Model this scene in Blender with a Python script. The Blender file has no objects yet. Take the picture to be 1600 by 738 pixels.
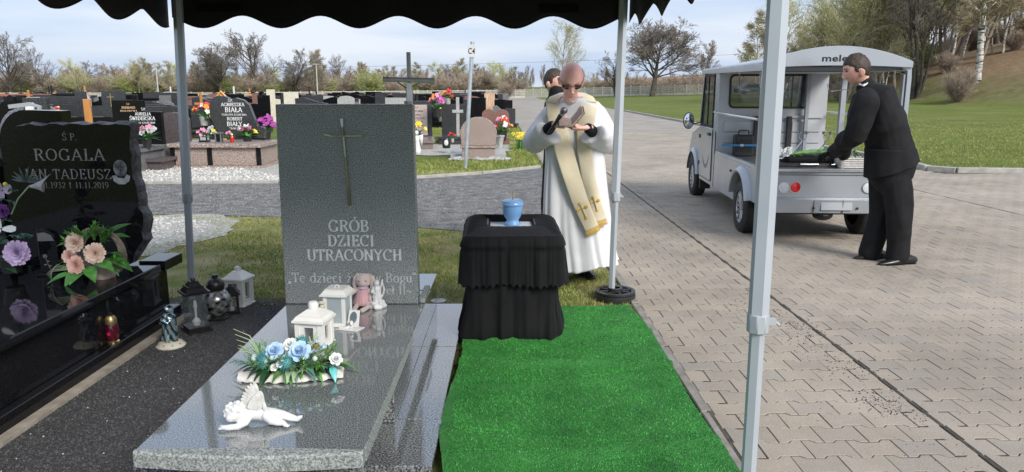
import bpy, bmesh, math, random
import numpy as np
from mathutils import Vector, Matrix, Euler, noise as mnoise
R = math.radians
SC = bpy.context.scene
COL = SC.collection
random.seed(7)

# ---------------------------------------------------------------- camera
EYE, PITCH, YAW, FPX = 1.55, R(11.3), R(1.47), 1170.0
cam_d = bpy.data.cameras.new('camera'); cam = bpy.data.objects.new('camera', cam_d); COL.objects.link(cam)
cam_d.sensor_fit = 'HORIZONTAL'; cam_d.sensor_width = 36; cam_d.lens = FPX/1600*36
cam_d.clip_start = .05; cam_d.clip_end = 3000
cam.location = (0, 0, EYE); cam.rotation_euler = (R(90)-PITCH, 0, -YAW)
SC.camera = cam
# ---------------------------------------------------------------- sky, sun, exposure
SUN_EL, SUN_AZ = R(36), R(146)          # azimuth clockwise from +Y (behind the viewer's right shoulder)
w = bpy.data.worlds.new('World'); SC.world = w; w.use_nodes = True
nt = w.node_tree; nt.nodes.clear(); N = nt.nodes; L = nt.links
out = N.new('ShaderNodeOutputWorld'); bg = N.new('ShaderNodeBackground'); bg.inputs[1].default_value = .1
sky = N.new('ShaderNodeTexSky'); sky.sky_type = 'NISHITA'; sky.sun_disc = False
sky.sun_elevation = SUN_EL; sky.sun_rotation = SUN_AZ; sky.air_density = 1.0; sky.dust_density = 1.5; sky.ozone_density = 1.5
tc = N.new('ShaderNodeTexCoord'); mp = N.new('ShaderNodeMapping'); mp.inputs['Scale'].default_value = (1, 1, 7.5)
n1 = N.new('ShaderNodeTexNoise'); n1.inputs['Scale'].default_value = 1.9; n1.inputs['Detail'].default_value = 6; n1.inputs['Roughness'].default_value = .5
rp = N.new('ShaderNodeValToRGB'); rp.color_ramp.elements[0].position = .38; rp.color_ramp.elements[1].position = .60
rp.color_ramp.elements[0].color = (0, 0, 0, 1); rp.color_ramp.elements[1].color = (1, 1, 1, 1)
mx = N.new('ShaderNodeMix'); mx.data_type = 'RGBA'; mx.inputs['Factor'].default_value = .88
mc = N.new('ShaderNodeMix'); mc.data_type = 'RGBA'; mc.inputs['A'].default_value = (2.8, 3.6, 5.0, 1); mc.inputs['B'].default_value = (4.55, 4.85, 5.5, 1)
L.new(tc.outputs['Generated'], mp.inputs[0]); L.new(mp.outputs[0], n1.inputs['Vector']); L.new(n1.outputs[0], rp.inputs[0])
L.new(rp.outputs[0], mc.inputs['Factor']); L.new(mc.outputs['Result'], mx.inputs['B']); L.new(sky.outputs[0], mx.inputs['A']); L.new(mx.outputs['Result'], bg.inputs[0]); L.new(bg.outputs[0], out.inputs[0])
sun_d = bpy.data.lights.new('sun', 'SUN'); sun = bpy.data.objects.new('sun', sun_d); COL.objects.link(sun)
sun_d.energy = 2.05; sun_d.angle = R(24); sun_d.color = (1, .95, .88)
sd = Vector((math.sin(SUN_AZ)*math.cos(SUN_EL), math.cos(SUN_AZ)*math.cos(SUN_EL), math.sin(SUN_EL)))
sun.rotation_euler = sd.to_track_quat('Z', 'Y').to_euler()
SC.view_settings.view_transform = 'Standard'; SC.view_settings.look = 'None'
SC.view_settings.exposure = 0.88; SC.view_settings.gamma = 1

# ---------------------------------------------------------------- helpers
def ray(x, y):
    cx = (x-800)/FPX; cy = -(y-369)/FPX
    fy = math.cos(PITCH)+cy*math.sin(PITCH); fz = -math.sin(PITCH)+cy*math.cos(PITCH)
    c, s = math.cos(YAW), math.sin(YAW)
    return Vector((cx*c+fy*s, -cx*s+fy*c, fz))
def gp(x, y, z=0.0):                      # point of the plane z seen at a photo pixel
    r = ray(x, y); t = (z-EYE)/r.z; return Vector((r.x*t, r.y*t, z))
def at(x, y, Y):                          # point at depth Y seen at a photo pixel
    r = ray(x, y); t = Y/r.y; return Vector((r.x*t, Y, EYE+r.z*t))

class MB:
    def __init__(s): s.v = []; s.f = []
    def add(s, vs, fs, M=None):
        o = len(s.v)
        s.v += [tuple(M @ Vector(v)) for v in vs] if M is not None else [tuple(v) for v in vs]
        s.f += [tuple(i+o for i in f) for f in fs]; return s
    def box(s, c, d, rz=0, rx=0, ry=0, M=None):
        a, b, h = d[0]/2, d[1]/2, d[2]/2
        m = Matrix.Translation(c) @ Euler((rx, ry, rz)).to_matrix().to_4x4()
        if M is not None: m = M @ m
        vs = [(x, y, z) for z in (-h, h) for x, y in ((-a, -b), (a, -b), (a, b), (-a, b))]
        return s.add(vs, [(0, 3, 2, 1), (4, 5, 6, 7), (0, 1, 5, 4), (1, 2, 6, 5), (2, 3, 7, 6), (3, 0, 4, 7)], m)
    def tube(s, pts, rs, n=8, cap=True, M=None, flat=1.0, up=None, rnd=False):
        pts = [Vector(p) for p in pts]
        if not hasattr(rs, '__len__'): rs = [rs]*len(pts)
        if rnd:      # rounded ends
            r0, r1 = rs[0], rs[-1]
            r0 = max(r0) if hasattr(r0, '__len__') else r0; r1 = max(r1) if hasattr(r1, '__len__') else r1
            d0 = (pts[0]-pts[1]).normalized(); d1 = (pts[-1]-pts[-2]).normalized()
            sc = lambda r, k: tuple(q*k for q in r) if hasattr(r, '__len__') else r*k
            pts = [pts[0]+d0*r0, pts[0]+d0*r0*.8, pts[0]+d0*r0*.4]+pts+[pts[-1]+d1*r1*.4, pts[-1]+d1*r1*.8, pts[-1]+d1*r1]
            rs = [sc(rs[0], .08), sc(rs[0], .6), sc(rs[0], .91)]+list(rs)+[sc(rs[-1], .91), sc(rs[-1], .6), sc(rs[-1], .08)]
        vs = []; fs = []; u = None
        for i, p in enumerate(pts):
            t = (pts[min(i+1, len(pts)-1)]-pts[max(i-1, 0)])
            if t.length < 1e-9: t = Vector((0, 0, 1))
            t.normalize()
            if u is None:
                u = Vector(up) if up is not None else (Vector((0, 0, 1)) if abs(t.z) < .9 else Vector((1, 0, 0)))
            u = (u-t*u.dot(t))
            if u.length < 1e-6: u = t.orthogonal()
            u.normalize(); b = t.cross(u)
            r = rs[i]; ru, rb = r if hasattr(r, '__len__') else (r, r*flat)
            for k in range(n):
                a = 2*math.pi*(k+.5)/n
                vs.append(p+u*math.cos(a)*ru+b*math.sin(a)*rb)
        for i in range(len(pts)-1):
            for k in range(n):
                k2 = (k+1) % n
                fs.append((i*n+k, (i)*n+k2, (i+1)*n+k2, (i+1)*n+k))
        if cap:
            fs.append(tuple(range(n-1, -1, -1))); fs.append(tuple((len(pts)-1)*n+k for k in range(n)))
        return s.add(vs, fs, M)
    def lathe(s, prof, c=(0, 0, 0), n=24, M=None, wob=None):
        vs = []; fs = []; m = len(prof)
        for j in range(n):
            a = 2*math.pi*j/n
            for r, z in prof:
                k = 1+(wob(a, z) if wob else 0)
                vs.append((c[0]+r*k*math.cos(a), c[1]+r*k*math.sin(a), c[2]+z))
        for j in range(n):
            j2 = (j+1) % n
            for i in range(m-1):
                fs.append((j*m+i, j2*m+i, j2*m+i+1, j*m+i+1))
        return s.add(vs, fs, M)
    def prism(s, ol, y0, y1, M=None, bev=0):    # outline in x,z pushed along y (y0 = front)
        n = len(ol)
        vs = [(x, y0, z) for x, z in ol]+[(x, y1, z) for x, z in ol]
        fs = [tuple(range(n)), tuple(range(2*n-1, n-1, -1))]
        for i in range(n):
            j = (i+1) % n; fs.append((i, i+n, j+n, j))
        return s.add(vs, fs, M)
    def slab(s, ol, z0, z1, M=None):            # outline in x,y pushed along z
        n = len(ol)
        vs = [(x, y, z0) for x, y in ol]+[(x, y, z1) for x, y in ol]
        fs = [tuple(range(n-1, -1, -1)), tuple(range(n, 2*n))]
        for i in range(n):
            j = (i+1) % n; fs.append((i, j, j+n, i+n))
        return s.add(vs, fs, M)
    def ell(s, c, r, n=12, m=8, M=None, fn=None):
        vs = []; fs = []
        rx, ry, rz = r if hasattr(r, '__len__') else (r, r, r)
        for i in range(m+1):
            th = math.pi*i/m
            for k in range(n):
                a = 2*math.pi*k/n
                d = Vector((math.sin(th)*math.cos(a), math.sin(th)*math.sin(a), math.cos(th)))
                p = Vector((d.x*rx, d.y*ry, d.z*rz))
                if fn: p = fn(d, p)
                vs.append(Vector(c)+p)
        for i in range(m):
            for k in range(n):
                k2 = (k+1) % n; fs.append((i*n+k, (i+1)*n+k, (i+1)*n+k2, i*n+k2))
        return s.add(vs, fs, M)
    def grid(s, fn, nu, nv, M=None, closed=False):
        vs = [fn(i/nu, j/nv) for j in range(nv+1) for i in range(nu+(0 if closed else 1))]
        w_ = nu+(0 if closed else 1); fs = []
        for j in range(nv):
            for i in range(nu):
                i2 = (i+1) % w_ if closed else i+1
                fs.append((j*w_+i, j*w_+i2, (j+1)*w_+i2, (j+1)*w_+i))
        return s.add(vs, fs, M)
    def leaf(s, p, d, up, ln, wd, curl=.25, M=None, cup=.15, rows=4):
        p = Vector(p); d = Vector(d).normalized(); up = Vector(up); up = (up-d*up.dot(d))
        if up.length < 1e-5: up = d.orthogonal()
        up.normalize(); sd_ = d.cross(up)
        vs = []; fs = []
        for i in range(rows+1):
            t = i/rows; hw = wd*.5*math.sin(math.pi*min(1, .06+.94*t)**.75) if i < rows else 0.001
            c = p+d*ln*t-up*ln*curl*t*t
            vs += [c-sd_*hw+up*hw*cup*2, c, c+sd_*hw+up*hw*cup*2]
        for i in range(rows):
            a = i*3; fs += [(a, a+1, a+4, a+3), (a+1, a+2, a+5, a+4)]
        return s.add(vs, fs, M)
    def build(s, name, mat, parent=None, smooth=None, bev=0, loc=None, kind=None, label=None, seg=1, doubles=False):
        me = bpy.data.meshes.new(name); me.from_pydata(s.v, [], s.f); me.update()
        if doubles:
            b = bmesh.new(); b.from_mesh(me); bmesh.ops.remove_doubles(b, verts=b.verts, dist=1e-5); b.to_mesh(me); b.free()
        if smooth is not None:
            me.shade_smooth()
            if smooth < 180: me.set_sharp_from_angle(angle=R(smooth))
        o = bpy.data.objects.new(name, me); COL.objects.link(o)
        if mat: me.materials.append(mat)
        if parent: o.parent = parent
        if loc: o.location = loc
        if kind: o['kind'] = kind
        if label: o['label'] = label
        if bev:
            m = o.modifiers.new('bevel', 'BEVEL'); m.width = bev; m.segments = seg; m.limit_method = 'ANGLE'; m.angle_limit = R(40)
        return o

def tag(o, label, cat, group=None):
    o['label'] = label; o['category'] = cat
    if group: o['group'] = group
    return o
def thing(name, label, cat, loc=(0, 0, 0), rz=0, group=None):
    o = bpy.data.objects.new(name, None); COL.objects.link(o); o.location = loc; o.rotation_euler = (0, 0, rz)
    o.empty_display_size = .1
    return tag(o, label, cat, group)
def dup(o, parent=None, loc=None, rz=None, sc=None, label=None, group=None):
    c = o.copy(); COL.objects.link(c)
    if parent: c.parent = parent
    if loc is not None: c.location = loc
    if rz is not None: c.rotation_euler = (0, 0, rz)
    if sc is not None: c.scale = sc if hasattr(sc, '__len__') else (sc, sc, sc)
    if label: c['label'] = label
    if group: c['group'] = group
    for ch in list(o.children): dup(ch, c)
    return c
def structure(o): o['kind'] = 'structure'; return o
def remesh(o, vox, smooth=4, keep=True):
    m = o.modifiers.new('rm', 'REMESH'); m.mode = 'VOXEL'; m.voxel_size = vox; m.use_smooth_shade = True
    if smooth:
        s = o.modifiers.new('sm', 'SMOOTH'); s.iterations = smooth; s.factor = .5
    dg = bpy.context.evaluated_depsgraph_get(); me = bpy.data.meshes.new_from_object(o.evaluated_get(dg))
    o.modifiers.clear(); mats = list(o.data.materials); o.data = me
    me.materials.clear()
    for q in mats: me.materials.append(q)
    me.shade_smooth()
    return o
def folds(o, amp, freq, dirn=(0, 0, 1), stretch=.3, seed=0):   # pushes vertices along their normals in long creases
    me = o.data; n = len(me.vertices); co = np.empty(n*3); me.vertices.foreach_get('co', co); co = co.reshape(-1, 3)
    no = np.empty(n*3); me.vertices.foreach_get('normal', no); no = no.reshape(-1, 3)
    d = Vector(dirn).normalized()
    for i in range(n):
        p = Vector(co[i]); q = p-d*(p.dot(d)*(1-stretch))
        k = mnoise.noise(q*freq+Vector((seed, seed*2, 0)))
        k2 = mnoise.noise(q*freq*2.3+Vector((seed+9, 0, 5)))
        co[i] += no[i]*amp*((1-abs(k)*2.6)+.5*(k2))
    me.vertices.foreach_set('co', co.ravel()); me.update()

# ---------------------------------------------------------------- materials
def newmat(name):
    m = bpy.data.materials.new(name); m.use_nodes = True
    return m, m.node_tree.nodes, m.node_tree.links, m.node_tree.nodes['Principled BSDF']
def ramp(N, stops, interp='LINEAR'):
    r = N.new('ShaderNodeValToRGB'); e = r.color_ramp.elements; r.color_ramp.interpolation = interp
    while len(e) < len(stops): e.new(.5)
    for q, (p, c) in zip(e, stops): q.position = p; q.color = (*c, 1)
    return r
def coords(N, L, world):
    if world:
        g = N.new('ShaderNodeNewGeometry'); return g.outputs['Position']
    return N.new('ShaderNodeTexCoord').outputs['Object']
def P(name, col, rough=.6, col2=None, scale=8., bump=0., bscale=60., metal=0., world=False, spec=.5, sheen=0., var=0., detail=4, stretch=None, bdist=.004, coat=0, rvar=0.):
    m, N, L, b = newmat(name)
    b.inputs['Base Color'].default_value = (*col, 1); b.inputs['Roughness'].default_value = rough
    b.inputs['Metallic'].default_value = metal; b.inputs['Specular IOR Level'].default_value = spec
    if sheen: b.inputs['Sheen Weight'].default_value = sheen
    if coat: b.inputs['Coat Weight'].default_value = coat; b.inputs['Coat Roughness'].default_value = .08
    co = coords(N, L, world)
    if stretch:
        mp = N.new('ShaderNodeMapping'); mp.inputs['Scale'].default_value = stretch; L.new(co, mp.inputs[0]); co = mp.outputs[0]
    src = None
    if col2 is not None:
        n = N.new('ShaderNodeTexNoise'); n.inputs['Scale'].default_value = scale; n.inputs['Detail'].default_value = detail; L.new(co, n.inputs['Vector'])
        r = ramp(N, [(.32, col), (.68, col2)]); L.new(n.outputs[0], r.inputs[0]); src = r.outputs[0]
    if var:
        oi = N.new('ShaderNodeObjectInfo'); g = N.new('ShaderNodeNewGeometry')
        ad = N.new('ShaderNodeMath'); ad.operation = 'ADD'; L.new(oi.outputs['Random'], ad.inputs[0]); L.new(g.outputs['Random Per Island'], ad.inputs[1])
        fr = N.new('ShaderNodeMath'); fr.operation = 'FRACT'; L.new(ad.outputs[0], fr.inputs[0])
        mr = N.new('ShaderNodeMapRange'); mr.inputs[3].default_value = 1-var; mr.inputs[4].default_value = 1+var; L.new(fr.outputs[0], mr.inputs[0])
        vm = N.new('ShaderNodeVectorMath'); vm.operation = 'SCALE'
        if src: L.new(src, vm.inputs[0])
        else: vm.inputs[0].default_value = col
        L.new(mr.outputs[0], vm.inputs['Scale']); src = vm.outputs[0]
    if src: L.new(src, b.inputs['Base Color'])
    if rvar:
        n3 = N.new('ShaderNodeTexNoise'); n3.inputs['Scale'].default_value = scale*.6; n3.inputs['Detail'].default_value = 6; L.new(co, n3.inputs['Vector'])
        m3 = N.new('ShaderNodeMapRange'); m3.inputs[1].default_value = .35; m3.inputs[2].default_value = .7
        m3.inputs[3].default_value = max(.02, rough-rvar); m3.inputs[4].default_value = rough+rvar
        L.new(n3.outputs[0], m3.inputs[0]); L.new(m3.outputs[0], b.inputs['Roughness'])
    if bump:
        n2 = N.new('ShaderNodeTexNoise'); n2.inputs['Scale'].default_value = bscale; n2.inputs['Detail'].default_value = 5; L.new(co, n2.inputs['Vector'])
        bp = N.new('ShaderNodeBump'); bp.inputs['Strength'].default_value = bump; bp.inputs['Distance'].default_value = bdist
        L.new(n2.outputs[0], bp.inputs['Height']); L.new(bp.outputs[0], b.inputs['Normal'])
    return m
def granite(name, dark, mid, light, scale=260., rough=.12, spec=.5, rvar=.04, stops=(.41, .5, .6)):
    m, N, L, b = newmat(name)
    co = coords(N, L, False)
    n = N.new('ShaderNodeTexNoise'); n.inputs['Scale'].default_value = scale; n.inputs['Detail'].default_value = 3; n.inputs['Roughness'].default_value = .7; L.new(co, n.inputs['Vector'])
    r = ramp(N, [(stops[0], dark), (stops[1], mid), (stops[2], light)]); L.new(n.outputs[0], r.inputs[0])
    n2 = N.new('ShaderNodeTexNoise'); n2.inputs['Scale'].default_value = 2.5; n2.inputs['Detail'].default_value = 5; L.new(co, n2.inputs['Vector'])
    mr = N.new('ShaderNodeMapRange'); mr.inputs[3].default_value = .82; mr.inputs[4].default_value = 1.18; L.new(n2.outputs[0], mr.inputs[0])
    vm = N.new('ShaderNodeVectorMath'); vm.operation = 'SCALE'; L.new(r.outputs[0], vm.inputs[0]); L.new(mr.outputs[0], vm.inputs['Scale'])
    L.new(vm.outputs[0], b.inputs['Base Color']); b.inputs['Specular IOR Level'].default_value = spec
    n3 = N.new('ShaderNodeTexNoise'); n3.inputs['Scale'].default_value = 6; n3.inputs['Detail'].default_value = 8; L.new(co, n3.inputs['Vector'])
    if rough < .12 and 'grey' in name: b.inputs['Coat Weight'].default_value = 1; b.inputs['Coat IOR'].default_value = 1.62; b.inputs['Coat Roughness'].default_value = .06
    m3 = N.new('ShaderNodeMapRange'); m3.inputs[1].default_value = .4; m3.inputs[2].default_value = .75; m3.inputs[3].default_value = max(.01, rough-rvar); m3.inputs[4].default_value = rough+rvar
    L.new(n3.outputs[0], m3.inputs[0]); L.new(m3.outputs[0], b.inputs['Roughness'])
    return m
def glassy(name, col=(.8, .85, .85), rough=.03, alpha=.25):
    m, N, L, b = newmat(name)
    b.inputs['Base Color'].default_value = (*col, 1); b.inputs['Roughness'].default_value = rough; b.inputs['Alpha'].default_value = alpha
    b.inputs['Specular IOR Level'].default_value = .8
    return m
MT = {}
MT['granite'] = granite('grey_granite_polished', (.045, .05, .052), (.15, .162, .162), (.33, .35, .345), 190, .07, .6)
MT['granite_face'] = granite('grey_granite_face', (.07, .077, .077), (.21, .226, .224), (.42, .44, .435), 190, .3, .35)
MT['granite_rough'] = granite('grey_granite_flamed', (.13, .145, .138), (.25, .27, .255), (.4, .42, .395), 125, .7, .3)
MT['granite_plinth'] = granite('grey_granite_plinth', (.03, .035, .035), (.12, .13, .13), (.32, .33, .33), 125, .1, .6)
MT['black_granite'] = granite('black_granite', (.004, .004, .005), (.007, .007, .008), (.018, .018, .02), 300, .06, .28, .03)
MT['black_rough'] = P('black_granite_split', (.04, .04, .044), .45, (.13, .13, .14), 40, .8, 45, bdist=.01)
MT['dark_granite'] = granite('dark_grey_granite', (.01, .011, .012), (.035, .037, .04), (.1, .1, .105), 160, .15, .5)
MT['mid_granite'] = granite('mid_grey_granite', (.06, .062, .065), (.16, .16, .165), (.3, .3, .3), 140, .25, .4)
MT['pale_granite'] = granite('pale_grey_granite', (.2, .2, .19), (.4, .4, .39), (.62, .62, .6), 120, .35, .4)
MT['brown_granite'] = granite('brown_granite', (.06, .045, .04), (.2, .155, .14), (.38, .31, .28), 140, .3, .4)
MT['pink_granite'] = granite('pink_speckled_granite', (.1, .075, .065), (.31, .235, .2), (.6, .5, .45), 70, .4, .35)
MT['red_granite'] = granite('red_brown_granite', (.07, .035, .028), (.22, .11, .09), (.36, .22, .18), 90, .25, .4)
MT['maroon_granite'] = granite('purple_brown_granite', (.025, .02, .022), (.09, .075, .08), (.2, .17, .17), 120, .3, .4)
MT['sandstone'] = P('banded_sandstone', (.5, .3, .18), .5, (.72, .52, .38), 6, .2, 40, stretch=(3, 1, .6))
MT['cream_stone'] = P('cream_stone', (.6, .55, .42), .6, (.72, .68, .58), 5)
MT['letters'] = P('pale_engraving', (.5, .53, .52), .6, (.68, .7, .68), 60)
MT['letters_dim'] = P('grey_engraving', (.16, .15, .14), .5, (.3, .29, .27), 40)
MT['letters_white'] = P('white_lettering', (.75, .75, .73), .6)
MT['letters_gold'] = P('gold_lettering', (.62, .42, .24), .5)
MT['letters_dark'] = P('dark_lettering', (.08, .05, .05), .6)
MT['dark_chrome'] = P('dark_metal', (.2, .19, .16), .2, (.42, .4, .34), 8, metal=.9)
MT['chrome'] = P('polished_steel', (.7, .71, .72), .13, metal=1)
MT['steel'] = P('brushed_steel', (.55, .56, .57), .35, (.7, .7, .7), 30, metal=1, stretch=(1, 12, 1))
MT['cross_steel'] = P('cross_steel', (.5, .52, .55), .45, (.62, .64, .67), 20, metal=.15)
MT['galv'] = P('galvanised_pole', (.42, .47, .5), .45, (.55, .6, .63), 12, metal=.55, rvar=.1)
MT['tent_pole'] = P('grey_painted_pole', (.40, .44, .475), .42, (.44, .48, .515), 5, metal=.15, bump=.05, bscale=300, rvar=.08)
MT['tent_pole_in'] = P('grey_painted_pole_upper', (.46, .5, .54), .42, (.5, .54, .58), 5, metal=.15, rvar=.08)
MT['collar'] = P('grey_plastic_collar', (.38, .41, .43), .45, (.42, .45, .47), 20)
MT['canvas'] = P('black_canvas', (.008, .0075, .01), .75, (.013, .012, .015), 5, .25, 500, bdist=.001)
MT['hem'] = P('brown_hem', (.09, .04, .03), .8)
MT['black_cloth'] = P('black_cloth', (.0035, .0035, .0042), .85, (.006, .006, .0072), 10, .3, 350, spec=.3, sheen=.03, bdist=.001)
MT['black_plastic'] = P('black_plastic', (.018, .018, .02), .45, (.03, .03, .032), 20, .15, 120)
MT['rubber'] = P('tyre_rubber', (.012, .012, .013), .7, (.03, .028, .027), 14, .2, 100)
MT['white_metal'] = P('white_enamel', (.72, .71, .66), .4, (.8, .79, .75), 9, .1, 50)
MT['white_plaster'] = P('white_plaster', (.62, .62, .6), .55, (.78, .78, .76), 10, .35, 60)
MT['ivory'] = P('ivory_resin', (.5, .47, .38), .6, (.62, .58, .48), 20, .2, 60)
MT['black_metal'] = P('black_metal', (.012, .012, .013), .35, (.02, .02, .02), 20, .1, 80)
MT['glass'] = glassy('clear_glass', (.12, .15, .15), .03, .16)
MT['window_glass'] = glassy('window_glass', (.05, .07, .07), .02, .35)
MT['dark_glass'] = glassy('dark_glass', (.015, .02, .02), .03, .8)
MT['soil'] = P('bare_soil', (.11, .07, .045), .9, (.2, .14, .1), 3, .6, 20, world=True)
# ---------------------------------------------------------------- a small serif alphabet, drawn as broad-nib strokes
def _arc(cx, cy, rx, ry, a0, a1, n=14):
    return [(cx+rx*math.cos(R(a0+(a1-a0)*i/n)), cy+ry*math.sin(R(a0+(a1-a0)*i/n))) for i in range(n+1)]
def _bz(pts, n=6):
    o = []
    for i in range(len(pts)-1):
        p0 = pts[max(i-1, 0)]; p1 = pts[i]; p2 = pts[i+1]; p3 = pts[min(i+2, len(pts)-1)]
        for k in range(n):
            t = k/n
            o.append(tuple(.5*((2*p1[q])+(-p0[q]+p2[q])*t+(2*p0[q]-5*p1[q]+4*p2[q]-p3[q])*t*t+(-p0[q]+3*p1[q]-3*p2[q]+p3[q])*t**3) for q in (0, 1)))
    o.append(pts[-1]); return o
_S = _bz([(.6, .78), (.5, .95), (.32, .98), (.14, .85), (.17, .64), (.36, .51), (.55, .38), (.6, .18), (.42, .02), (.2, .03), (.08, .22)])
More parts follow.
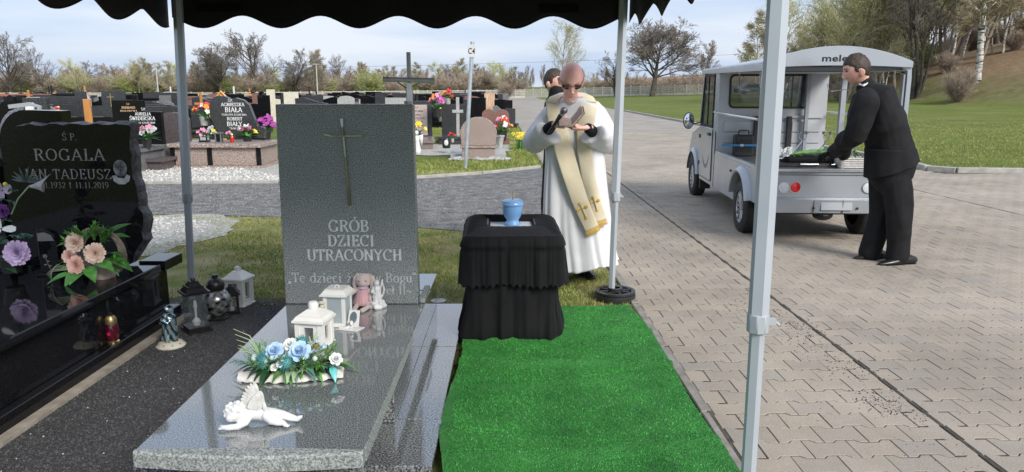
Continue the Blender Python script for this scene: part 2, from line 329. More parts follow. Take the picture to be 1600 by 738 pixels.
GL = {
 'A': ([[(.06, 0), (.4, 1)], [(.4, 1), (.74, 0)], [(.18, .34), (.62, .34)]], [(.06, 0), (.74, 0)], .8),
 'B': ([[(.17, 0), (.17, 1)], [(.17, .97)]+_arc(.36, .755, .21, .215, 90, -90)+[(.17, .53)], [(.17, .53)]+_arc(.38, .28, .25, .25, 90, -90)+[(.17, .03)]], [(.12, 0), (.12, 1)], .72),
 'C': ([_arc(.43, .5, .36, .48, 48, 312), [(.68, .98), (.68, .72)]], [], .78),
 'D': ([[(.17, 0), (.17, 1)], [(.17, .97)]+_arc(.36, .5, .34, .47, 90, -90)+[(.17, .03)]], [(.12, 0), (.12, 1)], .8),
 'E': ([[(.17, 0), (.17, 1)], [(.17, .97), (.58, .97)], [(.17, .52), (.46, .52)], [(.17, .03), (.6, .03)], [(.57, 1), (.57, .8)], [(.6, 0), (.6, .22)], [(.46, .62), (.46, .42)]], [(.12, 0), (.12, 1)], .68),
 'F': ([[(.17, 0), (.17, 1)], [(.17, .97), (.58, .97)], [(.17, .52), (.46, .52)], [(.57, 1), (.57, .8)]], [(.17, 0), (.12, 1)], .62),
 'G': ([_arc(.43, .5, .36, .48, 48, 320), [(.68, .98), (.68, .74)], [(.7, .4), (.7, .05)]], [(.7, .4)], .84),
 'H': ([[(.17, 0), (.17, 1)], [(.67, 0), (.67, 1)], [(.17, .52), (.67, .52)]], [(.17, 0), (.17, 1), (.67, 0), (.67, 1)], .84),
 'I': ([[(.2, 0), (.2, 1)]], [(.2, 0), (.2, 1)], .4),
 'J': ([[(.3, 1), (.3, .15)]+[(.22, .0), (.1, -.02)]], [(.3, 1)], .46),
 'K': ([[(.17, 0), (.17, 1)], [(.68, .98), (.2, .42)], [(.34, .58), (.72, 0)]], [(.17, 0), (.17, 1), (.66, 1), (.72, 0)], .78),
 'L': ([[(.17, 0), (.17, 1)], [(.17, .03), (.58, .03)], [(.58, 0), (.58, .25)]], [(.12, 0), (.17, 1)], .64),
 'M': ([[(.15, 0), (.17, 1)], [(.17, 1), (.48, .05)], [(.48, .05), (.8, 1)], [(.8, 1), (.82, 0)]], [(.15, 0), (.82, 0), (.14, 1), (.84, 1)], .98),
 'N': ([[(.15, 0), (.15, 1)], [(.15, 1), (.68, .02)], [(.68, 0), (.68, 1)]], [(.15, 0), (.12, 1), (.68, 1)], .84),
 'O': ([_arc(.43, .5, .36, .48, 0, 360, 26)], [], .86),
 'P': ([[(.17, 0), (.17, 1)], [(.17, .97)]+_arc(.38, .73, .24, .24, 90, -90)+[(.17, .49)]], [(.17, 0), (.12, 1)], .7),
 'R': ([[(.17, 0), (.17, 1)], [(.17, .97)]+_arc(.38, .745, .23, .225, 90, -90)+[(.17, .52)], [(.4, .52), (.7, 0)]], [(.17, 0), (.12, 1), (.74, 0)], .78),
 'S': ([_S], [], .68),
 'T': ([[(.35, 0), (.35, 1)], [(.04, .97), (.66, .97)], [(.05, 1), (.05, .78)], [(.65, 1), (.65, .78)]], [(.35, 0)], .7),
 'U': ([[(.15, 1), (.15, .3)]+_arc(.4, .3, .25, .28, 180, 360)+[(.65, .3), (.65, 1)]], [(.15, 1), (.65, 1)], .8),
 'W': ([[(.05, 1), (.28, 0)], [(.28, 0), (.5, .9)], [(.5, .9), (.72, 0)], [(.72, 0), (.95, 1)]], [(.05, 1), (.95, 1), (.5, 1)], 1.),
 'Y': ([[(.05, 1), (.37, .48)], [(.7, 1), (.37, .48)], [(.37, .48), (.37, 0)]], [(.06, 1), (.7, 1), (.37, 0)], .75),
 'Z': ([[(.08, .97), (.62, .97)], [(.62, .97), (.08, .03)], [(.08, .03), (.64, .03)], [(.1, 1), (.1, .78)], [(.63, 0), (.63, .24)]], [], .7),
 'a': ([_bz([(.12, .52), (.25, .64), (.42, .6), (.45, .45)])+[(.45, .1), (.54, .02)], _arc(.28, .2, .19, .19, 60, 300)], [], .58),
 'c': ([_arc(.3, .32, .23, .32, 55, 310)], [], .52),
 'd': ([[(.5, 1), (.5, 0)], _arc(.3, .32, .22, .32, 0, 360, 20)], [(.46, 1), (.54, 0)], .62),
 'e': ([_arc(.3, .32, .23, .32, 20, 310), [(.08, .38), (.52, .38)]], [], .56),
 'g': ([_arc(.27, .4, .19, .24, 0, 360, 18), _arc(.27, -.12, .22, .16, 0, 360, 18), [(.2, .17), (.12, .1), (.2, .03)], [(.44, .6), (.54, .64)]], [], .56),
 'i': ([[(.17, 0), (.17, .64)], [(.17, .82), (.17, .94)]], [(.17, 0), (.12, .64)], .33),
 'j': ([[(.2, .64), (.2, -.1), (.12, -.28), (.02, -.28)], [(.2, .82), (.2, .94)]], [(.15, .64)], .34),
 'l': ([[(.17, 0), (.17, 1)]], [(.17, 0), (.12, 1)], .33),
 'n': ([[(.15, 0), (.15, .64)], [(.15, .42)]+_arc(.3, .42, .16, .2, 150, 0)+[(.46, 0)]], [(.15, 0), (.1, .64), (.46, 0)], .6),
 'o': ([_arc(.3, .32, .23, .32, 0, 360, 22)], [], .6),
 'p': ([[(.15, -.3), (.15, .64)], _arc(.35, .32, .2, .32, 0, 360, 18)], [(.15, -.3), (.1, .64)], .62),
 'u': ([[(.13, .64), (.13, .2)]+_arc(.3, .2, .17, .18, 180, 330), [(.48, .64), (.48, 0)]], [(.1, .64), (.45, .64), (.53, 0)], .62),
 'w': ([[(.05, .64), (.22, 0)], [(.22, 0), (.38, .6)], [(.38, .6), (.54, 0)], [(.54, 0), (.7, .64)]], [(.06, .64), (.7, .64)], .76),
 'y': ([[(.06, .64), (.28, 0)], [(.5, .64), (.2, -.28), (.06, -.28)]], [(.08, .64), (.5, .64)], .56),
 'z': ([[(.06, .61), (.44, .61)], [(.44, .61), (.06, .03)], [(.06, .03), (.46, .03)]], [], .52),
 '0': ([_arc(.3, .5, .24, .48, 0, 360, 22)], [], .6), '1': ([[(.12, .82), (.28, 1), (.28, 0)]], [(.28, 0)], .5),
 '2': ([_bz([(.1, .76), (.28, .98), (.5, .8), (.44, .5), (.08, .04)])+[(.54, .04)]], [], .6),
 '3': ([_bz([(.1, .85), (.3, .98), (.46, .8), (.28, .54)]), _bz([(.28, .54), (.52, .36), (.42, .06), (.08, .08)])], [], .6),
 '4': ([[(.42, 0), (.42, 1), (.05, .3), (.56, .3)]], [], .6), '7': ([[(.06, .97), (.52, .97), (.22, 0)]], [], .56),
 '5': ([[(.5, .97), (.15, .97), (.13, .55)]+_arc(.28, .32, .24, .3, 120, -140)], [], .6),
 '6': ([_arc(.3, .3, .24, .28, 0, 360, 18), _bz([(.46, .96), (.2, .8), (.07, .35)])], [], .6),
 '8': ([_arc(.3, .74, .19, .22, 0, 360, 18), _arc(.3, .27, .24, .26, 0, 360, 18)], [], .6),
 '9': ([_arc(.3, .7, .24, .28, 0, 360, 18), _bz([(.53, .66), (.42, .2), (.14, .03)])], [], .6),
 '.': ([[(.12, 0), (.12, .12)]], [], .26), '*': ([[(.2, .95), (.2, .6)], [(.06, .86), (.34, .68)], [(.34, .86), (.06, .68)]], [], .42),
 '+': ([[(.25, 0), (.25, 1)], [(.05, .72), (.45, .72)]], [], .55),
 '"': ([[(.1, 1), (.1, .78)], [(.24, 1), (.24, .78)]], [], .36), ',': ([[(.1, .1), (.06, -.14)], [(.24, .1), (.2, -.14)]], [], .34),
 '~': ([_bz([(.05, .3), (.2, .45), (.4, .2), (.55, .35)])], [], .6), ' ': ([], [], .36)}
def _acc(base, extra): g = GL[base]; return (g[0]+extra, g[1], g[2])
GL['\u00d3'] = _acc('O', [[(.42, 1.1), (.58, 1.26)]]); GL['\u015a'] = _acc('S', [[(.34, 1.1), (.5, 1.24)]])
GL['\u0141'] = _acc('L', [[(.02, .38), (.42, .66)]]); GL['\u0142'] = _acc('l', [[(.02, .42), (.33, .64)]])
GL['\u017c'] = _acc('z', [[(.25, .8), (.25, .92)]]); GL['\u0105'] = _acc('a', [[(.5, .02), (.42, -.18), (.56, -.2)]])
def lettering(txt, cap, x0, z0, y, thick=.15, thin=.055, align='c', sx=1., track=.06, M=None, mb=None):
    mb = mb or MB(); W = sum(GL.get(c, GL[' '])[2]+track for c in txt)*cap*sx
    x = x0-(W/2 if align == 'c' else 0)
    kk = 0
    for c in txt:
        st, se, adv = GL.get(c, GL[' '])
        for pl in st:
            n = len(pl)
            if n < 2: continue
            ls = []; rs = []
            for i, (a, b) in enumerate(pl):
                i0, i1 = max(i-1, 0), min(i+1, n-1)
                if pl[0] == pl[-1] or (abs(pl[0][0]-pl[-1][0])+abs(pl[0][1]-pl[-1][1]) < .01):
                    if i in (0, n-1): i0, i1 = n-2, 1
                dx, dy = pl[i1][0]-pl[i0][0], pl[i1][1]-pl[i0][1]
                l_ = math.hypot(dx, dy) or 1; dx /= l_; dy /= l_
                wd = thin+(thick-thin)*abs(dy*math.cos(.25)-dx*math.sin(-.25) if dy*dx < 0 else abs(dy)*(1 if abs(dx) < .2 else .62))**1.3
                ls.append((a-dy*wd/2, b+dx*wd/2)); rs.append((a+dy*wd/2, b-dx*wd/2))
            vs = [(x+p[0]*cap*sx, y-kk*3e-5, z0+p[1]*cap) for p in ls+rs]
            mb.add(vs, [(i, n+i, n+i+1, i+1) for i in range(n-1)], M); kk = (kk+1) % 7
        for (a, b) in se:
            h = .045; zz = b-(h if b > .3 else 0)
            vs = [(x+(a+q)*cap*sx, y-kk*3e-5, z0+(zz+r)*cap) for q, r in ((-.13, 0), (.13, 0), (.13, h), (-.13, h))]
            mb.add(vs, [(0, 1, 2, 3)], M); kk = (kk+1) % 7
        x += (adv+track)*cap*sx
    return mb
# ================================================================ THE GROUND
def sstep(a, b, x): t = np.clip((x-a)/(b-a), 0, 1); return t*t*(3-2*t)
def height(X, Y):
    X = np.asarray(X, float); Y = np.asarray(Y, float)
    far = np.interp(X, (-56, 4, 36), (-1.2, -.73, .3))*sstep(55, 135, Y)
    # the bank and the wooded hill on the right: s = metres behind the foot line
    fx = np.interp(Y, (15, 45, 70, 100, 140, 300), (42, 31, 32, 42, 60, 150))
    s = (X-fx)*.85
    s = s+1.2*np.sin(Y*.13)+.8*np.sin(X*.21+1)
    lawn = .35*sstep(-18, 0, s)*sstep(18, 40, Y)
    bank = 1.6*sstep(0, 4, s)+.40*np.clip(s-3, 0, 60)
    bank = np.where(s > 0, bank, 0)*sstep(18, 34, Y)
    bank = 17*np.tanh(bank/17)
    return far+lawn+bank
def hz(x, y): return float(height(x, y))
def axis(a, b, c, n1, n2, n3, d, e):
    return np.unique(np.concatenate([np.linspace(a, b, n1), np.linspace(b, c, n2), np.linspace(c, d, n3), np.linspace(d, e, 8)]))
gx = axis(-600, -60, 20, 14, 30, 90, 90, 700); gy = axis(-60, 0, 30, 6, 14, 110, 150, 1500)
XX, YY = np.meshgrid(gx, gy); ZZ = height(XX, YY)-.012
nx, ny = len(gx), len(gy)
me = bpy.data.meshes.new('ground')
me.from_pydata(list(zip(XX.ravel(), YY.ravel(), ZZ.ravel())), [], [(j*nx+i, j*nx+i+1, (j+1)*nx+i+1, (j+1)*nx+i) for j in range(ny-1) for i in range(nx-1)])
me.shade_smooth(); ground = bpy.data.objects.new('ground', me); COL.objects.link(ground); structure(ground)
def ground_mat():
    m, N, L, b = newmat('turf_and_leaf_litter')
    g = N.new('ShaderNodeNewGeometry'); pos = g.outputs['Position']
    def noi(s, d=6, r=.6):
        n = N.new('ShaderNodeTexNoise'); n.inputs['Scale'].default_value = s; n.inputs['Detail'].default_value = d; n.inputs['Roughness'].default_value = r; L.new(pos, n.inputs['Vector']); return n.outputs[0]
    r1 = ramp(N, [(.3, (.085, .12, .022)), (.5, (.15, .185, .042)), (.7, (.235, .245, .08))]); L.new(noi(.35, 12, .75), r1.inputs[0])
    r2 = ramp(N, [(.3, (.2, .165, .085)), (.55, (.11, .15, .03)), (.8, (.085, .14, .022))]); L.new(noi(9, 10, .7), r2.inputs[0])
    mx = N.new('ShaderNodeMix'); mx.data_type = 'RGBA'; mx.inputs[0].default_value = .35; L.new(r1.outputs[0], mx.inputs['A']); L.new(r2.outputs[0], mx.inputs['B'])
    # forest floor: dry leaves, by height of the terrain plus noise
    sx = N.new('ShaderNodeSeparateXYZ'); L.new(pos, sx.inputs[0])
    ad = N.new('ShaderNodeMath'); ad.operation = 'MULTIPLY_ADD'; L.new(noi(.25, 8, .7), ad.inputs[0]); ad.inputs[1].default_value = 3.2; L.new(sx.outputs['Z'], ad.inputs[2])
    mr = N.new('ShaderNodeMapRange'); mr.inputs[1].default_value = 3.1; mr.inputs[2].default_value = 4.2; L.new(ad.outputs[0], mr.inputs[0])
    r3 = ramp(N, [(.3, (.13, .085, .05)), (.5, (.27, .19, .115)), (.7, (.38, .29, .18))]); L.new(noi(2.2, 14, .8), r3.inputs[0])
    m2 = N.new('ShaderNodeMix'); m2.data_type = 'RGBA'; L.new(mr.outputs[0], m2.inputs[0]); L.new(mx.outputs['Result'], m2.inputs['A']); L.new(r3.outputs[0], m2.inputs['B'])
    # yellow-dry tone of the bank itself
    mr2 = N.new('ShaderNodeMapRange'); mr2.inputs[1].default_value = 2.0; mr2.inputs[2].default_value = 2.6; L.new(ad.outputs[0], mr2.inputs[0])
    r4 = ramp(N, [(.35, (.13, .13, .05)), (.65, (.3, .25, .14))]); L.new(noi(1.6, 12, .75), r4.inputs[0])
    m3 = N.new('ShaderNodeMix'); m3.data_type = 'RGBA'; ms = N.new('ShaderNodeMath'); ms.operation = 'MULTIPLY'; ms.inputs[1].default_value = .75; L.new(mr2.outputs[0], ms.inputs[0]); L.new(ms.outputs[0], m3.inputs[0])
    L.new(mx.outputs['Result'], m3.inputs['A']); L.new(r4.outputs[0], m3.inputs['B']); L.new(m3.outputs['Result'], m2.inputs['A'])
    L.new(m2.outputs['Result'], b.inputs['Base Color']); b.inputs['Roughness'].default_value = .95; b.inputs['Specular IOR Level'].default_value = .15
    bp = N.new('ShaderNodeBump'); bp.inputs['Strength'].default_value = .8; bp.inputs['Distance'].default_value = .05; L.new(noi(14, 12, .8), bp.inputs['Height']); L.new(bp.outputs[0], b.inputs['Normal'])
    return m
MT['ground'] = ground_mat(); me.materials.append(MT['ground'])

def sheet(name, ol, z, mat, sub=None):
    mb = MB(); mb.v = [(x, y, z+hz(x, y) if sub else z) for x, y in ol]; mb.f = [tuple(range(len(ol)))]
    return structure(mb.build(name, mat))
# -- worn turf round the graves (a sheet of its own, thinner and mossier than the lawn)
MT['worn'] = P('worn_mossy_turf', (.13, .17, .035), .95, (.34, .29, .16), 2.6, .9, 60, world=True, spec=.1, detail=12, bdist=.02)
sheet('verge', [(-9, 4.3), (1.0, 4.3), (1.0, 14.2), (-9, 14.2)], -.006, MT['worn'])
# -- dark gravel walk crossing behind the graves
def walkmat():
    m = P('dark_gravel_walk', (.085, .088, .092), .9, (.23, .225, .21), 6, 1., 130, world=True, detail=6, bdist=.012)
    return m
MT['walk'] = walkmat()
top = [(-30, 12.0), (-5.6, 12.18), (-3.5, 12.22), (-1.33, 12.75), (-.2, 13.4), (.92, 14.43)]
bot = [(.98, 8.3), (.3, 7.9), (-.35, 8.05), (-.9, 8.3), (-2.6, 9.0), (-4.27, 9.25), (-30, 9.4)]
sheet('gravel_walk', top+[(.98, 14.5)]+bot, .002, MT['walk'])
# concrete edging of the walk: slabs end to end
MT['concrete'] = P('weathered_concrete', (.32, .3, .27), .85, (.46, .44, .4), 7, .5, 60, world=True, detail=8)
MT['concrete_dark'] = P('dirty_concrete', (.2, .185, .16), .9, (.33, .31, .28), 9, .5, 60, world=True, detail=8)
edg = structure(bpy.data.objects.new('walk_edging', None)); COL.objects.link(edg)
def run_of_stones(path, L_, w_, h_, z0, name, mat, parent, gap=.01):
    P_ = [Vector((x, y, 0)) for x, y in path]; pr = None
    for a, b in zip(P_[:-1], P_[1:]):
        ln = (b-a).length; n = max(1, round(ln/L_)); d = (b-a)/n
        for i in range(n):
            c = a+d*(i+.5); mb = MB().box((0, 0, 0), (d.length-gap, w_, h_))
            o = mb.build(name, mat, parent, bev=.006); o.location = (c.x, c.y, z0+random.uniform(-.004, .004)); o.rotation_euler = (0, 0, math.atan2(d.y, d.x))
run_of_stones([(-9, 12.16), (-5.6, 12.22), (-3.5, 12.27), (-1.33, 12.8), (-.2, 13.46), (.92, 14.5)], 1.0, .06, .1, .0, 'edging_stone', MT['concrete'], edg)

# -- paving: double-T blocks
BL, BP = .2, .141
MT['bed'] = P('joint_sand', (.05, .043, .034), .95, (.12, .1, .075), 14, .5, 200, world=True)
def paver_mat():
    m, N, L, b = newmat('concrete_paving_block')
    g = N.new('ShaderNodeNewGeometry'); oi = N.new('ShaderNodeObjectInfo')
    ad = N.new('ShaderNodeMath'); L.new(oi.outputs['Random'], ad.inputs[0]); L.new(g.outputs['Random Per Island'], ad.inputs[1])
    fr = N.new('ShaderNodeMath'); fr.operation = 'FRACT'; L.new(ad.outputs[0], fr.inputs[0])
    r = ramp(N, [(0, (.345, .303, .255)), (.3, (.38, .33, .27)), (.62, (.39, .337, .272)), (.85, (.40, .345, .277)), (1, (.355, .318, .272))]); L.new(fr.outputs[0], r.inputs[0])
    def noi(s, d=5, ro=.6):
        n = N.new('ShaderNodeTexNoise'); n.inputs['Scale'].default_value = s; n.inputs['Detail'].default_value = d; n.inputs['Roughness'].default_value = ro; L.new(g.outputs['Position'], n.inputs['Vector']); return n.outputs[0]
    mr = N.new('ShaderNodeMapRange'); mr.inputs[1].default_value = .3; mr.inputs[2].default_value = .7; mr.inputs[3].default_value = .74; mr.inputs[4].default_value = 1.18; L.new(noi(.9, 8, .65), mr.inputs[0])
    m2 = N.new('ShaderNodeMapRange'); m2.inputs[1].default_value = .3; m2.inputs[2].default_value = .7; m2.inputs[3].default_value = .72; m2.inputs[4].default_value = 1.2; L.new(noi(160, 3, .7), m2.inputs[0])
    mm = N.new('ShaderNodeMath'); mm.operation = 'MULTIPLY'; L.new(mr.outputs[0], mm.inputs[0]); L.new(m2.outputs[0], mm.inputs[1])
    # dark stains
    st = N.new('ShaderNodeMapRange'); st.inputs[1].default_value = .66; st.inputs[2].default_value = .74; st.inputs[3].default_value = 1; st.inputs[4].default_value = .75; L.new(noi(1.7, 9, .7), st.inputs[0])
    m3 = N.new('ShaderNodeMath'); m3.operation = 'MULTIPLY'; L.new(mm.outputs[0], m3.inputs[0]); L.new(st.outputs[0], m3.inputs[1])
    v = N.new('ShaderNodeVectorMath'); v.operation = 'SCALE'; L.new(r.outputs[0], v.inputs[0]); L.new(m3.outputs[0], v.inputs['Scale'])
    L.new(v.outputs[0], b.inputs['Base Color']); b.inputs['Roughness'].default_value = .88; b.inputs['Specular IOR Level'].default_value = .3
    bp = N.new('ShaderNodeBump'); bp.inputs['Strength'].default_value = .35; bp.inputs['Distance'].default_value = .002; L.new(noi(220, 3), bp.inputs['Height']); L.new(bp.outputs[0], b.inputs['Normal'])
    return m
MT['paver'] = paver_mat()
PX0, PX1, PXL = 1.035, 8.25, 2.075
road_ol = [(PX0, -20), (45, -20), (45, 13.62)]
road_ol += [(45, 13.3), (9.6, 13.2), (8.15, 13.45), (7.85, 13.8), (8.2, 14.6), (8.28, 16)]
road_near = structure(MB().add([(PX0, -20, 0), (45, -20, 0), (45, 13.28, 0), (9.6, 13.2, 0), (8.4, 13.35, 0), (8.05, 13.7, 0), (8.25, 14.6, 0), (8.28, 30, 0), (PX0, 30, 0)], [tuple(range(9))]).build('paving', MT['bed'], loc=(0, 0, .0086)))
def on_road(x, y):
    if x < PX0+.04: return False
    if y < 13.2: return True
    return x < 8.12
a_ = .0115; g_ = .0019
def block_verts(x0, x1, phase_full=True):
    pass
wave_x = [(-.5, 1), (-.31, 1), (-.2, -1), (.2, -1), (.31, 1), (.5, 1)]
topo = [(x*BL+(g_ if x == -.5 else -g_ if x == .5 else 0), BP/2+s*a_-.0036) for x, s in wave_x]
oln = [(x, -y) for x, y in topo]+[(x, y) for x, y in reversed(topo)]
def block_mesh():
    n = len(oln); ins = .0022
    vs = [(x*(1+0)-math.copysign(g_*.6, x) if abs(x) > .09 else x, y-math.copysign(ins, y), 0.0) for x, y in oln]+[(x, y, -.0016) for x, y in oln]+[(x, y, -.012) for x, y in oln]
    fs = [(0, 1, 2, 9, 10, 11), (2, 3, 8, 9), (3, 4, 5, 6, 7, 8)]
    for k in (0, 1):
        for i in range(n): j = (i+1) % n; fs.append((k*n+i, (k+1)*n+i, (k+1)*n+j, k*n+j))
    return vs, fs
bv, bf = block_mesh()
bme = bpy.data.meshes.new('paving_block'); bme.from_pydata(bv, [], bf); bme.materials.append(MT['paver'])
cells = []
rng = random.Random(3)
def seam(y): return PXL+.0*y
for j in range(int(.2/BP), int(26/BP)):
    y = j*BP; off = (j % 2)*BL/2
    xm = min(1.0+y*1.0+2.0, 14)
    # zone one: kerb to seam; zone two: beyond the seam
    for k in range(-1, int(20/BL)):
        x = PX0+.02+k*BL+off+BL/2
        if x-BL/2 < PX0-.001 or x+BL/2 > PXL+.10: continue
        if x+BL/2 > PXL-.012: continue
        cells.append((x, y))
    for k in range(-1, int(20/BL)):
        x = PXL+.012+k*BL+off+BL/2
        if x-BL/2 < PXL or x > xm or not on_road(x+.1, y): continue
        cells.append((x, y))
def inview(x, y):
    px = 800+FPX*(x*math.cos(YAW)-y*math.sin(YAW))/max(.1, (y*math.cos(PITCH)+EYE*math.sin(PITCH)))
    return -30 < px < 1640 and y > 2.5
cells = [c for c in cells if inview(*c) or (c[1] > 1.2 and c[0] < 4)]
vis = sorted([c for c in cells if inview(*c) and c[1] > 2.62], key=lambda c: c[1]**2+c[0]**2*.3)
ind = set(vis[:300])
V = []; Fc = []
bvn = np.array(bv); nb = len(bv)
rest = [c for c in cells if c not in ind]
for (x, y) in rest:
    rz_ = rng.uniform(-.006, .006); dz = rng.uniform(-.0015, .0015); o = len(V)
    sc_ = 1
    V += [(x+vx*math.cos(rz_)-vy*math.sin(rz_), y+vx*math.sin(rz_)+vy*math.cos(rz_), .013+dz+vz) for vx, vy, vz in bv]
    Fc += [tuple(i+o for i in f) for f in bf]
mm_ = bpy.data.meshes.new('paving_block'); mm_.from_pydata(V, [], Fc); mm_.materials.append(MT['paver'])
o = bpy.data.objects.new('paving_blocks_farther_off', mm_); COL.objects.link(o); o['kind'] = 'stuff'; o.parent = road_near; o.location = (0, 0, -.0086)
for (x, y) in sorted(ind, key=lambda c: (c[1], c[0])):
    o = bpy.data.objects.new('paving_block', bme); COL.objects.link(o); o.parent = road_near
    o.location = (x, y, .0034+rng.uniform(-.0015, .0015)); o.rotation_euler = (rng.uniform(-.004, .004), rng.uniform(-.004, .004), rng.uniform(-.006, .006))
# half blocks that close the rows along the seam and the kerb
hb = MB()
for j in range(int(.9/BP), int(26/BP)):
    y = j*BP
    def fil(xa, xb):
        if xb-xa < .02: return
        hb.add([(xa+.003, y-BP/2+.004, .012), (xb-.003, y-BP/2+.004, .012), (xb-.003, y+BP/2-.004, .012), (xa+.003, y+BP/2-.004, .012),
                (xa, y-BP/2+.001, .002), (xb, y-BP/2+.001, .002), (xb, y+BP/2-.001, .002), (xa, y+BP/2-.001, .002)], [(0, 1, 2, 3), (4, 5, 1, 0), (5, 6, 2, 1), (6, 7, 3, 2), (7, 4, 0, 3)])
    xs_ = [c[0] for c in cells if abs(c[1]-y) < .01]
    z1 = [x for x in xs_ if x < PXL]; z2 = [x for x in xs_ if x > PXL]
    if z1: fil(max(z1)+BL/2+.003, PXL-.012); fil(PX0+.01, min(z1)-BL/2-.003)
    if z2: fil(PXL+.004, min(z2)-BL/2-.003)
o = hb.build('half_blocks', MT['paver'], road_near); o['kind'] = 'stuff'; o.location = (0, 0, -.0086)
# the rest of the road, too far for single blocks: block colour and joints from the material
def far_paver():
    m, N, L, b = newmat('far_paving')
    g = N.new('ShaderNodeNewGeometry')
    br = N.new('ShaderNodeTexBrick'); br.offset = .5; br.inputs['Scale'].default_value = 1; br.inputs['Brick Width'].default_value = BL; br.inputs['Row Height'].default_value = BP
    br.inputs['Mortar Size'].default_value = .006; br.inputs['Color1'].default_value = (.35, .315, .27, 1); br.inputs['Color2'].default_value = (.37, .335, .285, 1); br.inputs['Mortar'].default_value = (.13, .12, .1, 1)
    L.new(g.outputs['Position'], br.inputs['Vector'])
    n = N.new('ShaderNodeTexNoise'); n.inputs['Scale'].default_value = .8; n.inputs['Detail'].default_value = 8; L.new(g.outputs['Position'], n.inputs['Vector'])
    mr = N.new('ShaderNodeMapRange'); mr.inputs[1].default_value = .3; mr.inputs[2].default_value = .7; mr.inputs[3].default_value = .8; mr.inputs[4].default_value = 1.12; L.new(n.outputs[0], mr.inputs[0])
    v = N.new('ShaderNodeVectorMath'); v.operation = 'SCALE'; L.new(br.outputs[0], v.inputs[0]); L.new(mr.outputs[0], v.inputs['Scale']); L.new(v.outputs[0], b.inputs['Base Color']); b.inputs['Roughness'].default_value = .9
    return m
MT['far_paver'] = far_paver()
mb = MB()
ys = list(np.linspace(25.9, 150, 60))
for y in ys:
    for x in (PX0, 8.27): mb.v.append((x, y, hz(x, y)+.012))
mb.f = [(2*i, 2*i+1, 2*i+3, 2*i+2) for i in range(len(ys)-1)]
structure(mb.build('road', MT['far_paver']))
mb = MB().add([(14, -20, .012), (45, -20, .012), (45, 13.2, .012), (14, 13.2, .012)], [(0, 1, 2, 3)]); structure(mb.build('road', MT['far_paver']))
# seam channels (thin dark grooves with crushed dirt)
mb = MB().box((PXL-.004, 12, .002), (.014, 28, .003)); mb.build('seam', P('seam_dirt', (.04, .035, .028), .95, (.09, .08, .06), 30, .5, 100, world=True), road_near)
p0, p1 = gp(1404, 292), gp(1600, 338.5); d = (p1-p0); d.z = 0
p1 = p1+d*1.2
mb = MB().box(((p0.x+p1.x)/2, (p0.y+p1.y)/2, .0035), ((p1-p0).length, .022, .004), rz=math.atan2(d.y, d.x)); mb.build('seam', MT['bed'], road_near)
# scattered dark grit along the seam
mb = MB(); rg = random.Random(11)
def grit(mb, x, y, z, s, rg):
    a = rg.uniform(0, 6.28); pts = []
    for k in range(4): q = a+k*1.57+rg.uniform(-.4, .4); pts.append((x+math.cos(q)*s*rg.uniform(.6, 1.2), y+math.sin(q)*s*rg.uniform(.6, 1.2), z))
    pts.append((x, y, z+s*rg.uniform(.6, 1.1)))
    mb.add(pts, [(0, 1, 4), (1, 2, 4), (2, 3, 4), (3, 0, 4)])
for i in range(900):
    cx, cy, sg = rg.choice([(1.95, 3.36, .09), (1.9, 3.4, .1), (1.93, 4.3, .13), (1.98, 4.6, .1), (1.75, 5.0, .2), (1.98, 3.9, .15), (1.9, 4.9, .12)])
    grit(mb, cx+rg.gauss(0, sg*.6), cy+rg.gauss(0, sg), .012, rg.uniform(.002, .006), rg)
for i in range(500): grit(mb, PXL-abs(rg.gauss(0, .25)), rg.uniform(2.6, 9), .012, rg.uniform(.0015, .004), rg)
for i in range(500): grit(mb, rg.uniform(1.1, 7), rg.uniform(2.6, 9), .012, rg.uniform(.0015, .004), rg)
o = mb.build('scattered_grit', P('dark_grit', (.02, .02, .022), .8)); o['kind'] = 'stuff'; o['label'] = 'dark grit spilled along the paving seam'
# -- kerbs
kerb = structure(bpy.data.objects.new('kerb', None)); COL.objects.link(kerb)
run_of_stones([(45, 13.36), (9.6, 13.28), (8.45, 13.42), (8.12, 13.75), (8.27, 14.6), (8.33, 16), (8.33, 48)], 1.0, .12, .2, .0, 'kerb_stone', MT['concrete'], kerb)
run_of_stones([(PX0-.005, 5.2), (PX0-.005, 24)], 1.0, .06, .1, -.03, 'kerb_stone', MT['concrete_dark'], kerb)
run_of_stones([(PX0-.005, .6), (PX0-.005, 5.2)], 1.0, .06, .1, -.04, 'kerb_stone', MT['concrete_dark'], kerb)

# -- dark grit bed between the two graves
MT['gritbed'] = P('dark_grit_bed', (.022, .022, .024), .85, (.065, .064, .066), 90, 1., 90, world=True, bdist=.015)
sheet('gravel_bed', [(-2.25, .3), (-.25, .3), (-.25, 5.0), (-1.2, 5.35), (-2.3, 5.55), (-2.6, 5.3)], .002, MT['gritbed'])
mb = MB(); rg = random.Random(5)
for i in range(26000):
    y = 2.2+3.3*rg.random()**1.25; x = rg.uniform(-2.28, -1.12 if y < 4.6 else -.85)
    if y > 5.05+.45*(-(x)-.9)/1.4+rg.uniform(-.06, .06): continue
    grit(mb, x, y, .001, rg.uniform(.004, .0095), rg)
o = mb.build('dark_gravel', P('dark_grit_stones', (.022, .022, .025), .85, (.085, .083, .085), 300, var=.5, world=True)); o['kind'] = 'stuff'; o['label'] = 'dark fine gravel between the two graves'
mb = MB()
for i in range(45): grit(mb, rg.uniform(-2.2, -1.2), rg.uniform(2.5, 5.0), .006, rg.uniform(.003, .006), rg)
o = mb.build('pale_pebbles', P('pale_pebble', (.5, .48, .42), .7)); o['kind'] = 'stuff'; o['label'] = 'pale pebbles scattered on the dark gravel'

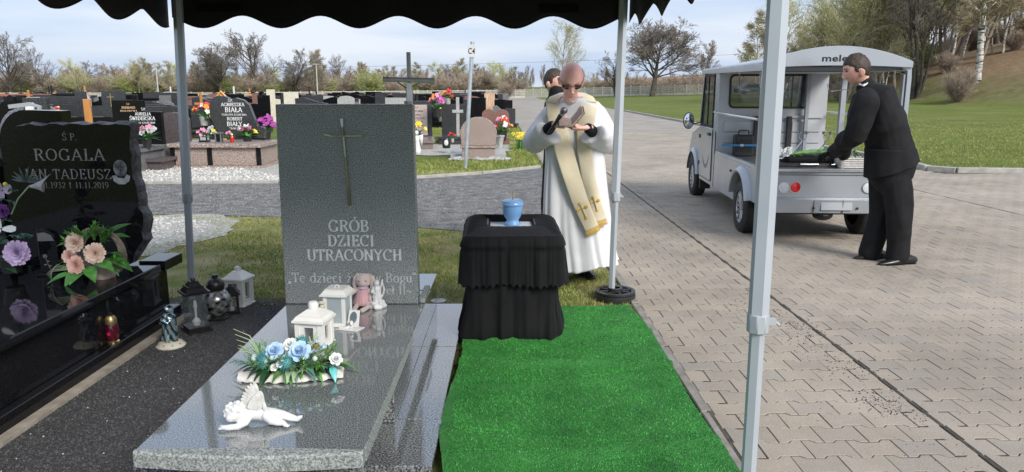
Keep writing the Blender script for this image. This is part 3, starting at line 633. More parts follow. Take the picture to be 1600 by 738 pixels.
# -- white gravel
MT['wgravel'] = P('white_gravel', (.25, .24, .2), .9, (.6, .585, .54), 22, 1., 60, world=True, detail=8, bdist=.02)
def blob(pts, n=5, amp=.08, seed=1):
    r_ = random.Random(seed); out_ = []
    for (a, b) in zip(pts, pts[1:]+pts[:1]):
        for k in range(n):
            t = k/n; out_.append((a[0]+(b[0]-a[0])*t+r_.uniform(-amp, amp), a[1]+(b[1]-a[1])*t+r_.uniform(-amp, amp)))
    return out_
sheet('white_gravel_strip', blob([(-9, 12.35), (-3.4, 12.4), (-3.2, 13.6), (-3.6, 15.4), (-6, 17.2), (-12, 17)], 6, .07, 2), .0035, MT['wgravel'])
p = [gp(225, 338), gp(330, 334), gp(372, 345), gp(350, 368), gp(285, 385), gp(225, 402), gp(120, 400), gp(120, 340)]
sheet('white_gravel_patch', blob([(q.x, q.y) for q in p], 6, .05, 4), .0035, MT['wgravel'])
p = [gp(640, 238), gp(705, 218), gp(800, 222), gp(800, 236), gp(764, 240), gp(714, 243), gp(640, 243)]
sheet('white_gravel_round_graves', blob([(q.x, q.y) for q in p], 5, .1, 6), .0035, MT['wgravel'])
mb = MB(); mb2 = MB()
for i in range(5000):
    x, y = rg.uniform(-5.6, -2.9), rg.uniform(6.3, 9.3)
    q = (x+4.2)/1.15, (y-8.05)/.95
    if q[0]**2+q[1]**2 > 1+rg.uniform(-.5, .15): continue
    grit(mb, x, y, .004, rg.uniform(.008, .022), rg)
for i in range(5000):
    x, y = rg.uniform(-9, -3.3), rg.uniform(12.4, 16.2)
    if y > 12.7+(-x-3.2)*1.1: continue
    grit(mb, x, y, .004, rg.uniform(.01, .03), rg)
o = mb.build('white_gravel_stones', P('white_gravel_stone', (.38, .37, .34), .8, (.66, .64, .6), 30, var=.3, world=True)); o['kind'] = 'stuff'; o['label'] = 'loose white gravel stones beside the walk'
# ---------------------------------------------------------------- grass blades near the graves
MT['blade'] = P('grass_blade', (.17, .24, .04), .7, (.38, .38, .13), 1.8, world=True, var=.4, spec=.2, detail=8)
MT['dryblade'] = P('dry_grass', (.28, .22, .12), .8, (.4, .33, .2), 3, world=True, var=.35, spec=.2)
def blades(name, n, region, mat, h0, h1, seed, label, dens=None, lean=.6):
    r_ = np.random.RandomState(seed); X = r_.uniform(region[0], region[1], n); Y = r_.uniform(region[2], region[3], n)
    if dens is not None: k = dens(X, Y, r_); X, Y = X[k], Y[k]
    n = len(X); Z = height(X, Y)-.008; a = r_.uniform(0, 6.283, n); h = r_.uniform(h0, h1, n); wd = .0022+Y*.00022
    lx, ly = r_.normal(0, lean, n)*h, r_.normal(0, lean, n)*h
    v = np.empty((n, 3, 3)); v[:, 0] = np.stack([X-np.cos(a)*wd, Y-np.sin(a)*wd, Z], 1); v[:, 1] = np.stack([X+np.cos(a)*wd, Y+np.sin(a)*wd, Z], 1); v[:, 2] = np.stack([X+lx, Y+ly, Z+h], 1)
    m_ = bpy.data.meshes.new(name); m_.from_pydata(v.reshape(-1, 3).tolist(), [], np.arange(n*3).reshape(-1, 3).tolist()); m_.materials.append(mat)
    o = bpy.data.objects.new(name, m_); COL.objects.link(o); o['kind'] = 'stuff'; o['label'] = label
def nf(X, Y, s, o=0): return np.array([mnoise.fractal(Vector((x*s+o, y*s, o)), .6, 2., 4) for x, y in zip(X, Y)])
def dv(X, Y, r_):
    k = (Y < np.interp(X, (-4.3, -2.6, -.9, -.35, .3, 1), (9.15, 8.9, 8.2, 7.95, 7.8, 8.2))+r_.normal(0, .12, len(X)))
    k &= ~((X < -.18) & (Y < 5.2)) | ((X < -.85) & (Y > 5.15+.4*(-X-.9)/1.4)) | ((X > -.5) & (Y > 5.2))
    k &= ~((X > -.3) & (Y < 5.0))
    k &= ~((((X+4.3)/1.25)**2+((Y-8.05)/1.0)**2) < 1)
    k &= (X > -2.6) | (Y > 5.6)
    return k & (nf(X, Y, .9)+r_.normal(0, .25, len(X)) > -.25)
blades('grass', 95000, (-5.5, 1.0, 4.6, 9.2), MT['blade'], .012, .038, 1, 'worn green grass round the graves', dv)
blades('dry_grass', 30000, (-5.5, 1.0, 4.6, 9.2), MT['dryblade'], .008, .028, 2, 'dry straw in the worn grass', dv)
def dg(X, Y, r_):
    return (Y > np.interp(X, (-3.5, -1.33, -.2, .92), (12.3, 12.9, 13.6, 14.7))) & ~((X > -2.6) & (X < .4) & (Y > 16.0) & (Y < 20.5) & (np.abs(X+.9) < 1.7))
blades('grass', 42000, (-3.2, 1.0, 12.5, 30), MT['blade'], .03, .08, 3, 'green grass beyond the gravel walk', dg)
blades('grass', 60000, (8.4, 22, 13.4, 32), MT['blade'], .02, .05, 4, 'mown lawn beyond the kerb', lambda X, Y, r_: r_.rand(len(X)) < np.clip((33-Y)/16, 0, 1))
blades('dry_grass', 16000, (8.4, 24, 13.4, 36), MT['dryblade'], .015, .04, 14, 'dry straw in the lawn', lambda X, Y, r_: nf(X, Y, .5) > 0)
mb = MB()
for i in range(16000):
    x = rg.uniform(-5.6, 1.0); y = 8+4.6*rg.random()
    if y < np.interp(x, (-5, -.9, -.35, .3, 1), (9.25, 8.3, 8.05, 7.95, 8.3)) or y > np.interp(x, (-5.6, -3.5, -1.3, 1), (12.15, 12.2, 12.7, 14.4)): continue
    grit(mb, x, y, .002, rg.uniform(.004, .011), rg)
o = mb.build('walk_gravel', P('walk_stones', (.09, .09, .095), .8, (.36, .35, .33), 60, var=.5, world=True)); o['kind'] = 'stuff'; o['label'] = 'loose grey stones on the dark gravel walk'
def dn(X, Y, r_): return r_.rand(len(X)) < .9
blades('dry_grass', 6000, (1.0, 1.05, 4.9, 14), MT['dryblade'], .01, .03, 6, 'dry moss along the kerb joint', None)

mb = MB(); rg = random.Random(44)
for i in range(420):
    x, y = rg.uniform(-4.2, .95), rg.uniform(5.2, 9.0)
    a = rg.uniform(0, 6.28); s_ = rg.uniform(.008, .024); z = .006+rg.random()*.01
    mb.add([(x, y, z), (x+math.cos(a)*s_, y+math.sin(a)*s_, z+.006), (x+math.cos(a+.8)*s_*.9, y+math.sin(a+.8)*s_*.9, z+.002)], [(0, 1, 2)])
o = mb.build('dead_leaf_bits', P('dead_leaf', (.3, .2, .11), .8, (.6, .52, .38), 3, world=True)); o['kind'] = 'stuff'; o['label'] = 'pale dead leaf bits lying on the worn grass'
# ================================================================ GAZEBO TENT
tent = thing('gazebo_tent', 'black pop-up gazebo with scalloped valance on grey hexagonal poles', 'gazebo', (0, 0, 0))
TX = (-2.21, .895); TY = (2.4, 5.36)
def pole_parts(x, y, lean=0):
    mb = MB(); mb.tube([(x, y, .02), (x-lean*.74, y, .76)], .0255, 6); mb.build('pole_lower', MT['tent_pole'], tent, smooth=20)
    mb = MB(); mb.tube([(x-lean*.76, y, .78), (x-lean*2.2, y, 2.25)], .034, 6); mb.build('pole_upper', MT['tent_pole_in'], tent, smooth=20)
    mb = MB(); mb.tube([(x-lean*.7, y, .735), (x-lean*.8, y, .80)], .037, 8); c = mb.build('pole_collar', MT['collar'], tent, smooth=20, bev=.003)
    mb = MB(); mb.box((x+.038, y-.01, .775), (.03, .018, .022)).tube([(x+.05, y-.01, .775), (x+.066, y-.01, .762)], .006, 6); mb.build('latch', MT['collar'], c)
pole_parts(TX[1]-.018, TY[1], -.014); pole_parts(TX[0], TY[1], -.036); pole_parts(TX[1], TY[0], .004); pole_parts(TX[0], TY[0], 0)
foot = MB().lathe([(.0, .0), (.148, .0), (.152, .02), (.15, .045), (.0, .05)], (TX[1]+.01, TY[1], 0), 30)
fo = foot.build('foot_weight', MT['black_plastic'], tent, smooth=30)
rb = MB().lathe([(.118, .05), (.148, .05), (.148, .066), (.118, .066), (.118, .05)], (TX[1]+.01, TY[1], 0), 30)
for k in range(8):
    a = k*math.pi/4+.2; rb.box((TX[1]+.01+math.cos(a)*.085, TY[1]+math.sin(a)*.085, .056), (.085, .018, .02), rz=a)
rb.lathe([(.036, .05), (.056, .05), (.056, .085), (.036, .085)], (TX[1]+.01, TY[1], 0), 20)
rb.build('raised_ribs', MT['black_plastic'], fo, smooth=30)
# valance: hangs from the eaves, scalloped and slightly wavy
def valance(p0, p1, nsc, z_low, z_high, ztop, ph, name='valance', seedv=0):
    p0, p1 = Vector(p0), Vector(p1); d = p1-p0; nrm = Vector((d.y, -d.x, 0)).normalized()
    nu = int(nsc*16)
    def zb(u):
        q = (u*nsc+ph) % 1; s_ = .5-.5*math.cos(2*math.pi*q); s_ = s_**(.6 if seedv in (1, 2) else 1)
        return z_high+(z_low-z_high)*s_
    def fn(u, v):
        z = zb(u); zz = z+(ztop-z)*v
        w_ = .012*math.sin(u*nsc*6.28*.9+1.3+seedv)*(1-v)+.006*math.sin(u*31+seedv)*(1-v*.5)
        p = p0+d*u+nrm*w_; return (p.x, p.y, zz)
    mb = MB().grid(fn, nu, 8); o = mb.build(name, MT['canvas'], tent, smooth=180)
    m = o.modifiers.new('thick', 'SOLIDIFY'); m.thickness = .0025
    hb_ = MB(); pts = []
    for i in range(nu+1):
        u = i/nu; x, y, z = fn(u, 0); pts.append((x, y, z))
    hb_.tube(pts, .0035, 5); hb_.build('hem', MT['hem'] if seedv == 1 else MT['canvas'], o)
    return o
YB = TY[1]+.03
valance((TX[0]+.02, YB, 0), (TX[1]+.04, YB, 0), 5.82, 1.945, 2.03, 2.25, .13)
valance((TX[1]+.06, YB-.02, 0), (TX[1]+.06, TY[0]-.05, 0), 4.9, 1.94, 2.04, 2.25, -.2, seedv=2)
valance((TX[0]+.0, TY[0]-.05, 0), (TX[0]+.0, YB-.01, 0), 4.75, 1.94, 2.035, 2.25, .9, seedv=1)
valance((TX[0]-.05, TY[0]-.08, 0), (TX[1]+.04, TY[0]-.08, 0), 7, 1.96, 2.05, 2.25, .2, seedv=3)
cx_, cy_ = (TX[0]+TX[1])/2, (TY[0]+TY[1])/2
mb = MB(); q = [(TX[0]-.08, TY[0]-.08, 2.25), (TX[1]+.06, TY[0]-.08, 2.25), (TX[1]+.06, YB, 2.25), (TX[0]-.08, YB, 2.25), (cx_, cy_, 3.05)]
mb.add(q, [(0, 1, 4), (1, 2, 4), (2, 3, 4), (3, 0, 4)]); mb.build('canopy', MT['canvas'], tent)
for (a, b) in (((TX[0], TY[1]), (TX[1], TY[1])), ((TX[1], TY[0]), (TX[1], TY[1])), ((TX[0], TY[0]), (TX[0], TY[1])), ((TX[0], TY[0]), (TX[1], TY[0]))):
    n = 4; mb = MB()
    for i in range(n):
        t0, t1 = i/n, (i+1)/n; z0_, z1_ = (2.2, 2.45)
        P0 = (a[0]+(b[0]-a[0])*t0, a[1]+(b[1]-a[1])*t0); P1 = (a[0]+(b[0]-a[0])*t1, a[1]+(b[1]-a[1])*t1)
        mb.tube([(*P0, 2.24), (*P1, 2.42)], .01, 4).tube([(*P0, 2.42), (*P1, 2.24)], .01, 4)
    mb.build('truss', MT['tent_pole'], tent)
# dark velcro patches on the rear valance
for x0, x1 in ((-2.02, -1.72), (.33, .6)):
    MB().box(((x0+x1)/2, YB-.016, 2.075), (x1-x0, .004, .05)).build('velcro_strip', P('velcro', (.003, .003, .003), 1.), tent)

# ================================================================ THE GREY CHILDREN'S GRAVE
gv = thing('gravestone', 'polished grey granite grave with tall headstone and thin silver cross', 'grave', (-.83, 4.24, 0), R(-1.6))
def bx(mb, x0, x1, y0, y1, z0, z1): return mb.box(((x0+x1)/2, (y0+y1)/2, (z0+z1)/2), (x1-x0, y1-y0, z1-z0))
hs = MB().prism([(-.386, .302), (.39, .302), (.386, 1.452), (-.376, 1.452)], 0, .1).build('headstone', MT['granite_face'], gv, bev=.004)
def line(txt, *a, mat, par, **k): return lettering(txt, *a, **k).build('inscription', mat, par)
line('GR\u00d3B', .068, .005, .733, -.0022, thick=.19, thin=.07, mat=MT['letters'], par=hs)
line('DZIECI', .066, .015, .648, -.0022, thick=.19, thin=.07, mat=MT['letters'], par=hs)
line('UTRACONYCH', .066, .032, .563, -.0022, thick=.19, thin=.07, mat=MT['letters'], par=hs, sx=.98)
MT['faded'] = P('faded_engraving', (.36, .4, .39), .6, (.58, .62, .6), 60)
line(',Te dzieci \u017cyj\u0105 w Bogu"', .058, .012, .433, -.0022, thick=.15, thin=.07, mat=MT['faded'], par=hs)
line('Jan Pawe\u0142 II~', .05, .17, .362, -.0022, thick=.15, thin=.07, mat=MT['faded'], par=hs)
# slim cross: four tapered bars meeting at the centre
cz, cxx = 1.278, -.004
cr = thing.__class__ and bpy.data.objects.new('cross', None); COL.objects.link(cr); cr.parent = gv
def bar(pts, ws, name='cross_arm'):
    mb = MB()
    mb.tube(pts, [(w_, .006) for w_ in ws], 4, flat=1, up=(1, 0, 0) if abs(pts[0][0]-pts[-1][0]) < .02 else (0, 0, 1)); return mb.build(name, MT['dark_chrome'], cr)
bar([(cxx, -.012, cz), (cxx-.001, -.014, cz+.05), (cxx-.004, -.008, cz+.096)], [.007, .008, .013])
bar([(cxx+.002, -.012, cz), (cxx+.01, -.016, cz-.12), (cxx+.016, -.012, cz-.25), (cxx+.02, -.008, cz-.392)], [.007, .006, .008, .013], 'cross_stem')
bar([(cxx, -.013, cz), (cxx-.05, -.016, cz-.002), (cxx-.108, -.008, cz+.01)], [.006, .006, .010])
bar([(cxx, -.013, cz), (cxx+.05, -.016, cz), (cxx+.108, -.008, cz+.003)], [.006, .006, .010])
# cover slab with a rough front face cut on a shallow bow
ol = [(-.38, .30), (-.38, -1.80)]
for i in range(1, 12):
    t = i/12; ol.append((-.38+.802*t, -1.80-.035*math.sin(math.pi*t)))
ol += [(.422, -1.795), (.428, .30)]
MB().slab(ol, .242, .300).build('cover_slab', MT['granite'], gv, bev=.003)
fr = MB(); n = 24
vs = []
for i in range(n+1):
    t = i/n; x = -.381+.804*t; y = -1.80-.036*math.sin(math.pi*t)
    vs += [(x, y+.010+.05*math.sin(math.pi*t), .3014), (x, y, .3012), (x, y-.005, .292), (x, y-.006, .243)]
fr.add(vs, [(4*i+k, 4*i+k+1, 4*i+k+5, 4*i+k+4) for i in range(n) for k in range(3)]); fr.build('rough_front', MT['granite_rough'], gv)
bx(MB(), .392, .4235, -1.76, .0, .243, .2965).build('slab_edge', MT['granite_rough'], gv).location = (.0022, 0, 0)
mb = MB(); bx(mb, .30, .405, -1.03, .88, .042, .24); bx(mb, -.37, -.27, -1.03, .88, .042, .24); bx(mb, -.27, .30, -1.03, -.93, .042, .238); mb.build('side_wall', MT['granite_plinth'], gv, bev=.003)
bx(MB(), -.385, .425, .305, .72, .242, .303).build('rear_block', MT['granite_plinth'], gv, bev=.003)
bx(MB(), .393, .428, .02, .30, .302, .335).build('corner_block', MT['granite_rough'], gv, bev=.003)
for i, (x0, x1, y0, y1) in enumerate(((-.60, .0, -1.42, -.985), (.003, .617, -1.42, -.985), (-.60, .0, -.982, .0), (.003, .612, -.982, .0), (-.60, .0, .003, .895), (.003, .61, .003, .895))):
    bx(MB(), x0, x1, y0, y1, -.02, .04).build('base_tile', MT['granite_plinth'], gv, bev=.003)

# standing steel cross behind the headstone
cs = thing('steel_cross', 'tall tubular steel cross standing behind the grey headstone', 'cross', (-.512, 4.72, 0), R(4))
MB().tube([(0, 0, 0), (0, 0, 1.755)], .0135, 12).build('upright', MT['cross_steel'], cs, smooth=40)
MB().tube([(-.158, -.022, 1.592), (.152, -.022, 1.585)], .0145, 12).build('crossbar', MT['cross_steel'], cs, smooth=40)
MB().tube([(-.075, -.02, 1.58), (-.02, -.02, 1.54), (-.013, -.01, 1.47)], .005, 6).tube([(.075, -.02, 1.58), (.02, -.02, 1.545), (.013, -.01, 1.44)], .005, 6).tube([(0, -.02, 1.57), (0, -.02, 1.46)], .017, 8).build('bracket', MT['steel'], cs)

# ================================================================ THE BLACK GRAVE
bg_ = thing('gravestone', 'black polished granite grave with rough-edged headstone and round portrait', 'grave', (-2.60, 4.75, 0), R(-2.5))
rw = random.Random(21)
def wavy(pts, step=.035, amp=.009, seed=4):
    r_ = random.Random(seed); o_ = []
    for a, b in zip(pts, pts[1:]):
        a, b = Vector((a[0], a[1])), Vector((b[0], b[1])); n = max(1, int((b-a).length/step)); nn = Vector((-(b-a).y, (b-a).x)).normalized()
        for k in range(n): o_.append(tuple(a+(b-a)*(k/n)+nn*(amp*math.sin(k*1.9+seed)+r_.uniform(-amp, amp)*.5)))
    o_.append(tuple(pts[-1])); return o_
edge = wavy([(-.33, 1.325), (.385, 1.335)], .04, .007, 4)+wavy([(.39, 1.32), (.375, 1.1), (.395, .9), (.42, .72), (.40, .6), (.335, .5), (.29, .44)], .04, .009, 7)
outl = [(-.345, .43)]+edge
cen = Vector((.02, .85))
inner = []
for p in outl:
    v = Vector(p)-cen; inner.append(tuple(cen+v*(1-(.016 if p[0] < .3 else .035))) if p[1] > .45 else p)
h2 = MB().prism(inner, -.045, .04).build('headstone', MT['black_granite'], bg_)
mb = MB(); n = len(outl); vs = [(x, -.0455, z) for x, z in inner]+[(x, -.01, z) for x, z in outl]+[(x, .05, z) for x, z in outl]
# chipped facets between polished face and back
vs2 = [(x+rw.uniform(-.004, .004) if 0 < i % n < n-1 else x, y, z+(rw.uniform(-.005, .005) if 0 < i % n < n-1 and i >= n else 0)) for i, (x, y, z) in enumerate(vs)]
mb.add(vs2, [(k*n+i, (k+1)*n+i, (k+1)*n+i+1, k*n+i+1) for k in (0, 1) for i in range(1, n-1)]); mb.build('rough_edge', MT['black_rough'], h2)
F_ = -.0472
kw = dict(mat=MT['letters_dim'], par=h2)
line('\u015a P.', .042, .0, 1.225, F_, thick=.13, thin=.06, **kw)
line('ROGALA', .072, -.01, 1.10, F_, thick=.14, thin=.06, sx=1.15, track=.12, **kw)
line('JAN TADEUSZ', .062, -.035, .985, F_, thick=.13, thin=.055, sx=1.03, track=.1, **kw)
line('28.1.1932 + 11.11.2019', .038, -.02, .928, F_, thick=.13, thin=.06, track=.08, **kw)
# round portrait: a grey engraved head and shoulders (plain, generic)
m, N_, L_, b_ = newmat('portrait_engraving'); b_.inputs['Roughness'].default_value = .5
co = coords(N_, L_, False); n_ = N_.new('ShaderNodeTexNoise'); n_.inputs['Scale'].default_value = 22; n_.inputs['Detail'].default_value = 6; L_.new(co, n_.inputs['Vector'])
r_ = ramp(N_, [(.35, (.05, .05, .05)), (.7, (.3, .3, .3))]); L_.new(n_.outputs[0], r_.inputs[0]); L_.new(r_.outputs[0], b_.inputs['Base Color'])
pt = MB(); c0 = (.295, 1.035)
def disc(mb, cx, cz, rx, rz, y, n=20, a0=0, a1=360): mb.add([(cx+rx*math.cos(R(a0+(a1-a0)*i/n)), y, cz+rz*math.sin(R(a0+(a1-a0)*i/n))) for i in range(n)], [tuple(range(n))])
disc(pt, c0[0], c0[1]+.018, .043, .052, F_-.0004); pt.build('portrait_head', m, h2)
pt = MB(); pt.add([(c0[0]+x, F_, c0[1]+z) for x, z in ((-.055, -.03), (-.03, -.025), (-.02, -.04), (.02, -.045), (.035, -.02), (.058, -.03), (.05, -.062), (.02, -.082), (-.02, -.082), (-.048, -.062))], [tuple(range(10))])
pt.build('portrait_collar', P('portrait_pale', (.3, .3, .3), .5, (.5, .5, .5), 25), h2)
pt = MB(); disc(pt, c0[0]-.016, c0[1]+.022, .009, .004, F_-.0008, 8); disc(pt, c0[0]+.016, c0[1]+.022, .009, .004, F_-.0008, 8); disc(pt, c0[0], c0[1]-.012, .013, .003, F_-.0008, 8); disc(pt, c0[0]+.001, c0[1]+.004, .005, .011, F_-.0008, 8)
pt.build('portrait_features', P('portrait_dark', (.03, .03, .03), .6), h2)
# arched second stone behind, with a pale bevelled rim
arc = [(-1.3, .43), (-1.3, .9)]+[(-.9-.0+.0+.4*math.cos(R(a))*-1, .98+.0+.45*math.sin(R(a))) for a in range(0, 91, 10)]
arc = [(-.51, .43), (-.51, 1.18)]+[(-.33-.18*math.cos(R(a)), 1.18+.225*math.sin(R(a))) for a in range(10, 91, 10)]+[(-.1, 1.40), (-.1, .43)]
ar = MB().prism(arc, .055, .16).build('arched_stone', MT['black_granite'], bg_, bev=.0)
arc2 = arc[1:-2]; mb = MB()
vs = [(x-.022 if x < -.4 else x-.01, .075, z+(.02 if z > 1.2 else 0)) for x, z in arc2]+[(x, .05, z) for x, z in arc2]
n = len(arc2); mb.add(vs, [(i, i+1, n+i+1, n+i) for i in range(n-1)]); mb.build('bevelled_rim', MT['mid_granite'], ar)
MB().prism([(-1.45, .43), (-.53, .43), (-.53, 1.05), (-.62, 1.3), (-.8, 1.45), (-1.45, 1.48)], .03, .14).build('side_stone', MT['black_granite'], bg_, bev=.005)
MB().box((-.9, .02, 1.07), (.8, .012, .012)).build('cross_arm', MT['chrome'], bg_)
bx(MB(), -1.5, .455, -2.75, .14, .375, .425).build('cover_slab', MT['black_granite'], bg_, bev=.006)
bx(MB(), .30, .47, .05, .30, .375, .44).build('corner_block', MT['black_granite'], bg_, bev=.003)
bx(MB(), -1.5, .405, -2.75, .2, .10, .372).build('side_wall', MT['black_granite'], bg_, bev=.003)
bx(MB(), -1.5, .462, -2.78, .24, .0, .098).build('base_step', MT['black_granite'], bg_, bev=.004)
bx(MB(), .463, .52, -2.8, .27, -.02, .022).build('concrete_footing', P('footing', (.24, .21, .17), .9, (.38, .34, .28), 12, .6, 50), bg_)
bx(MB(), -.9, -.36, -.22, -.05, .4265, .47).build('vase_plinth', MT['black_granite'], bg_, bev=.003)

# ================================================================ GREEN CARPET
def carpet():
    def fn(u, v):
        y = 1.9+3.16*v
        x0 = -.2+.02*math.sin(y*3+1)-.03*math.exp(-((y-3.2)/.4)**2)
        if y > 4.25: x0 = -.19
        x1 = .985+.012*math.sin(y*3.3)-.02*math.exp(-((y-5.1)/.25)**2)
        x = x0+(x1-x0)*u; s = (x-x0)
        z = .034+.004*mnoise.noise(Vector((x*3, y*3, 0)))
        for yc, am, sl, wdt in ((4.42, .011, .05, .035), (3.98, .013, -.07, .035), (3.62, .006, .12, .05), (3.12, .008, -.2, .045), (2.85, .012, .1, .04), (4.75, .006, -.1, .04)):
            dd = y-yc-sl*s-.03*math.sin(x*5+yc); z += 3.0*am*math.exp(-(dd/wdt)**2)*(.4+.6*math.sin(min(3.14, 3.14*(.2+.7*u))))
        yy = y+(.05*(u-.5) if v > .97 else 0)+.01*math.sin(x*7)*v
        return (x, yy, z)
    o = MB().grid(fn, 60, 160).build('artificial_grass_carpet', MT['astro'], None, smooth=180)
    return o
def astro():
    m, N, L, b = newmat('artificial_grass')
    co = coords(N, L, False)
    n = N.new('ShaderNodeTexNoise'); n.inputs['Scale'].default_value = 210; n.inputs['Detail'].default_value = 4; n.inputs['Roughness'].default_value = .8; L.new(co, n.inputs['Vector'])
    r = ramp(N, [(.34, (.008, .075, .01)), (.5, (.045, .24, .05)), (.68, (.16, .46, .13))]); L.new(n.outputs[0], r.inputs[0])
    n2 = N.new('ShaderNodeTexNoise'); n2.inputs['Scale'].default_value = 5; n2.inputs['Detail'].default_value = 6; L.new(co, n2.inputs['Vector'])
    mr = N.new('ShaderNodeMapRange'); mr.inputs[1].default_value = .3; mr.inputs[2].default_value = .7; mr.inputs[3].default_value = .8; mr.inputs[4].default_value = 1.2; L.new(n2.outputs[0], mr.inputs[0])
    v = N.new('ShaderNodeVectorMath'); v.operation = 'SCALE'; L.new(r.outputs[0], v.inputs[0]); L.new(mr.outputs[0], v.inputs['Scale']); L.new(v.outputs[0], b.inputs['Base Color'])
    b.inputs['Roughness'].default_value = .55; b.inputs['Specular IOR Level'].default_value = .25
    bp = N.new('ShaderNodeBump'); bp.inputs['Strength'].default_value = 1; bp.inputs['Distance'].default_value = .012; L.new(n.outputs[0], bp.inputs['Height']); L.new(bp.outputs[0], b.inputs['Normal'])
    return m
MT['astro'] = astro()
cp = tag(carpet(), 'bright green artificial grass carpet laid beside the grey grave', 'carpet')
# pile: short tufts, one stuff child
rs = np.random.RandomState(8); n = 60000; X = rs.uniform(-.2, .98, n); Y = rs.uniform(2.55, 5.05, n); dg_ = None
from mathutils.bvhtree import BVHTree
bv_ = BVHTree.FromPolygons([v.co for v in cp.data.vertices], [p.vertices for p in cp.data.polygons])
vv = []
for x, y in zip(X, Y):
    h = bv_.ray_cast(Vector((x, y, 1)), Vector((0, 0, -1)))
    if h[0] is None: continue
    z = h[0].z; a = random.random()*6.28; wd = .0022
    vv += [(x-math.cos(a)*wd, y-math.sin(a)*wd, z-.001), (x+math.cos(a)*wd, y+math.sin(a)*wd, z-.001), (x+random.gauss(0, .003), y+random.gauss(0, .003), z+random.uniform(.003, .008))]
m_ = bpy.data.meshes.new('pile'); m_.from_pydata(vv, [], [(i, i+1, i+2) for i in range(0, len(vv), 3)]); m_.materials.append(P('plastic_blade', (.015, .22, .025), .5, (.07, .42, .06), 4, var=.5))
o = bpy.data.objects.new('pile', m_); COL.objects.link(o); o.parent = cp; o['kind'] = 'stuff'

# ================================================================ DRAPED STAND AND URN
st = thing('urn_table', 'urn table draped in black ruffled cloth beside the grey grave', 'table', (.12, 4.75, 0), 0)
HW, HD, HT = .295, .38, .665
def rrect(hw, hd, r, n=6):     # rounded rectangle, ccw
    o_ = []
    for cx, cy, a0 in ((hw-r, -hd+r, -90), (hw-r, hd-r, 0), (-hw+r, hd-r, 90), (-hw+r, -hd+r, 180)):
        for k in range(n+1): a = R(a0+90*k/n); o_.append((cx+r*math.cos(a), cy+r*math.sin(a)))
    return o_
def perim(hw, hd, r, n):      # n evenly spaced points with outward normals
    c = rrect(hw, hd, r, 6); c.append(c[0]); ln = [0]
    for a, b in zip(c, c[1:]): ln.append(ln[-1]+math.hypot(b[0]-a[0], b[1]-a[1]))
    o_ = []; j = 0
    for i in range(n):
        s = ln[-1]*i/n
        while ln[j+1] < s: j += 1
        t = (s-ln[j])/max(1e-9, ln[j+1]-ln[j]); a, b = c[j], c[j+1]; dx, dy = b[0]-a[0], b[1]-a[1]; l_ = math.hypot(dx, dy) or 1
        o_.append((a[0]+dx*t, a[1]+dy*t, dy/l_, -dx/l_, s))
    return o_, ln[-1]
NP = 420; pr, plen = perim(HW, HD, .05, NP)
def cloth(prof, fold, name, seedc, zfun=None):
    """prof: list of (z, outward offset, fold amplitude)"""
    vs = []; fs = []; m_ = len(prof)
    for i, (x, y, nx_, ny_, s) in enumerate(pr):
        th = s/plen*2*math.pi
        for (z, off, am) in prof:
            v3 = Vector((math.cos(th)*fold, math.sin(th)*fold, z*1.1+seedc))
            w_ = mnoise.noise(v3)+.5*mnoise.noise(v3*2.3)
            k = off+am*w_
            zz = z+(zfun(s, z, i) if zfun else 0)
            vs.append((x+nx_*k, y+ny_*k, zz))
    for i in range(NP):
        j = (i+1) % NP
        for q in range(m_-1): fs.append((i*m_+q, j*m_+q, j*m_+q+1, i*m_+q+1))
    return MB().add(vs, fs).build(name, MT['black_cloth'], st, smooth=180)
zz = lambda s, z, i: (.012*math.sin(s*9)+.012*mnoise.noise(Vector((s*4, 0, 3)))) if z < .06 else 0
cloth([(.006, .0, .035), (.02, .016, .045), (.06, .024, .045), (.12, .012, .045), (.2, -.008, .04), (.3, -.02, .032), (.42, -.02, .02), (.5, -.02, .014), (.6, -.014, .008)], 4.2, 'lower_drape', 0, zz)
def ruf_z(s, z, i): return (.010*math.cos(s/.0405*2*math.pi) if z < .385 else 0)+(.012*mnoise.noise(Vector((s*5, 1, 3))) if z < .45 else 0)
cloth([(.372, .030, .030), (.40, .028, .030), (.46, .024, .026), (.52, .020, .02), (.575, .02, .010), (.60, .014, .005), (.603, .02, .012), (.625, .017, .010), (.66, .006, .006), (.672, -.012, .003)], 9.5, 'ruffle', 5, ruf_z)
# gathered cloth over the top edge, around the sunk white panel
OPX, OPY = (-.15, .15), (.06, .31)
def topfn(i, v):
    x, y, nx_, ny_, s = pr[i % NP]
    ix = min(max(x*.55-.0, OPX[0]), OPX[1]); iy = min(max(y*.9, OPY[0]), OPY[1])
    if abs(y-(-HD)) < .05 and True: iy = OPY[0]; ix = min(max(x*.62, OPX[0]), OPX[1])
    if abs(y-HD) < .05: iy = OPY[1]; ix = min(max(x*.62, OPX[0]), OPX[1])
    if abs(abs(x)-HW) < .03: ix = math.copysign(OPX[1], x); iy = min(max(y*.33+.185, OPY[0]), OPY[1])
    th = s*2*math.pi/.021
    zw = .004*math.sin(th+2*mnoise.noise(Vector((s*9, 0, 0))))*(math.sin(math.pi*min(1, v*1.05))+.2)
    hump = .016*math.sin(math.pi*v)
    return (x+nx_*(-.012)*(1)+(ix-x)*v, y+ny_*(-.012)+(iy-y)*v, .672+zw+hump-.022*v*v)
vs = []; fs = []; nv = 8
for i in range(NP):
    for k in range(nv+1): vs.append(topfn(i, k/nv))
for i in range(NP):
    j = (i+1) % NP
    for q in range(nv): fs.append((i*(nv+1)+q, i*(nv+1)+q+1, j*(nv+1)+q+1, j*(nv+1)+q))
MB().add(vs, fs).build('gathered_top', MT['black_cloth'], st, smooth=180)
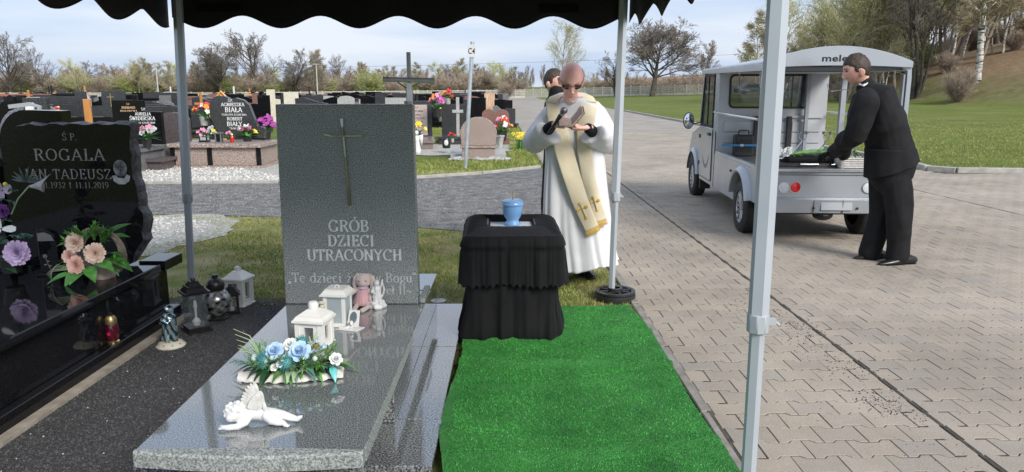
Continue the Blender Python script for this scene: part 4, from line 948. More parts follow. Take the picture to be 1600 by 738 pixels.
bx(MB(), OPX[0]-.01, OPX[1]+.01, OPY[0]-.01, OPY[1]+.01, .61, .64).build('top_board', P('white_board', (.62, .66, .7), .4), st)
mb = MB(); 
for (x0, x1, y0, y1) in ((OPX[0]-.012, OPX[0], *OPY), (OPX[1], OPX[1]+.012, *OPY), (OPX[0], OPX[1], OPY[1], OPY[1]+.012)): bx(mb, x0, x1, y0, y1, .60, .665)
mb.build('top_frame', MT['black_plastic'], st)
MB().box((0, 0, .31), (.5, .62, .58)).build('frame', MT['black_metal'], st)
MT['urn_blue'] = P('pale_blue_glaze', (.19, .40, .72), .3, (.22, .44, .76), 6, coat=.4)
up = gp(799, 347, .64)
urn = thing('urn', 'pale blue ceramic urn with thin gold cross on the black table', 'urn', (up.x+.005, 4.93, .6405), 0); urn.scale = (1.08, 1.08, 1.14)
MB().lathe([(0, 0), (.046, 0), (.05, .006), (.049, .014), (.040, .020), (.037, .030), (.042, .040), (.053, .055), (.060, .08), (.061, .105), (.061, .12), (.0, .12)], n=40).build('urn_body', MT['urn_blue'], urn, smooth=50)
MB().lathe([(.0, .119), (.067, .119), (.068, .125), (.066, .131), (.064, .134), (.064, .143), (.05, .15), (.0, .153)], n=40).build('lid', MT['urn_blue'], urn, smooth=40)
MT['gold'] = P('gold', (.8, .62, .28), .3, metal=1)
MB().tube([(0, 0, .15), (0, 0, .206)], .0028, 8).tube([(-.013, 0, .19), (.013, 0, .19)], .0028, 8).lathe([(0, .15), (.009, .151), (.006, .156), (0, .158)]).build('gold_cross', MT['gold'], urn, smooth=50)
# ================================================================ FLOWERS, LANTERNS, FIGURINES
def axM(c, ax, spin=0, s=1):
    q = Vector(ax).normalized().to_track_quat('Z', 'Y').to_matrix().to_4x4()
    return Matrix.Translation(c) @ q @ Matrix.Rotation(spin, 4, 'Z') @ Matrix.Scale(s, 4)
def petal(mb, M, a, r0, ln, wd, el, curl, cup=.2, tip=.5):
    # petal leaving the axis at azimuth a with elevation el (radians above the base plane)
    ca, sa = math.cos(a), math.sin(a)
    d = Vector((ca*math.cos(el), sa*math.cos(el), math.sin(el))); up = Vector((-ca*math.sin(el), -sa*math.sin(el), math.cos(el))); sd_ = Vector((-sa, ca, 0))
    p = Vector((ca*r0, sa*r0, 0)); vs = []; fs = []; rows = 4
    for i in range(rows+1):
        t = i/rows; hw = wd*.5*(math.sin(math.pi*(.12+.88*t)*.62)**.8 if t < .8 else tip+(.3*(1-t)))
        if i == rows: hw *= .75
        c = p+d*ln*t+up*curl*ln*t*t
        vs += [c-sd_*hw+up*hw*cup, c-up*0, c+sd_*hw+up*hw*cup]
    for i in range(rows):
        k = i*3; fs += [(k, k+1, k+4, k+3), (k+1, k+2, k+5, k+4)]
    mb.add(vs, fs, M)
def dahlia(c, ax, r, mat, parent, n=(5, 8, 13, 17), name='bloom', frill=0.):
    mb = MB(); M = axM(c, ax, random.random()*6)
    for li, k in enumerate(n):
        t = li/(len(n)-1); el = R(82-66*t); ln = r*(.35+.65*t)
        for i in range(k): petal(mb, M, 2*math.pi*(i+.5*(li % 2))/k+random.uniform(-.08, .08), r*.05, ln*random.uniform(.92, 1.05), r*(.3+.12*t), el+random.uniform(-.08, .08), .08-.18*t, .35)
    return mb.build(name, mat, parent, smooth=180)
def rose(c, ax, r, mat, parent, name='rose'):
    mb = MB(); M = axM(c, ax, random.random()*6)
    for li, (k, el, ln, wd, cu) in enumerate(((3, 88, .55, .5, -.1), (4, 80, .62, .7, .0), (5, 66, .72, .85, .12), (6, 46, .82, .95, -.05), (6, 24, .95, 1.0, -.25))):
        for i in range(k): petal(mb, M, 2*math.pi*(i+.5*(li % 2))/k+random.uniform(-.1, .1), r*(.06+.05*li), r*ln, r*wd, R(el), cu, .35, .8)
    return mb.build(name, mat, parent, smooth=180)
def thistle(c, r, mat, parent, n=90, name='thistle_head'):
    mb = MB(); mb.ell(c, r*.55, 10, 7)
    for i in range(n):
        z = 1-2*(i+.5)/n; a = i*2.39996; q = math.sqrt(1-z*z); d = Vector((q*math.cos(a), q*math.sin(a), z)); mb.tube([Vector(c)+d*r*.5, Vector(c)+d*r], [r*.07, r*.015], 3, cap=False)
    return mb.build(name, mat, parent)
MT['leaf'] = P('fresh_leaf', (.05, .19, .03), .45, (.13, .36, .07), 25, .3, 90, var=.25)
MT['leaf_dark'] = P('dark_leaf', (.012, .045, .016), .4, (.03, .09, .03), 25, .2, 80, var=.25)
MT['leaf_blue'] = P('blue_green_leaf', (.08, .2, .16), .55, (.15, .3, .24), 20, var=.25)
MT['leaf_pale'] = P('pale_leaf', (.25, .36, .2), .55, (.42, .5, .33), 20, var=.2)
MT['fern'] = P('fern_green', (.08, .25, .04), .5, (.18, .4, .09), 20, var=.35)
MT['peach'] = P('peach_petal', (.85, .6, .47), .6, (.92, .74, .6), 30, var=.12, sheen=.2)
MT['salmon'] = P('salmon_petal', (.82, .48, .4), .6, (.9, .62, .52), 30, var=.12)
MT['lilac'] = P('lilac_petal', (.55, .4, .66), .6, (.72, .58, .8), 30, var=.12)
MT['violet'] = P('violet_petal', (.13, .03, .2), .6, (.22, .06, .3), 30, var=.15)
MT['white_petal'] = P('white_petal', (.72, .74, .72), .55, (.82, .83, .8), 30, var=.08)
MT['blue_petal'] = P('light_blue_petal', (.36, .54, .76), .6, (.52, .68, .86), 30, var=.1)
MT['teal'] = P('teal_thistle', (.06, .25, .27), .6, (.12, .36, .36), 40, var=.2)
MT['pink_petal'] = P('pink_petal', (.7, .22, .38), .55, (.8, .4, .52), 30, var=.15)
MT['magenta'] = P('magenta_petal', (.3, .04, .25), .6, (.42, .09, .36), 30, var=.15)
MT['yellow'] = P('yellow_petal', (.8, .62, .04), .5, (.85, .72, .12), 30, var=.1)
MT['orange'] = P('orange_petal', (.8, .25, .03), .5, (.85, .38, .06), 30, var=.15)
MT['red'] = P('red_petal', (.6, .02, .02), .5, (.7, .05, .04), 30, var=.15)
MT['wicker'] = P('grey_wicker', (.26, .2, .165), .8, (.48, .4, .33), 30, .4, 120, var=.3)
MT['bark_white'] = P('white_bark_chip', (.6, .57, .5), .8, (.78, .75, .7), 20, .8, 40, bdist=.01)
MT['thread'] = P('thread_blue', (.15, .4, .6), .5)

# ---- wicker basket with peach flowers, on the black slab
SL = .4255
c0 = gp(150, 436, SL)
bk = thing('flower_basket', 'wicker basket of peach artificial flowers standing on the black slab', 'flower basket', (c0.x, c0.y+.02, SL), 0)
rr = random.Random(2); random.seed(4)
mb = MB()
for k in range(14):     # round wreath of twisted withies, open to the front
    q = k*.7; pts = []; nn = 44
    for i in range(nn+1):
        a = R(-60+300*i/nn); rad = .122+.018*math.sin(a*3+q)+.004*k/14
        pts.append((.03+rad*math.cos(a), .0+.022*math.cos(a*4+q)+.05*(.3-.3*math.sin(a)), .155+rad*1.12*math.sin(a)))
    mb.tube(pts, .0035, 5)
mb.build('wicker_ring', MT['wicker'], bk, smooth=60)
mb = MB().lathe([(0, 0), (.07, 0), (.085, .05), (.09, .09), (.08, .09), (0, .07)], (.02, .02, 0), 18, wob=lambda a, z: .03*math.sin(a*9)); mb.build('basket_bowl', MT['wicker'], bk, smooth=40)
for nm, (x, y, z), r, m_ in (('a', (-.055, -.095, .235), .058, 'peach'), ('b', (.058, -.10, .175), .062, 'peach'), ('c', (-.10, -.085, .155), .044, 'salmon'), ('d', (-.055, -.11, .105), .055, 'salmon'), ('e', (-.085, -.08, .13), .04, 'peach')):
    dahlia((x, y, z), (x*1.2, -1, .25), r, MT[m_], bk, (6, 10, 14, 18, 22), 'peach_bloom' if m_ == 'peach' else 'salmon_bloom')
def leafcard(parent, p, d, up, ln, wd, mat, name='leaf', curl=.3, rows=6):
    return MB().leaf(p, d, up, ln, wd, curl, rows=rows).build(name, mat, parent, smooth=180)
for p, d, ln, wd, cu in (((.0, -.1, .09), (.35, -.4, -.15), .13, .075, .25), ((.06, -.1, .12), (.5, -.3, .0), .14, .08, .5), ((-.05, -.1, .07), (-.3, -.6, -.3), .12, .075, .3), ((-.1, -.1, .05), (-.9, -.4, -.1), .13, .06, .3), ((-.03, -.12, .06), (-.1, -.9, -.1), .11, .07, .3),
    ((.1, -.03, .13), (.9, -.3, -.2), .16, .08, .5), ((.08, .02, .26), (.7, .1, .6), .14, .07, .2), ((.09, .03, .24), (.9, .1, .25), .1, .06, .3), ((-.1, -.02, .22), (-.9, -.2, .1), .1, .05, .3), ((.0, -.06, .2), (.2, -.8, .2), .07, .05, .3)):
    leafcard(bk, p, d, (0, -.3, 1), ln, wd, MT['leaf'])
def spray(parent, p, d, n, ln, mat, name='sprig', wd=.012, spread=.6, seedn=0, l0=.4):
    r_ = random.Random(seedn); mb = MB(); p = Vector(p); d = Vector(d).normalized()
    st_ = [p, p+d*ln*.5+Vector((0, 0, ln*.05)), p+d*ln]; mb.tube(st_, [.0022, .0018, .001], 4, cap=False)
    for i in range(n):
        t = .15+.85*i/n; q = p+d*ln*t; e = (d+Vector((r_.uniform(-1, 1), r_.uniform(-1, 1), r_.uniform(-.6, 1)))*spread*1.2).normalized()
        mb.leaf(q, e, (0, 0, 1), ln*l0*r_.uniform(.6, 1.1), wd, .2, rows=2)
    return mb.build(name, mat, parent, smooth=180)
for i in range(22):
    a = rr.uniform(-.7, 3.8); p = (.02+.07*math.cos(a), -.06+rr.uniform(-.03, .03), .16+.09*math.sin(a))
    spray(bk, p, (math.cos(a), -.35+rr.uniform(-.2, .3), math.sin(a)*.8), 18, .095, MT['fern'], seedn=i, wd=.017, l0=.5)
for i in range(5): MB().tube([(-.08-.0*i, -.1, .08), (-.14-.01*i, -.15, .12-.01*i), (-.19, -.18+.01*i, .07-.012*i)], [.002, .002, .001], 4).build('grass_stem', MT['leaf_pale'], bk)
thistle((.0, -.08, .285), .03, MT['fern'], bk, 60, 'seed_head')

# ---- big lilac arrangement at the left edge
c0 = gp(20, 425, .47)
fa = thing('flower_arrangement', 'large lilac, violet and white artificial flower arrangement at far left', 'flowers', (c0.x, c0.y-.02, .4705), 0)
def PX(x, y, dY=0):     # local offset from the arrangement's base for a spot seen in the photo at its own depth
    q = at(x, y, c0.y-.06+dY); return (q.x-fa.location.x, q.y-fa.location.y, q.z-fa.location.z)
MB().lathe([(0, 0), (.05, 0), (.07, .1), (.06, .1), (0, .09)], (0, .02, 0), 18).build('pot', MT['black_plastic'], fa, smooth=30)
dahlia(PX(28, 395), (.1, -1, .1), .075, MT['lilac'], fa, (6, 10, 16, 22, 26), 'lilac_dahlia')
dahlia(PX(5, 330), (0, -1, .2), .042, MT['violet'], fa, (6, 9, 12, 14), 'violet_bloom')
mb = MB()
for k in range(6): petal(mb, axM(PX(2, 358, -.02), (.2, -1, .4), k), k*1.05, .005, .075, .035, .35, -.2)
mb.build('white_lily', MT['white_petal'], fa, smooth=180)
mb = MB()
for k in range(5): petal(mb, axM(PX(4, 298, .0), (.1, -1, .2), k), k*1.26, .004, .05, .045, .3, -.2)
mb.build('mauve_orchid', P('mauve_petal', (.3, .24, .34), .6, (.5, .42, .5), 20), fa, smooth=180)
MB().ell(PX(8, 288, -.03), .012, 10, 8).build('yellow_bud', MT['yellow'], fa, smooth=180)
p = PX(18, 335); q = PX(45, 292)
MB().tube([p, ((p[0]+q[0])/2-.01, p[1], (p[2]+q[2])/2+.01), q], .004, 6).build('calla_stem', MT['leaf_pale'], fa, smooth=60)
mb = MB()
def calla(u, v):      # a trumpet that opens to one side
    a = u*2*math.pi; rad = .006+.03*v**1.6*(1+.7*max(0, math.cos(a-.3))*v); ln = .085*v*(1+.75*max(0, math.cos(a-.2))**2*v)
    return (q[0]+ln*.95+.01*math.sin(a), q[1]-rad*math.sin(a)*.9, q[2]+ln*.1+rad*math.cos(a)*1.15)
mb.grid(calla, 24, 8, closed=True).build('calla_lily', P('calla_grey', (.22, .2, .2), .5, (.5, .5, .47), 14), fa, smooth=180)
for i in range(9):
    a = R(10+18*i); b = PX(42, 284, .02); mb = MB().leaf(b, (math.cos(a)*1.0, -.25, math.sin(a)*.6-.05), (0, -1, .3), .085, .017, .35, rows=5)
    mb.build('palm_blade', P('dark_palm', (.03, .045, .04), .4, (.09, .12, .1), 20) if i == 0 else bpy.data.materials['dark_palm'], fa, smooth=180)
for i, (x, y) in enumerate(((14, 312), (40, 365), (22, 368), (6, 345), (18, 300), (35, 372))): spray(fa, PX(x-8, y), (1, -.3, .1*(i-2)), 12, .07, MT['leaf_blue'], 'eucalyptus', .014, seedn=40+i)
for i, (x, y) in enumerate(((2, 400), (10, 415), (0, 380), (12, 370), (0, 310))): leafcard(fa, PX(x, y, .03), (rr.uniform(-1, 1), -.5, rr.uniform(-.5, .6)), (0, -.5, 1), .09, .05, MT['leaf_dark'])
MB().leaf(tuple(Vector(PX(-4, 455, -.18))), (.8, -.3, -.1), (0, 0, 1), .07, .04, .3).build('leaf', MT['leaf_blue'], fa, smooth=180)
# ---- black granite grave lamp, standing against the black headstone
c0 = gp(78, 432, SL)
bl = thing('grave_lamp', 'black granite grave lamp engraved with a rose beside the basket', 'lamp', (c0.x, c0.y+.05, SL), R(8))
bx(MB(), -.085, .065, -.05, .05, 0, .018).build('base', MT['black_granite'], bl, bev=.003)
MB().prism([(-.06, .018), (.045, .018), (.05, .2), (.03, .26), (-.02, .285), (-.06, .28)], -.035, .035).build('body', MT['black_granite'], bl, bev=.004)
MB().prism([(-.055, .215), (.035, .215), (.02, .25), (-.015, .268), (-.055, .265)], -.037, -.0355).build('glass_pane', P('dull_pane', (.16, .16, .16), .2, (.25, .25, .25), 9), bl)
mb = MB(); p_ = [(-.03, .06), (-.02, .09), (-.03, .12), (-.035, .14)]
mb.tube([(-.005, -.037, .045), (-.015, -.037, .075), (-.022, -.037, .11)], .0022, 5)
for k in range(5): mb.ell((-.026+.008*math.cos(k*1.26), -.037, .122+.008*math.sin(k*1.26)), (.006, .0015, .006), 8, 4)
mb.ell((-.012, -.037, .09), (.009, .0012, .004), 8, 4); mb.ell((-.028, -.037, .07), (.009, .0012, .004), 8, 4); mb.ell((-.002, -.037, .062), (.009, .0012, .004), 8, 4)
mb.build('engraved_rose', MT['letters_dim'], bl)
# ---- small red candle on the base step
c0 = gp(181, 536, .098)
rc = thing('grave_candle', 'small dark red glass candle with gold cap on the black step', 'candle', (c0.x-.015, c0.y, .0985), 0)
MB().lathe([(0, 0), (.034, 0), (.036, .012), (.03, .018), (0, .018)], n=20).build('base', MT['gold'], rc, smooth=40)
MB().lathe([(.029, .018), (.036, .04), (.037, .09), (.03, .118), (.0, .12)], n=20).build('glass_body', P('dark_red_glass', (.045, .003, .008), .08, (.1, .006, .02), 8, spec=.8, coat=.5), rc, smooth=50)
MB().lathe([(.031, .117), (.033, .125), (.03, .15), (.018, .165), (.0, .166)], n=20).build('cap', P('tarnished_gold', (.3, .22, .1), .4, (.5, .4, .2), 30, metal=.8), rc, smooth=40)
MB().lathe([(.012, .163), (.012, .178), (0, .18)], n=12).build('knob', MT['black_metal'], rc, smooth=40)
mb = MB(); s_ = [(.014*(1 if i % 2 == 0 else .5)*math.cos(R(90+36*i)), .014*(1 if i % 2 == 0 else .5)*math.sin(R(90+36*i))) for i in range(10)]
mb.prism([(x, .065+z) for x, z in s_], -.0385, -.0365).build('star', P('pink_star', (.45, .02, .08), .3), rc)

# ---- iridescent glass figure of a praying woman on an ivory base
GR = .004
c0 = gp(262, 545, GR)
gs = thing('glass_figurine', 'iridescent glass Madonna figurine on round ivory base with stars', 'figurine', (c0.x, c0.y+.05, GR), R(-20))
MB().lathe([(0, 0), (.084, 0), (.086, .006), (.07, .022), (.052, .032), (.0, .036)], n=36).build('base', MT['ivory'], gs, smooth=40)
for k in range(9):
    a = R(-200+k*40); mb = MB()
    M_ = Matrix.Translation((.071*math.cos(a), .071*math.sin(a), .022)) @ Matrix.Rotation(a, 4, 'Z') @ Matrix.Rotation(R(48), 4, 'Y')
    st5 = [(.009*(1 if i % 2 == 0 else .45)*math.cos(R(36*i)), .009*(1 if i % 2 == 0 else .45)*math.sin(R(36*i))) for i in range(10)]
    mb.slab(st5, 0, .0015, M_); mb.build('star_relief', P('star_relief', (.3, .28, .22), .6) if k == 0 else bpy.data.materials['star_relief'], gs)
def irid():
    m, N, L, b = newmat('iridescent_glass'); co = coords(N, L, False)
    w_ = N.new('ShaderNodeTexWave'); w_.inputs['Scale'].default_value = 9; w_.inputs['Distortion'].default_value = 9; w_.inputs['Detail'].default_value = 3; w_.bands_direction = 'DIAGONAL'; L.new(co, w_.inputs['Vector'])
    r = ramp(N, [(0, (.02, .03, .03)), (.3, (.1, .14, .13)), (.48, (.06, .5, .7)), (.58, (.35, .1, .4)), (.7, (.12, .2, .18)), (.86, (.7, .75, .7)), (1, (.2, .3, .25))]); L.new(w_.outputs['Fac'], r.inputs[0]); L.new(r.outputs[0], b.inputs['Base Color'])
    b.inputs['Roughness'].default_value = .08; b.inputs['Metallic'].default_value = .55; b.inputs['Coat Weight'].default_value = .6
    return m
MT['irid'] = irid()
mb = MB()
def veil(a, z): return .10*math.sin(a*5+z*28)+.06*math.sin(a*9-z*50)
mb.lathe([(0, .034), (.043, .034), (.046, .05), (.043, .09), (.040, .13), (.041, .165), (.036, .19), (.024, .207), (.0, .21)], n=36, wob=veil)
mb.ell((.0, -.004, .228), (.021, .024, .027), 14, 10); mb.ell((0, .008, .222), (.028, .026, .036), 14, 10)
mb.tube([(.03, -.01, .18), (.026, -.04, .155), (.004, -.052, .178)], [.014, .011, .007], 8, rnd=True); mb.tube([(-.03, -.01, .18), (-.026, -.04, .155), (-.004, -.052, .178)], [.014, .011, .007], 8, rnd=True)
fg = mb.build('praying_figure', MT['irid'], gs); remesh(fg, .0032, 2)
# ---- tall black lantern with clear panes, lamp candle inside
def lantern(name, label, cat, loc, rz, w_, hb, hg, mat, tiers, glass, post=.006, knob=.02, candle=True, group=None, framed=True, base_h=.02, handle=False):
    t = thing(name, label, cat, loc, rz, group); h_ = w_/2
    mb = MB(); mb.slab([(-h_*1.12, -h_*1.12), (h_*1.12, -h_*1.12), (h_*1.12, h_*1.12), (-h_*1.12, h_*1.12)], 0, base_h*.5); mb.slab([(-h_, -h_), (h_, -h_), (h_, h_), (-h_, h_)], base_h*.5+.0002, base_h); mb.build('base', mat, t, bev=.002)
    z0, z1 = base_h, base_h+hg; k = h_*.86
    if framed:
        for sx in (-1, 1):
            for sy in (-1, 1): bx(MB(), sx*k-post, sx*k+post, sy*k-post, sy*k+post, z0, z1).build('corner_post', mat, t)
        for ax in (0, 1):
            for sg in (-1, 1):
                mb = MB(); ww = k-post; p2 = post*.9
                for zz_ in (z0+p2, z1-p2):
                    if ax == 0: mb.box((0, sg*k, zz_), (2*ww, post*1.4, p2*2))
                    else: mb.box((sg*k, 0, zz_), (post*1.4, 2*ww, p2*2))
                for uu in (-1, 1):
                    if ax == 0: mb.box((uu*(ww-p2), sg*k, (z0+z1)/2), (p2*2, post*1.4, hg-4*p2))
                    else: mb.box((sg*k, uu*(ww-p2), (z0+z1)/2), (post*1.4, p2*2, hg-4*p2))
                mb.build('side_frame', mat, t)
    for ax in (0, 1):
        for sg in (-1, 1):
            kk_ = k if framed else k*1.02
            mb = MB().box((0, sg*kk_, (z0+z1)/2), (2*k-.002, .0015, hg-.002)) if ax == 0 else MB().box((sg*kk_, 0, (z0+z1)/2), (.0015, 2*k-.002, hg-.002)); mb.build('pane', glass, t)
    z = z1+.0005
    rf = MB()
    for (r0, r1, dh) in tiers:
        a, b = r0*w_/2, r1*w_/2
        vs = [(sx*a, sy*a, z) for sx, sy in ((-1, -1), (1, -1), (1, 1), (-1, 1))]+[(sx*b, sy*b, z+dh) for sx, sy in ((-1, -1), (1, -1), (1, 1), (-1, 1))]
        rf.add(vs, [(3, 2, 1, 0), (4, 5, 6, 7), (0, 1, 5, 4), (1, 2, 6, 5), (2, 3, 7, 6), (3, 0, 4, 7)]); z += dh+.0003
    rf.build('roof', mat, t, bev=.0015)
    if knob: MB().lathe([(knob, 0), (knob, knob*1.1), (knob*.8, knob*1.4), (0, knob*1.4)], (0, 0, z), 16).build('cap', mat, t, smooth=40)
    if handle:
        pts = [(w_*.2*math.cos(R(a)), 0, z+knob*.6+w_*.16*math.sin(R(a))) for a in range(0, 181, 15)]; MB().tube(pts, .002, 5).build('handle', mat, t)
    if candle:
        c_ = MB().lathe([(0, 0), (w_*.16, 0), (w_*.2, hg*.12), (w_*.12, hg*.2), (w_*.05, hg*.24), (w_*.07, hg*.5), (w_*.1, hg*.58), (w_*.06, hg*.75), (0, hg*.78)], (0, 0, base_h), 16)
        c_.build('candle_light', MT['white_plaster'], t, smooth=40)
    return t
c0 = gp(301, 522, GR)
lantern('lantern', 'tall black square lantern with clear panes beside the glass figurine', 'lantern', (c0.x, c0.y+.075, GR), R(38), .135, 0, .215, MT['black_metal'],
    ((1.15, 1.2, .014), (1.0, .72, .024), (.74, .74, .01), (.62, .38, .022), (.4, .4, .008)), MT['glass'], knob=.014, framed=False, base_h=.036)
# ---- round black metal lantern with silver tracery
c0 = gp(334, 503, GR)
rl = thing('round_lantern', 'round black vase lantern with silver tracery behind the tall black lantern', 'lantern', (c0.x, c0.y+.08, GR), 0)
MB().lathe([(0, 0), (.075, 0), (.078, .012), (.06, .024), (.045, .03), (0, .03)], n=30).build('foot', MT['black_metal'], rl, smooth=40)
MB().lathe([(.046, .03), (.078, .06), (.095, .11), (.09, .155), (.066, .19), (.05, .2), (0, .2)], n=32).build('body', P('tracery_metal', (.01, .01, .011), .25, (.5, .5, .5), 26, metal=.6, detail=1), rl, smooth=50)
MB().lathe([(.052, .2), (.056, .208), (.06, .235), (.052, .262), (.032, .28), (.02, .284), (.02, .305), (0, .308)], n=28).build('lid', MT['black_metal'], rl, smooth=50)
# ---- black house lantern and white lantern by the grass
c0 = gp(356, 493, GR)
lantern('lantern', 'small dark house-shaped lantern between the round and the white lantern', 'lantern', (c0.x, c0.y+.08, GR), R(20), .11, 0, .12, MT['black_metal'], ((1.2, .3, .055),), MT['glass'], knob=.012, base_h=.012, post=.004)
c0 = gp(368, 482, GR)
lw = lantern('lantern', 'white wooden lantern on the grass edge left of the grey headstone', 'lantern', (c0.x, c0.y+.1, GR), R(-14), .14, 0, .165, MT['white_metal'], ((1.22, 1.22, .014), (1.1, .42, .045)), MT['glass'], knob=.02, base_h=.026, post=.011, handle=True, candle=False)

# ---- on the grey slab
ZS = .3005
c0 = gp(487, 545, ZS)
lantern('lantern', 'squat white metal lantern behind the blue flower arrangement', 'lantern', (c0.x+.003, c0.y+.065, ZS), R(-12), .135, 0, .115, MT['white_metal'], ((1.2, 1.2, .012), (1.14, .95, .018), (.93, .36, .026)), MT['glass'], knob=.024, base_h=.012, post=.012, handle=True, candle=False)
c0 = gp(525, 512, ZS)
lt = lantern('lantern', 'taller white lantern with arched grey pane beside the pink bunny', 'lantern', (c0.x, c0.y+.07, ZS), R(-8), .125, 0, .155, MT['white_metal'], ((1.18, 1.18, .01), (1.12, .85, .02), (.84, .84, .005)), P('frosted_pane', (.3, .36, .38), .3, (.42, .47, .48), 7), knob=0, base_h=.01, post=.005, candle=False)
MB().tube([(.012*math.cos(R(a)), 0, .199+.016*math.sin(R(a))) for a in range(0, 361, 30)], .003, 5).build('ring', MT['white_metal'], lt)
# tulip-shaped ornament fixed on its corner
mb = MB(); 
for k, (x, z) in enumerate(((-.062, .135), (-.062, .115), (-.066, .098))): mb.ell((x+.004*k, -.075, z), (.018-.004*k, .012, .01), 12, 6)
mb.build('ornament', MT['ivory'], lt, smooth=180)
# plush bunny in a pink dress
MT['plush'] = P('cream_plush', (.5, .4, .36), .95, (.6, .5, .45), 60, .8, 300, sheen=.6, bdist=.002)
MT['tulle'] = P('pink_tulle', (.5, .26, .27), .9, (.64, .4, .42), 14, .6, 200, sheen=.5, stretch=(1, 1, .25))
c0 = gp(566, 481, ZS)
bn = thing('plush_bunny', 'cream plush bunny in pink tulle dress leaning on the grey headstone', 'plush toy', (c0.x+.005, c0.y+.03, ZS), R(-4))
b_ = MB()
b_.ell((0, .0, .07), (.034, .03, .05), 14, 10)
b_.ell((.004, -.006, .156), (.043, .038, .042), 20, 14); b_.ell((.004, -.03, .146), (.022, .02, .018), 12, 8)
b_.tube([(.0, 0, .11), (.002, 0, .125)], .018, 10)
b_.tube([(.032, -.0, .188), (.054, -.012, .175), (.064, -.018, .14), (.068, -.022, .10), (.066, -.024, .07)], [(.008, .01), (.010, .018), (.012, .024), (.012, .025), (.006, .012)], 10, rnd=True, up=(0, 1, 0))
b_.tube([(-.03, -.0, .188), (-.045, .004, .165), (-.05, .006, .13), (-.05, .004, .1)], [(.008, .01), (.010, .014), (.011, .016), (.006, .008)], 10, rnd=True, up=(0, 1, 0))
b_.tube([(-.03, -.005, .105), (-.055, -.02, .085), (-.08, -.035, .07)], [.011, .010, .011], 10, rnd=True)
b_.tube([(.03, -.005, .105), (.045, -.02, .075), (.045, -.035, .05)], [.011, .010, .011], 10, rnd=True)
b_.tube([(-.018, -.02, .025), (-.03, -.07, .016), (-.025, -.12, .012)], [.014, .012, .014], 10, rnd=True)
b_.tube([(.02, -.02, .025), (.04, -.07, .016), (.02, -.125, .012)], [.014, .012, .014], 10, rnd=True)
body = b_.build('body', MT['plush'], bn); remesh(body, .0028, 2)
MB().ell((-.014, -.043, .16), .0035, 8, 6).build('eye', MT['black_metal'], body); MB().ell((.026, -.04, .16), .0035, 8, 6).build('eye', MT['black_metal'], body)
MB().lathe([(.024, .122), (.03, .112), (.034, .095), (.044, .07), (.056, .035), (.062, .018), (.05, .014)], n=60, wob=lambda a, z: .07*math.sin(a*17+z*20)*(1-min(1, max(0, (z-.03)/.09)))).build('dress', MT['tulle'], bn, smooth=180)
MB().tube([(-.026, -.012, .112), (0, -.034, .115), (.028, -.014, .112)], [.007, .009, .007], 8, rnd=True).build('bodice_ruffle', P('lilac_ruffle', (.45, .33, .45), .9, (.6, .48, .58), 40), bn, smooth=180)
# small kneeling angel, white
c0 = gp(585, 481, ZS)
an = thing('angel_figurine', 'small white angel figurine with raised arm right of the bunny', 'figurine', (c0.x+.018, c0.y+.0, ZS), R(-10)); an.scale = (1.18,)*3
m0 = MB(); m0.lathe([(0, 0), (.036, 0), (.04, .01), (.036, .022), (.024, .03), (.022, .055), (.018, .08), (.02, .098), (.012, .112), (0, .115)], n=28, wob=lambda a, z: .12*math.sin(a*4+z*70)+.08*math.sin(a*7))
m0.ell((.003, -.008, .126), (.014, .015, .016), 12, 10); m0.tube([(.016, 0, .1), (.026, -.006, .118), (.031, -.006, .142)], [.007, .006, .005], 8, rnd=True); m0.tube([(-.014, -.004, .1), (-.02, -.02, .082), (-.004, -.026, .078)], [.007, .006, .005], 8, rnd=True)
m0.tube([(.006, .014, .1), (.022, .024, .118), (.028, .026, .085), (.018, .022, .05)], [(.004, .012), (.005, .018), (.005, .016), (.004, .006)], 8, rnd=True); m0.tube([(-.006, .014, .1), (-.022, .024, .118), (-.028, .026, .085), (-.018, .022, .05)], [(.004, .012), (.005, .018), (.005, .016), (.004, .006)], 8, rnd=True)
for k in range(5): m0.ell((.028*math.cos(k*1.3-2), .024*math.sin(k*1.3-2), .026), .012, 8, 6)
af = m0.build('figure', MT['white_plaster'], an); remesh(af, .0024, 1)
# photo frame keepsake with oval and a small cherub
c0 = gp(548, 517, ZS)
pf = thing('photo_stand', 'white keepsake plate with oval picture and tiny cherub before the bunny', 'photo stand', (c0.x-.005, c0.y+.03, ZS), R(-14))
MB().slab([(-.07, -.035), (.05, -.04), (.065, .03), (-.03, .035)], 0, .006).build('plate', MT['white_plaster'], pf, bev=.001)
Mt = Matrix.Translation((.0, .02, .006)) @ Matrix.Rotation(R(-22), 4, 'X')
MB().prism([(-.034, 0), (.034, 0), (.030, .088), (-.028, .088)], 0, .006, Mt).build('frame', MT['white_plaster'], pf, bev=.001)
MB().add([tuple(Mt @ Vector((.02*math.cos(R(a)), -.0012, .048+.031*math.sin(R(a))))) for a in range(0, 360, 15)], [tuple(range(24))]).build('oval_picture', P('oval_grey', (.1, .13, .14), .3, (.16, .19, .2), 20), pf)
m0 = MB(); m0.ell((.006, -.004, .036), .011, 10, 8); m0.ell((.004, -.002, .018), (.012, .01, .016), 10, 8); m0.tube([(-.004, -.004, .016), (-.018, -.016, .01), (-.034, -.02, .011)], [.008, .006, .004], 8, rnd=True); m0.tube([(.01, -.004, .022), (.014, -.016, .026), (.008, -.018, .034)], .004, 6, rnd=True); m0.tube([(.0, .004, .024), (-.016, .008, .034), (-.02, .008, .018)], [(.003, .008), (.003, .01), (.002, .004)], 8, rnd=True)
for k in range(6): m0.ell((-.05+.012*k*.6, -.026+.002*k, .009), (.008, .006, .005), 8, 5)
o = m0.build('cherub', MT['white_plaster'], pf); remesh(o, .0024, 1)

